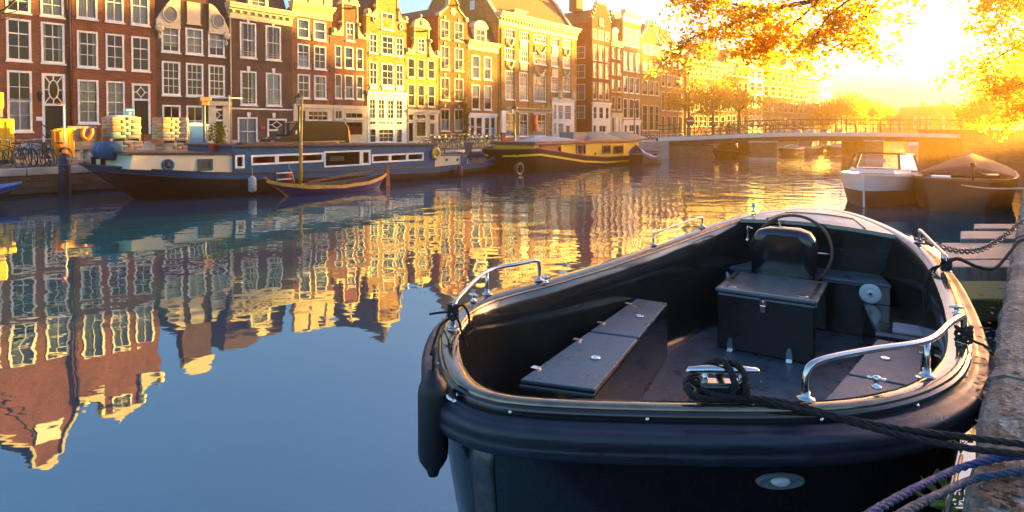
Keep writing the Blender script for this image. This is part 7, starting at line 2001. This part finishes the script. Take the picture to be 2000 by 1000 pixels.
for k, (px, m, lab) in enumerate(((1528, 'silver', 'silver car parked on the far quay just right of the first pier'), (1556, 'silver', 'second silver car on the far quay seen under the bridge'), (1584, 'boatwhite', 'white car parked on the far quay under the middle of the bridge'), (1612, 'bluecar', 'blue car parked on the far quay left of the second pier'), (1642, 'silver', 'last silver car on the far quay beside the second pier'))): car(lab, px, 27.5, m)
# ------------------------------------------------------------------ trees
M['barkk'] = mat('tree_bark', (.06,.045,.035), .9, var=.3, vscale=8, bump=.8)
M['leafy1'] = leafmat('spring_leaf_yellow', (.18,.12,.015), (.95,.58,.07))
M['leafy2'] = leafmat('spring_leaf_green', (.11,.11,.015), (.62,.46,.05))
def branches(mb, p, d, L_, r, depth, rr, tips, spread=.6, n=3, droop=0.0):
    pts = [p]; q = p.copy(); dd = d.normalized()
    for k in range(4):
        dd = (dd + Vector((rr.gauss(0,.12), rr.gauss(0,.12), rr.gauss(0,.10) - droop))).normalized(); q = q + dd*L_/4; pts.append(q.copy())
        if depth <= 1: tips.append(q.copy())
    mb.tube(pts, [r*(1 - .13*i) for i in range(5)], 5 if r < .05 else 7)
    if depth == 0: return
    for k in range(n):
        t = rr.uniform(.4, 1); i = min(3, int(t*4)); b = pts[i].lerp(pts[i+1], t*4 - i)
        nd = (dd + Vector((rr.gauss(0,spread), rr.gauss(0,spread), rr.gauss(0,spread*.7)))).normalized()
        branches(mb, b, nd, L_*rr.uniform(.55,.75), r*.5, depth - 1, rr, tips, spread, n, droop)
def tree(name, label, loc, H, cr, leaves, size, seed, m='leafy1', trunk=.45, depth=3, group=None, r0=None, squash=1.0):
    rr = random.Random(seed); o = thing(name, label, 'tree', loc, 0, group)
    mb = MB(); tips = []; tr_h = H*trunk; r0 = r0 or H*.022
    mb.tube([(0,0,0), (rr.gauss(0,.05)*H*.1, 0, tr_h*.5), (rr.gauss(0,.05)*H*.1, rr.gauss(0,.02)*H, tr_h)], [r0*1.25, r0, r0*.85], 9)
    for k in range(5):
        a = 2*PI*k/5 + rr.uniform(-.4,.4); e = rr.uniform(.5, 1.3)
        branches(mb, Vector((0,0,tr_h*rr.uniform(.8,1))), Vector((math.cos(a), math.sin(a), e*squash)), (H - tr_h)*.55, r0*.55, depth - 1, rr, tips)
    branches(mb, Vector((0,0,tr_h*.95)), Vector((0,0,1)), (H - tr_h)*.6, r0*.6, depth - 1, rr, tips)
    mb.build('trunk', M['barkk'], o)
    f = MB()
    for _ in range(leaves):
        t = rr.choice(tips); s = cr*.22
        leaf(f, t + Vector((rr.gauss(0,s), rr.gauss(0,s), rr.gauss(0,s*.8))), size*rr.uniform(.6,1.3), rr)
    f.build('crown', M[m], o); return o
# street trees on the far bank by the bridge
def on_far(px, d): return cw(cplane(d).hit(px, 262)[0], d, ZQ)
tree('street_tree', 'yellow street tree in front of the pale gable at the bridge', on_far(1442, 28), 8.6, 2.6, 4200, .30, 1)
tree('street_tree', 'yellow tree left of the pale gable, hanging in front of the mansard house', on_far(1392, 29), 8.2, 2.4, 3200, .28, 2)
tree('street_tree', 'young yellow tree in front of the amber house under the overhanging branch', on_far(1345, 30), 8.0, 2.0, 2200, .26, 3)
# trees beyond the last white house, down the canal
for k, (px, dd, h, lab) in enumerate(((1632, 29, 9.5, 'tall pale tree beside the last white house'), (1652, 27, 9.0, 'second of the hazy trees beyond the last white house'), (1672, 27, 9.3, 'third of the hazy trees down the far canal'), (1690, 26, 9.0, 'fourth of the hazy trees down the far canal'), (1706, 26, 9.0, 'fifth hazy tree, lower than the ones to its left'), (1720, 25, 8.6, 'last and lowest hazy tree of the far canal row'))):
    tree('canal_tree', lab, on_far(px, dd), h + (0 if k else .8), 3.0, 2600, .45, 20 + k, 'leafy2', trunk=.3, group='hazy trees down the canal')
# hazy houses closing the view
for k, (x0, x1, yt, lab) in enumerate(((1742, 1790, 226, 'low hazy house row roof far down the canal'), (1780, 1838, 208, 'hazy broad-roofed house far down the canal'), (1836, 1872, 206, 'second hazy roof far down the canal'), (1868, 1910, 212, 'hazy house at the far end of the right bank'))):
    a, b = at(x0, 250, 190 - 4*k), at(x1, 250, 190 - 4*k); z = at(x0, yt, 190).z
    o = thing('far_house', lab, 'house', (a.x, a.y, .6), 0, 'hazy houses at the end of the canal'); W = b.x - a.x
    f = MB(); f.box(0, W, 0, 8, 0, z*.62); f.build('wall', BR['N'], o); f = MB(); f.prism([(-.3, z*.62), (W + .3, z*.62), (W*.75, z - .6), (W*.22, z - .6)], -.3, 8.3); rf = f.build('roof', M['rooftile'], o); f = MB(); f.box(W*.6, W*.66, 3, 4, z - 1, z + .6); f.build('chimney', M['darktile'], rf)
    f = MB()
    for i in range(int(W/2.2)):
        for j in range(2): f.box(.6 + 2.2*i, 1.6 + 2.2*i, -.04, -.002, 1.2 + j*z*.28, 1.2 + j*z*.28 + 1.5)
    w = f.build('window', M['white'], o); w['kind'] = 'stuff'
# trees on the right bank
def on_near(px, py, d): return NQ.world(NQ.hit(px, py)[0] if False else d[0], d[1], ZN - .01)
rr = random.Random(40); base = NQ.world(21.5, -2.6, ZN - .01); o = thing('bank_tree', 'tree with small yellow leaves reaching in along the right edge of the photo', 'tree', base, 0)
mb = MB(); inv = Matrix.Translation(-base); f = MB()
mb.tube([(0,0,0), (-.1,.1,2), (-.2,.1,4.2), (-.1,.2,7)], [.3,.25,.2,.12], 10)
for pts_, z0 in (([(2120,-90,17.2),(2040,-40,17),(1975,20,16.6),(1930,62,16.2)], 5), ([(2110,20,17),(2030,70,16.6),(1960,105,16.2),(1905,140,15.9)], 4.2), ([(2110,-170,17.5),(2030,-90,17.2),(1965,-30,17),(1925,12,16.8)], 6), ([(2120,120,16.8),(2050,150,16.5),(1990,165,16.2),(1940,185,16)], 3.4), ([(2110,60,18),(2050,20,18),(2000,0,18),(1960,-20,18)], 5), ([(2110,190,17),(2050,200,17),(2010,205,17),(1975,222,17)], 2.8)):
    S = spline([Vector((-.1,.1,z0))] + [inv @ at(*q) for q in pts_], 6); mb.tube(S, [.06*(1 - i/len(S)) + .008 for i in range(len(S))], 6)
    for k in range(38):
        i = int(len(S)*rr.uniform(.34, .99)); p = S[i]; d = Vector((rr.gauss(-.25,.7), rr.gauss(0,.7), rr.gauss(-.05,.6))).normalized(); P = [p]
        for j in range(3): d = (d + Vector((rr.gauss(0,.3), rr.gauss(0,.3), rr.gauss(-.05,.25)))).normalized(); P.append(P[-1] + d*rr.uniform(.18,.42))
        mb.tube(P, [.008,.006,.004,.003], 4)
        for u0, u1 in zip(P[:-1], P[1:]):
            for j in range(13): leaf(f, u0.lerp(u1, rr.random()) + Vector((rr.gauss(0,.09), rr.gauss(0,.09), rr.gauss(0,.09))), rr.uniform(.07,.15), rr)
mb.build('trunk', M['barkk'], o); f.build('crown', M['leafy1'], o)
mb = MB(); fbk = [at(1888, 270, 47.2), at(1886, 262, 90), at(1868, 258, 180), at(2300, 258, 180), at(2300, 270, 47.2)]
mb.prism([(p.x, p.y) for p in fbk], -.5, 1.6, 0, 'xy'); mb.build('far_bank', M['cobble'], kind='structure')
for k, (px, yy, yt, cr, lab) in enumerate(((2004, 50, 96, 3.0, 'tallest of the yellow trees beyond the right end of the bridge'), (1966, 60, 150, 2.6, 'second yellow tree beyond the right end of the bridge'), (1934, 72, 184, 2.6, 'third and rounder yellow tree beyond the right end of the bridge'), (1906, 86, 206, 2.6, 'lowest hazy tree beyond the right end of the bridge'))):
    p = at(px, 255, yy); tree('bank_tree', lab, Vector((p.x, p.y, 1.59)), at(px, yt, yy).z - 1.6, cr, 3600, .30 + .03*k, 50 + k, 'leafy2', trunk=.22, group='yellow trees beyond the right end of the bridge', r0=.16)
# the tree whose branch hangs over the canal: trunk stands on the near bank outside the frame
rr = random.Random(77); base = Vector((9.6, 5.5, ZN)); o = thing('overhanging_tree', 'tree branch full of orange-yellow leaves hanging into the top of the photo', 'tree', base)
mb = MB(); tips = []
mb.tube([(0,0,0), (-.1,.1,2.2), (-.3,.2,4.2), (-.5,.3,6.0)], [.24,.19,.16,.13], 10)
inv = Matrix.Translation(-base)
def path_tube(pxs, r0_, r1_):
    P = [inv @ at(px, py, yy) for px, py, yy in pxs]; P = [Vector((-.4,.2,5.0))] + P if pxs[0][0] > 1900 else P
    S = spline(P, 6); mb.tube(S, [r0_ + (r1_ - r0_)*i/(len(S)-1) for i in range(len(S))], 6); return S
main = path_tube([(2060, -150, 6.4), (1850, -70, 7.0), (1640, -10, 7.6), (1500, 20, 7.9), (1420, 50, 8.1), (1345, 75, 8.3)], .07, .008)
b2 = path_tube([(2100, -190, 6.2), (1900, -130, 6.8), (1760, -60, 7.2), (1700, 20, 7.4), (1668, 80, 7.5)], .05, .006)
b3 = path_tube([(1600, 2, 7.7), (1540, 55, 7.8), (1490, 95, 7.8)], .02, .005)
b4 = path_tube([(1500, 20, 7.9), (1440, 10, 8.2), (1370, -8, 8.5), (1325, 0, 8.7)], .015, .005)
b5 = path_tube([(1700, -30, 7.4), (1620, 30, 7.3), (1590, 80, 7.2)], .018, .005)
b6 = path_tube([(1900, -130, 6.8), (1820, -60, 6.6), (1790, -8, 6.6)], .02, .005)
twigs = MB()
L2 = []
def twig(S, t0, n, ln, sp_):
    for k in range(n):
        i = int(len(S)*rr.uniform(t0, .99)); p = S[min(i, len(S)-1)]; d = Vector((rr.gauss(-.3,.6), rr.gauss(0,.6), rr.gauss(-.25,.5))).normalized(); q = p
        P = [p]
        for j in range(3): d = (d + Vector((rr.gauss(0,.25), rr.gauss(0,.25), rr.gauss(-.08,.2)))).normalized(); q = q + d*ln*rr.uniform(.2,.42); P.append(q)
        mb.tube(P, [.0045,.0035,.003,.002], 4)
        for a, b in zip(P[:-1], P[1:]):
            for j in range(sp_): L2.append(a.lerp(b, rr.random()))
twig(main, .42, 62, .75, 13); twig(b2, .55, 26, .6, 10); twig(b3, .2, 28, .5, 13); twig(b4, .1, 30, .55, 13); twig(b5, .3, 24, .5, 12); twig(b6, .5, 8, .35, 8)
mb.build('trunk', M['barkk'], o)
f = MB()
for p in L2: leaf(f, p + Vector((rr.gauss(0,.05), rr.gauss(0,.05), rr.gauss(-.02,.05))), rr.uniform(.04, .09), rr)
f.build('crown', M['leafy1'], o)
# bare twigs reaching in at the top left corner
o = thing('bare_tree', 'bare dark twigs reaching into the top left corner', 'tree', (-19, 17.0, ZQ)); rr = random.Random(9); f = MB(); f.tube([(0,0,0),(.1,0,3),(0,0,6)], [.16,.13,.09], 8); f.build('trunk', M['barkk'], o)
inv = Matrix.Translation(-o.location); f = MB(); P = [inv @ at(-60, 50, 17), inv @ at(-10, 28, 17), inv @ at(14, 14, 17), inv @ at(32, -4, 17), inv @ at(50, -30, 17)]; f.tube(spline([Vector((0,0,4.8))] + P, 5), .03, 5); f.tube(spline([P[1], inv @ at(24, 24, 17), inv @ at(52, 12, 17)], 4), .012, 4); f.tube(spline([P[0], inv @ at(0, 40, 17.2), inv @ at(18, 36, 17.2)], 4), .012, 4); f.build('branch', M['barkk'], o)
# ------------------------------------------------------------------ unseen near-bank houses added as shade casters, heights set by the shade wanted
rr = random.Random(12)
DN = -13.0
sh = [(FA.hit(px, y)[0], FA.hit(px, y)[1]) for px, y in ((-40, 40), (150, 34), (300, 26), (440, 20), (568, 26), (600, 62), (640, 90), (680, 120), (712, 165), (735, 235), (790, 268), (850, 262), (868, 205), (940, 200), (990, 190), (1010, 172), (1045, 140), (1085, 118), (1120, 110), (1160, 116), (1193, 108), (1220, 88), (1250, 92), (1262, 145), (1288, 140), (1300, 115), (1336, 112))]
rel = SUN_AZ - TH; kk = 1/math.tan(rel); dist = 1/math.sin(rel)
def near_shade_house(s0, s1, h, label, d0=DN, roof=1.2):
    o = thing('shade_house', label, 'house', cw(s0, d0, ZN - .02), RZ, 'unseen shade-casting houses added on the near bank'); W = s1 - s0
    f = MB(); f.box(0, W, -2.4, 0, 0, h - roof); f.build('wall', BR[rr.choice('ABEFJ')], o)
    f = MB(); f.loft([[(-.1,-2.5,h - roof),(W + .1,-2.5,h - roof),(W + .1,.15,h - roof),(-.1,.15,h - roof)], [(.3,-2,h),(W - .3,-2,h),(W - .3,-.8,h),(.3,-.8,h)]], 0, False, True, True, True); f.build('roof', M['rooftile'], o)
    for i in range(max(1, int(W/2.2))):
        for j in range(max(1, int((h - roof)/3.0))):
            x = W*(i + .5)/max(1, int(W/2.2)); f = MB(); f.box(x - .55, x + .55, -.05, .04, .8 + 3*j, 2.6 + 3*j); w = f.build('window', M['white'], o); f = MB(); f.box(x - .45, x + .45, .041, .05, .9 + 3*j, 2.5 + 3*j); f.build('pane', M['vanglass'], w)
for (sa_, za), (sb2, zb2) in zip(sh[:-1], sh[1:]):
    D_ = FD - DN; off_ = D_*kk; drop = D_*dist*math.tan(SUN_EL)
    nn_ = max(1, int((sb2 - sa_)/7))
    for q in range(nn_):
        a = sa_ + (sb2 - sa_)*q/nn_; b = sa_ + (sb2 - sa_)*(q + 1)/nn_; z = za + (zb2 - za)*(q + .5)/nn_
        near_shade_house(a + off_, b + off_ - .02, max(5, z - ZN + drop), 'unseen brick house added on the near bank to cast shade', roof=1.0)
for k in range(7): near_shade_house(2 + 8*k, 2 + 8*k + 7.98, (4.3 if k < 5 else 2.5 if k == 5 else 2.95) + rr.uniform(-.1, .15), 'unseen brick house added on the near bank to cast shade', -13)
for k in range(7): near_shade_house(60.1 + 8.5*k, 60.1 + 8.5*k + 8.48, (3.0 if k < 3 else 6.6 if k < 4 else 8.8) + rr.uniform(-.2, .2), 'unseen brick house added on the near bank to cast shade', -13.5)
# ------------------------------------------------------------------ low sun haze over the canal, tinted orange to stand in for lens flare
hz = MB(); hz.add([cw(s, d, z) for z in (-1.6, 28.0) for s, d in ((-62,-20),(502,-20),(502,76),(-62,76))], [(0,3,2,1),(4,5,6,7),(0,1,5,4),(1,2,6,5),(2,3,7,6),(3,0,4,7)])
hm = bpy.data.materials.new('haze'); hm.use_nodes = True; nt = hm.node_tree
for n_ in list(nt.nodes):
    if n_.type == 'BSDF_PRINCIPLED': nt.nodes.remove(n_)
pv = nt.nodes.new('ShaderNodeVolumePrincipled'); pv.inputs['Color'].default_value = (1.0, .50, .18, 1); pv.inputs['Density'].default_value = .0031; pv.inputs['Anisotropy'].default_value = .84
nt.links.new(pv.outputs[0], [n_ for n_ in nt.nodes if n_.type == 'OUTPUT_MATERIAL'][0].inputs['Volume'])
o = hz.build('haze', hm, kind='stuff'); o['label'] = 'thin golden haze above the canal, coloured to stand in for a flare veil'; o['category'] = 'haze'
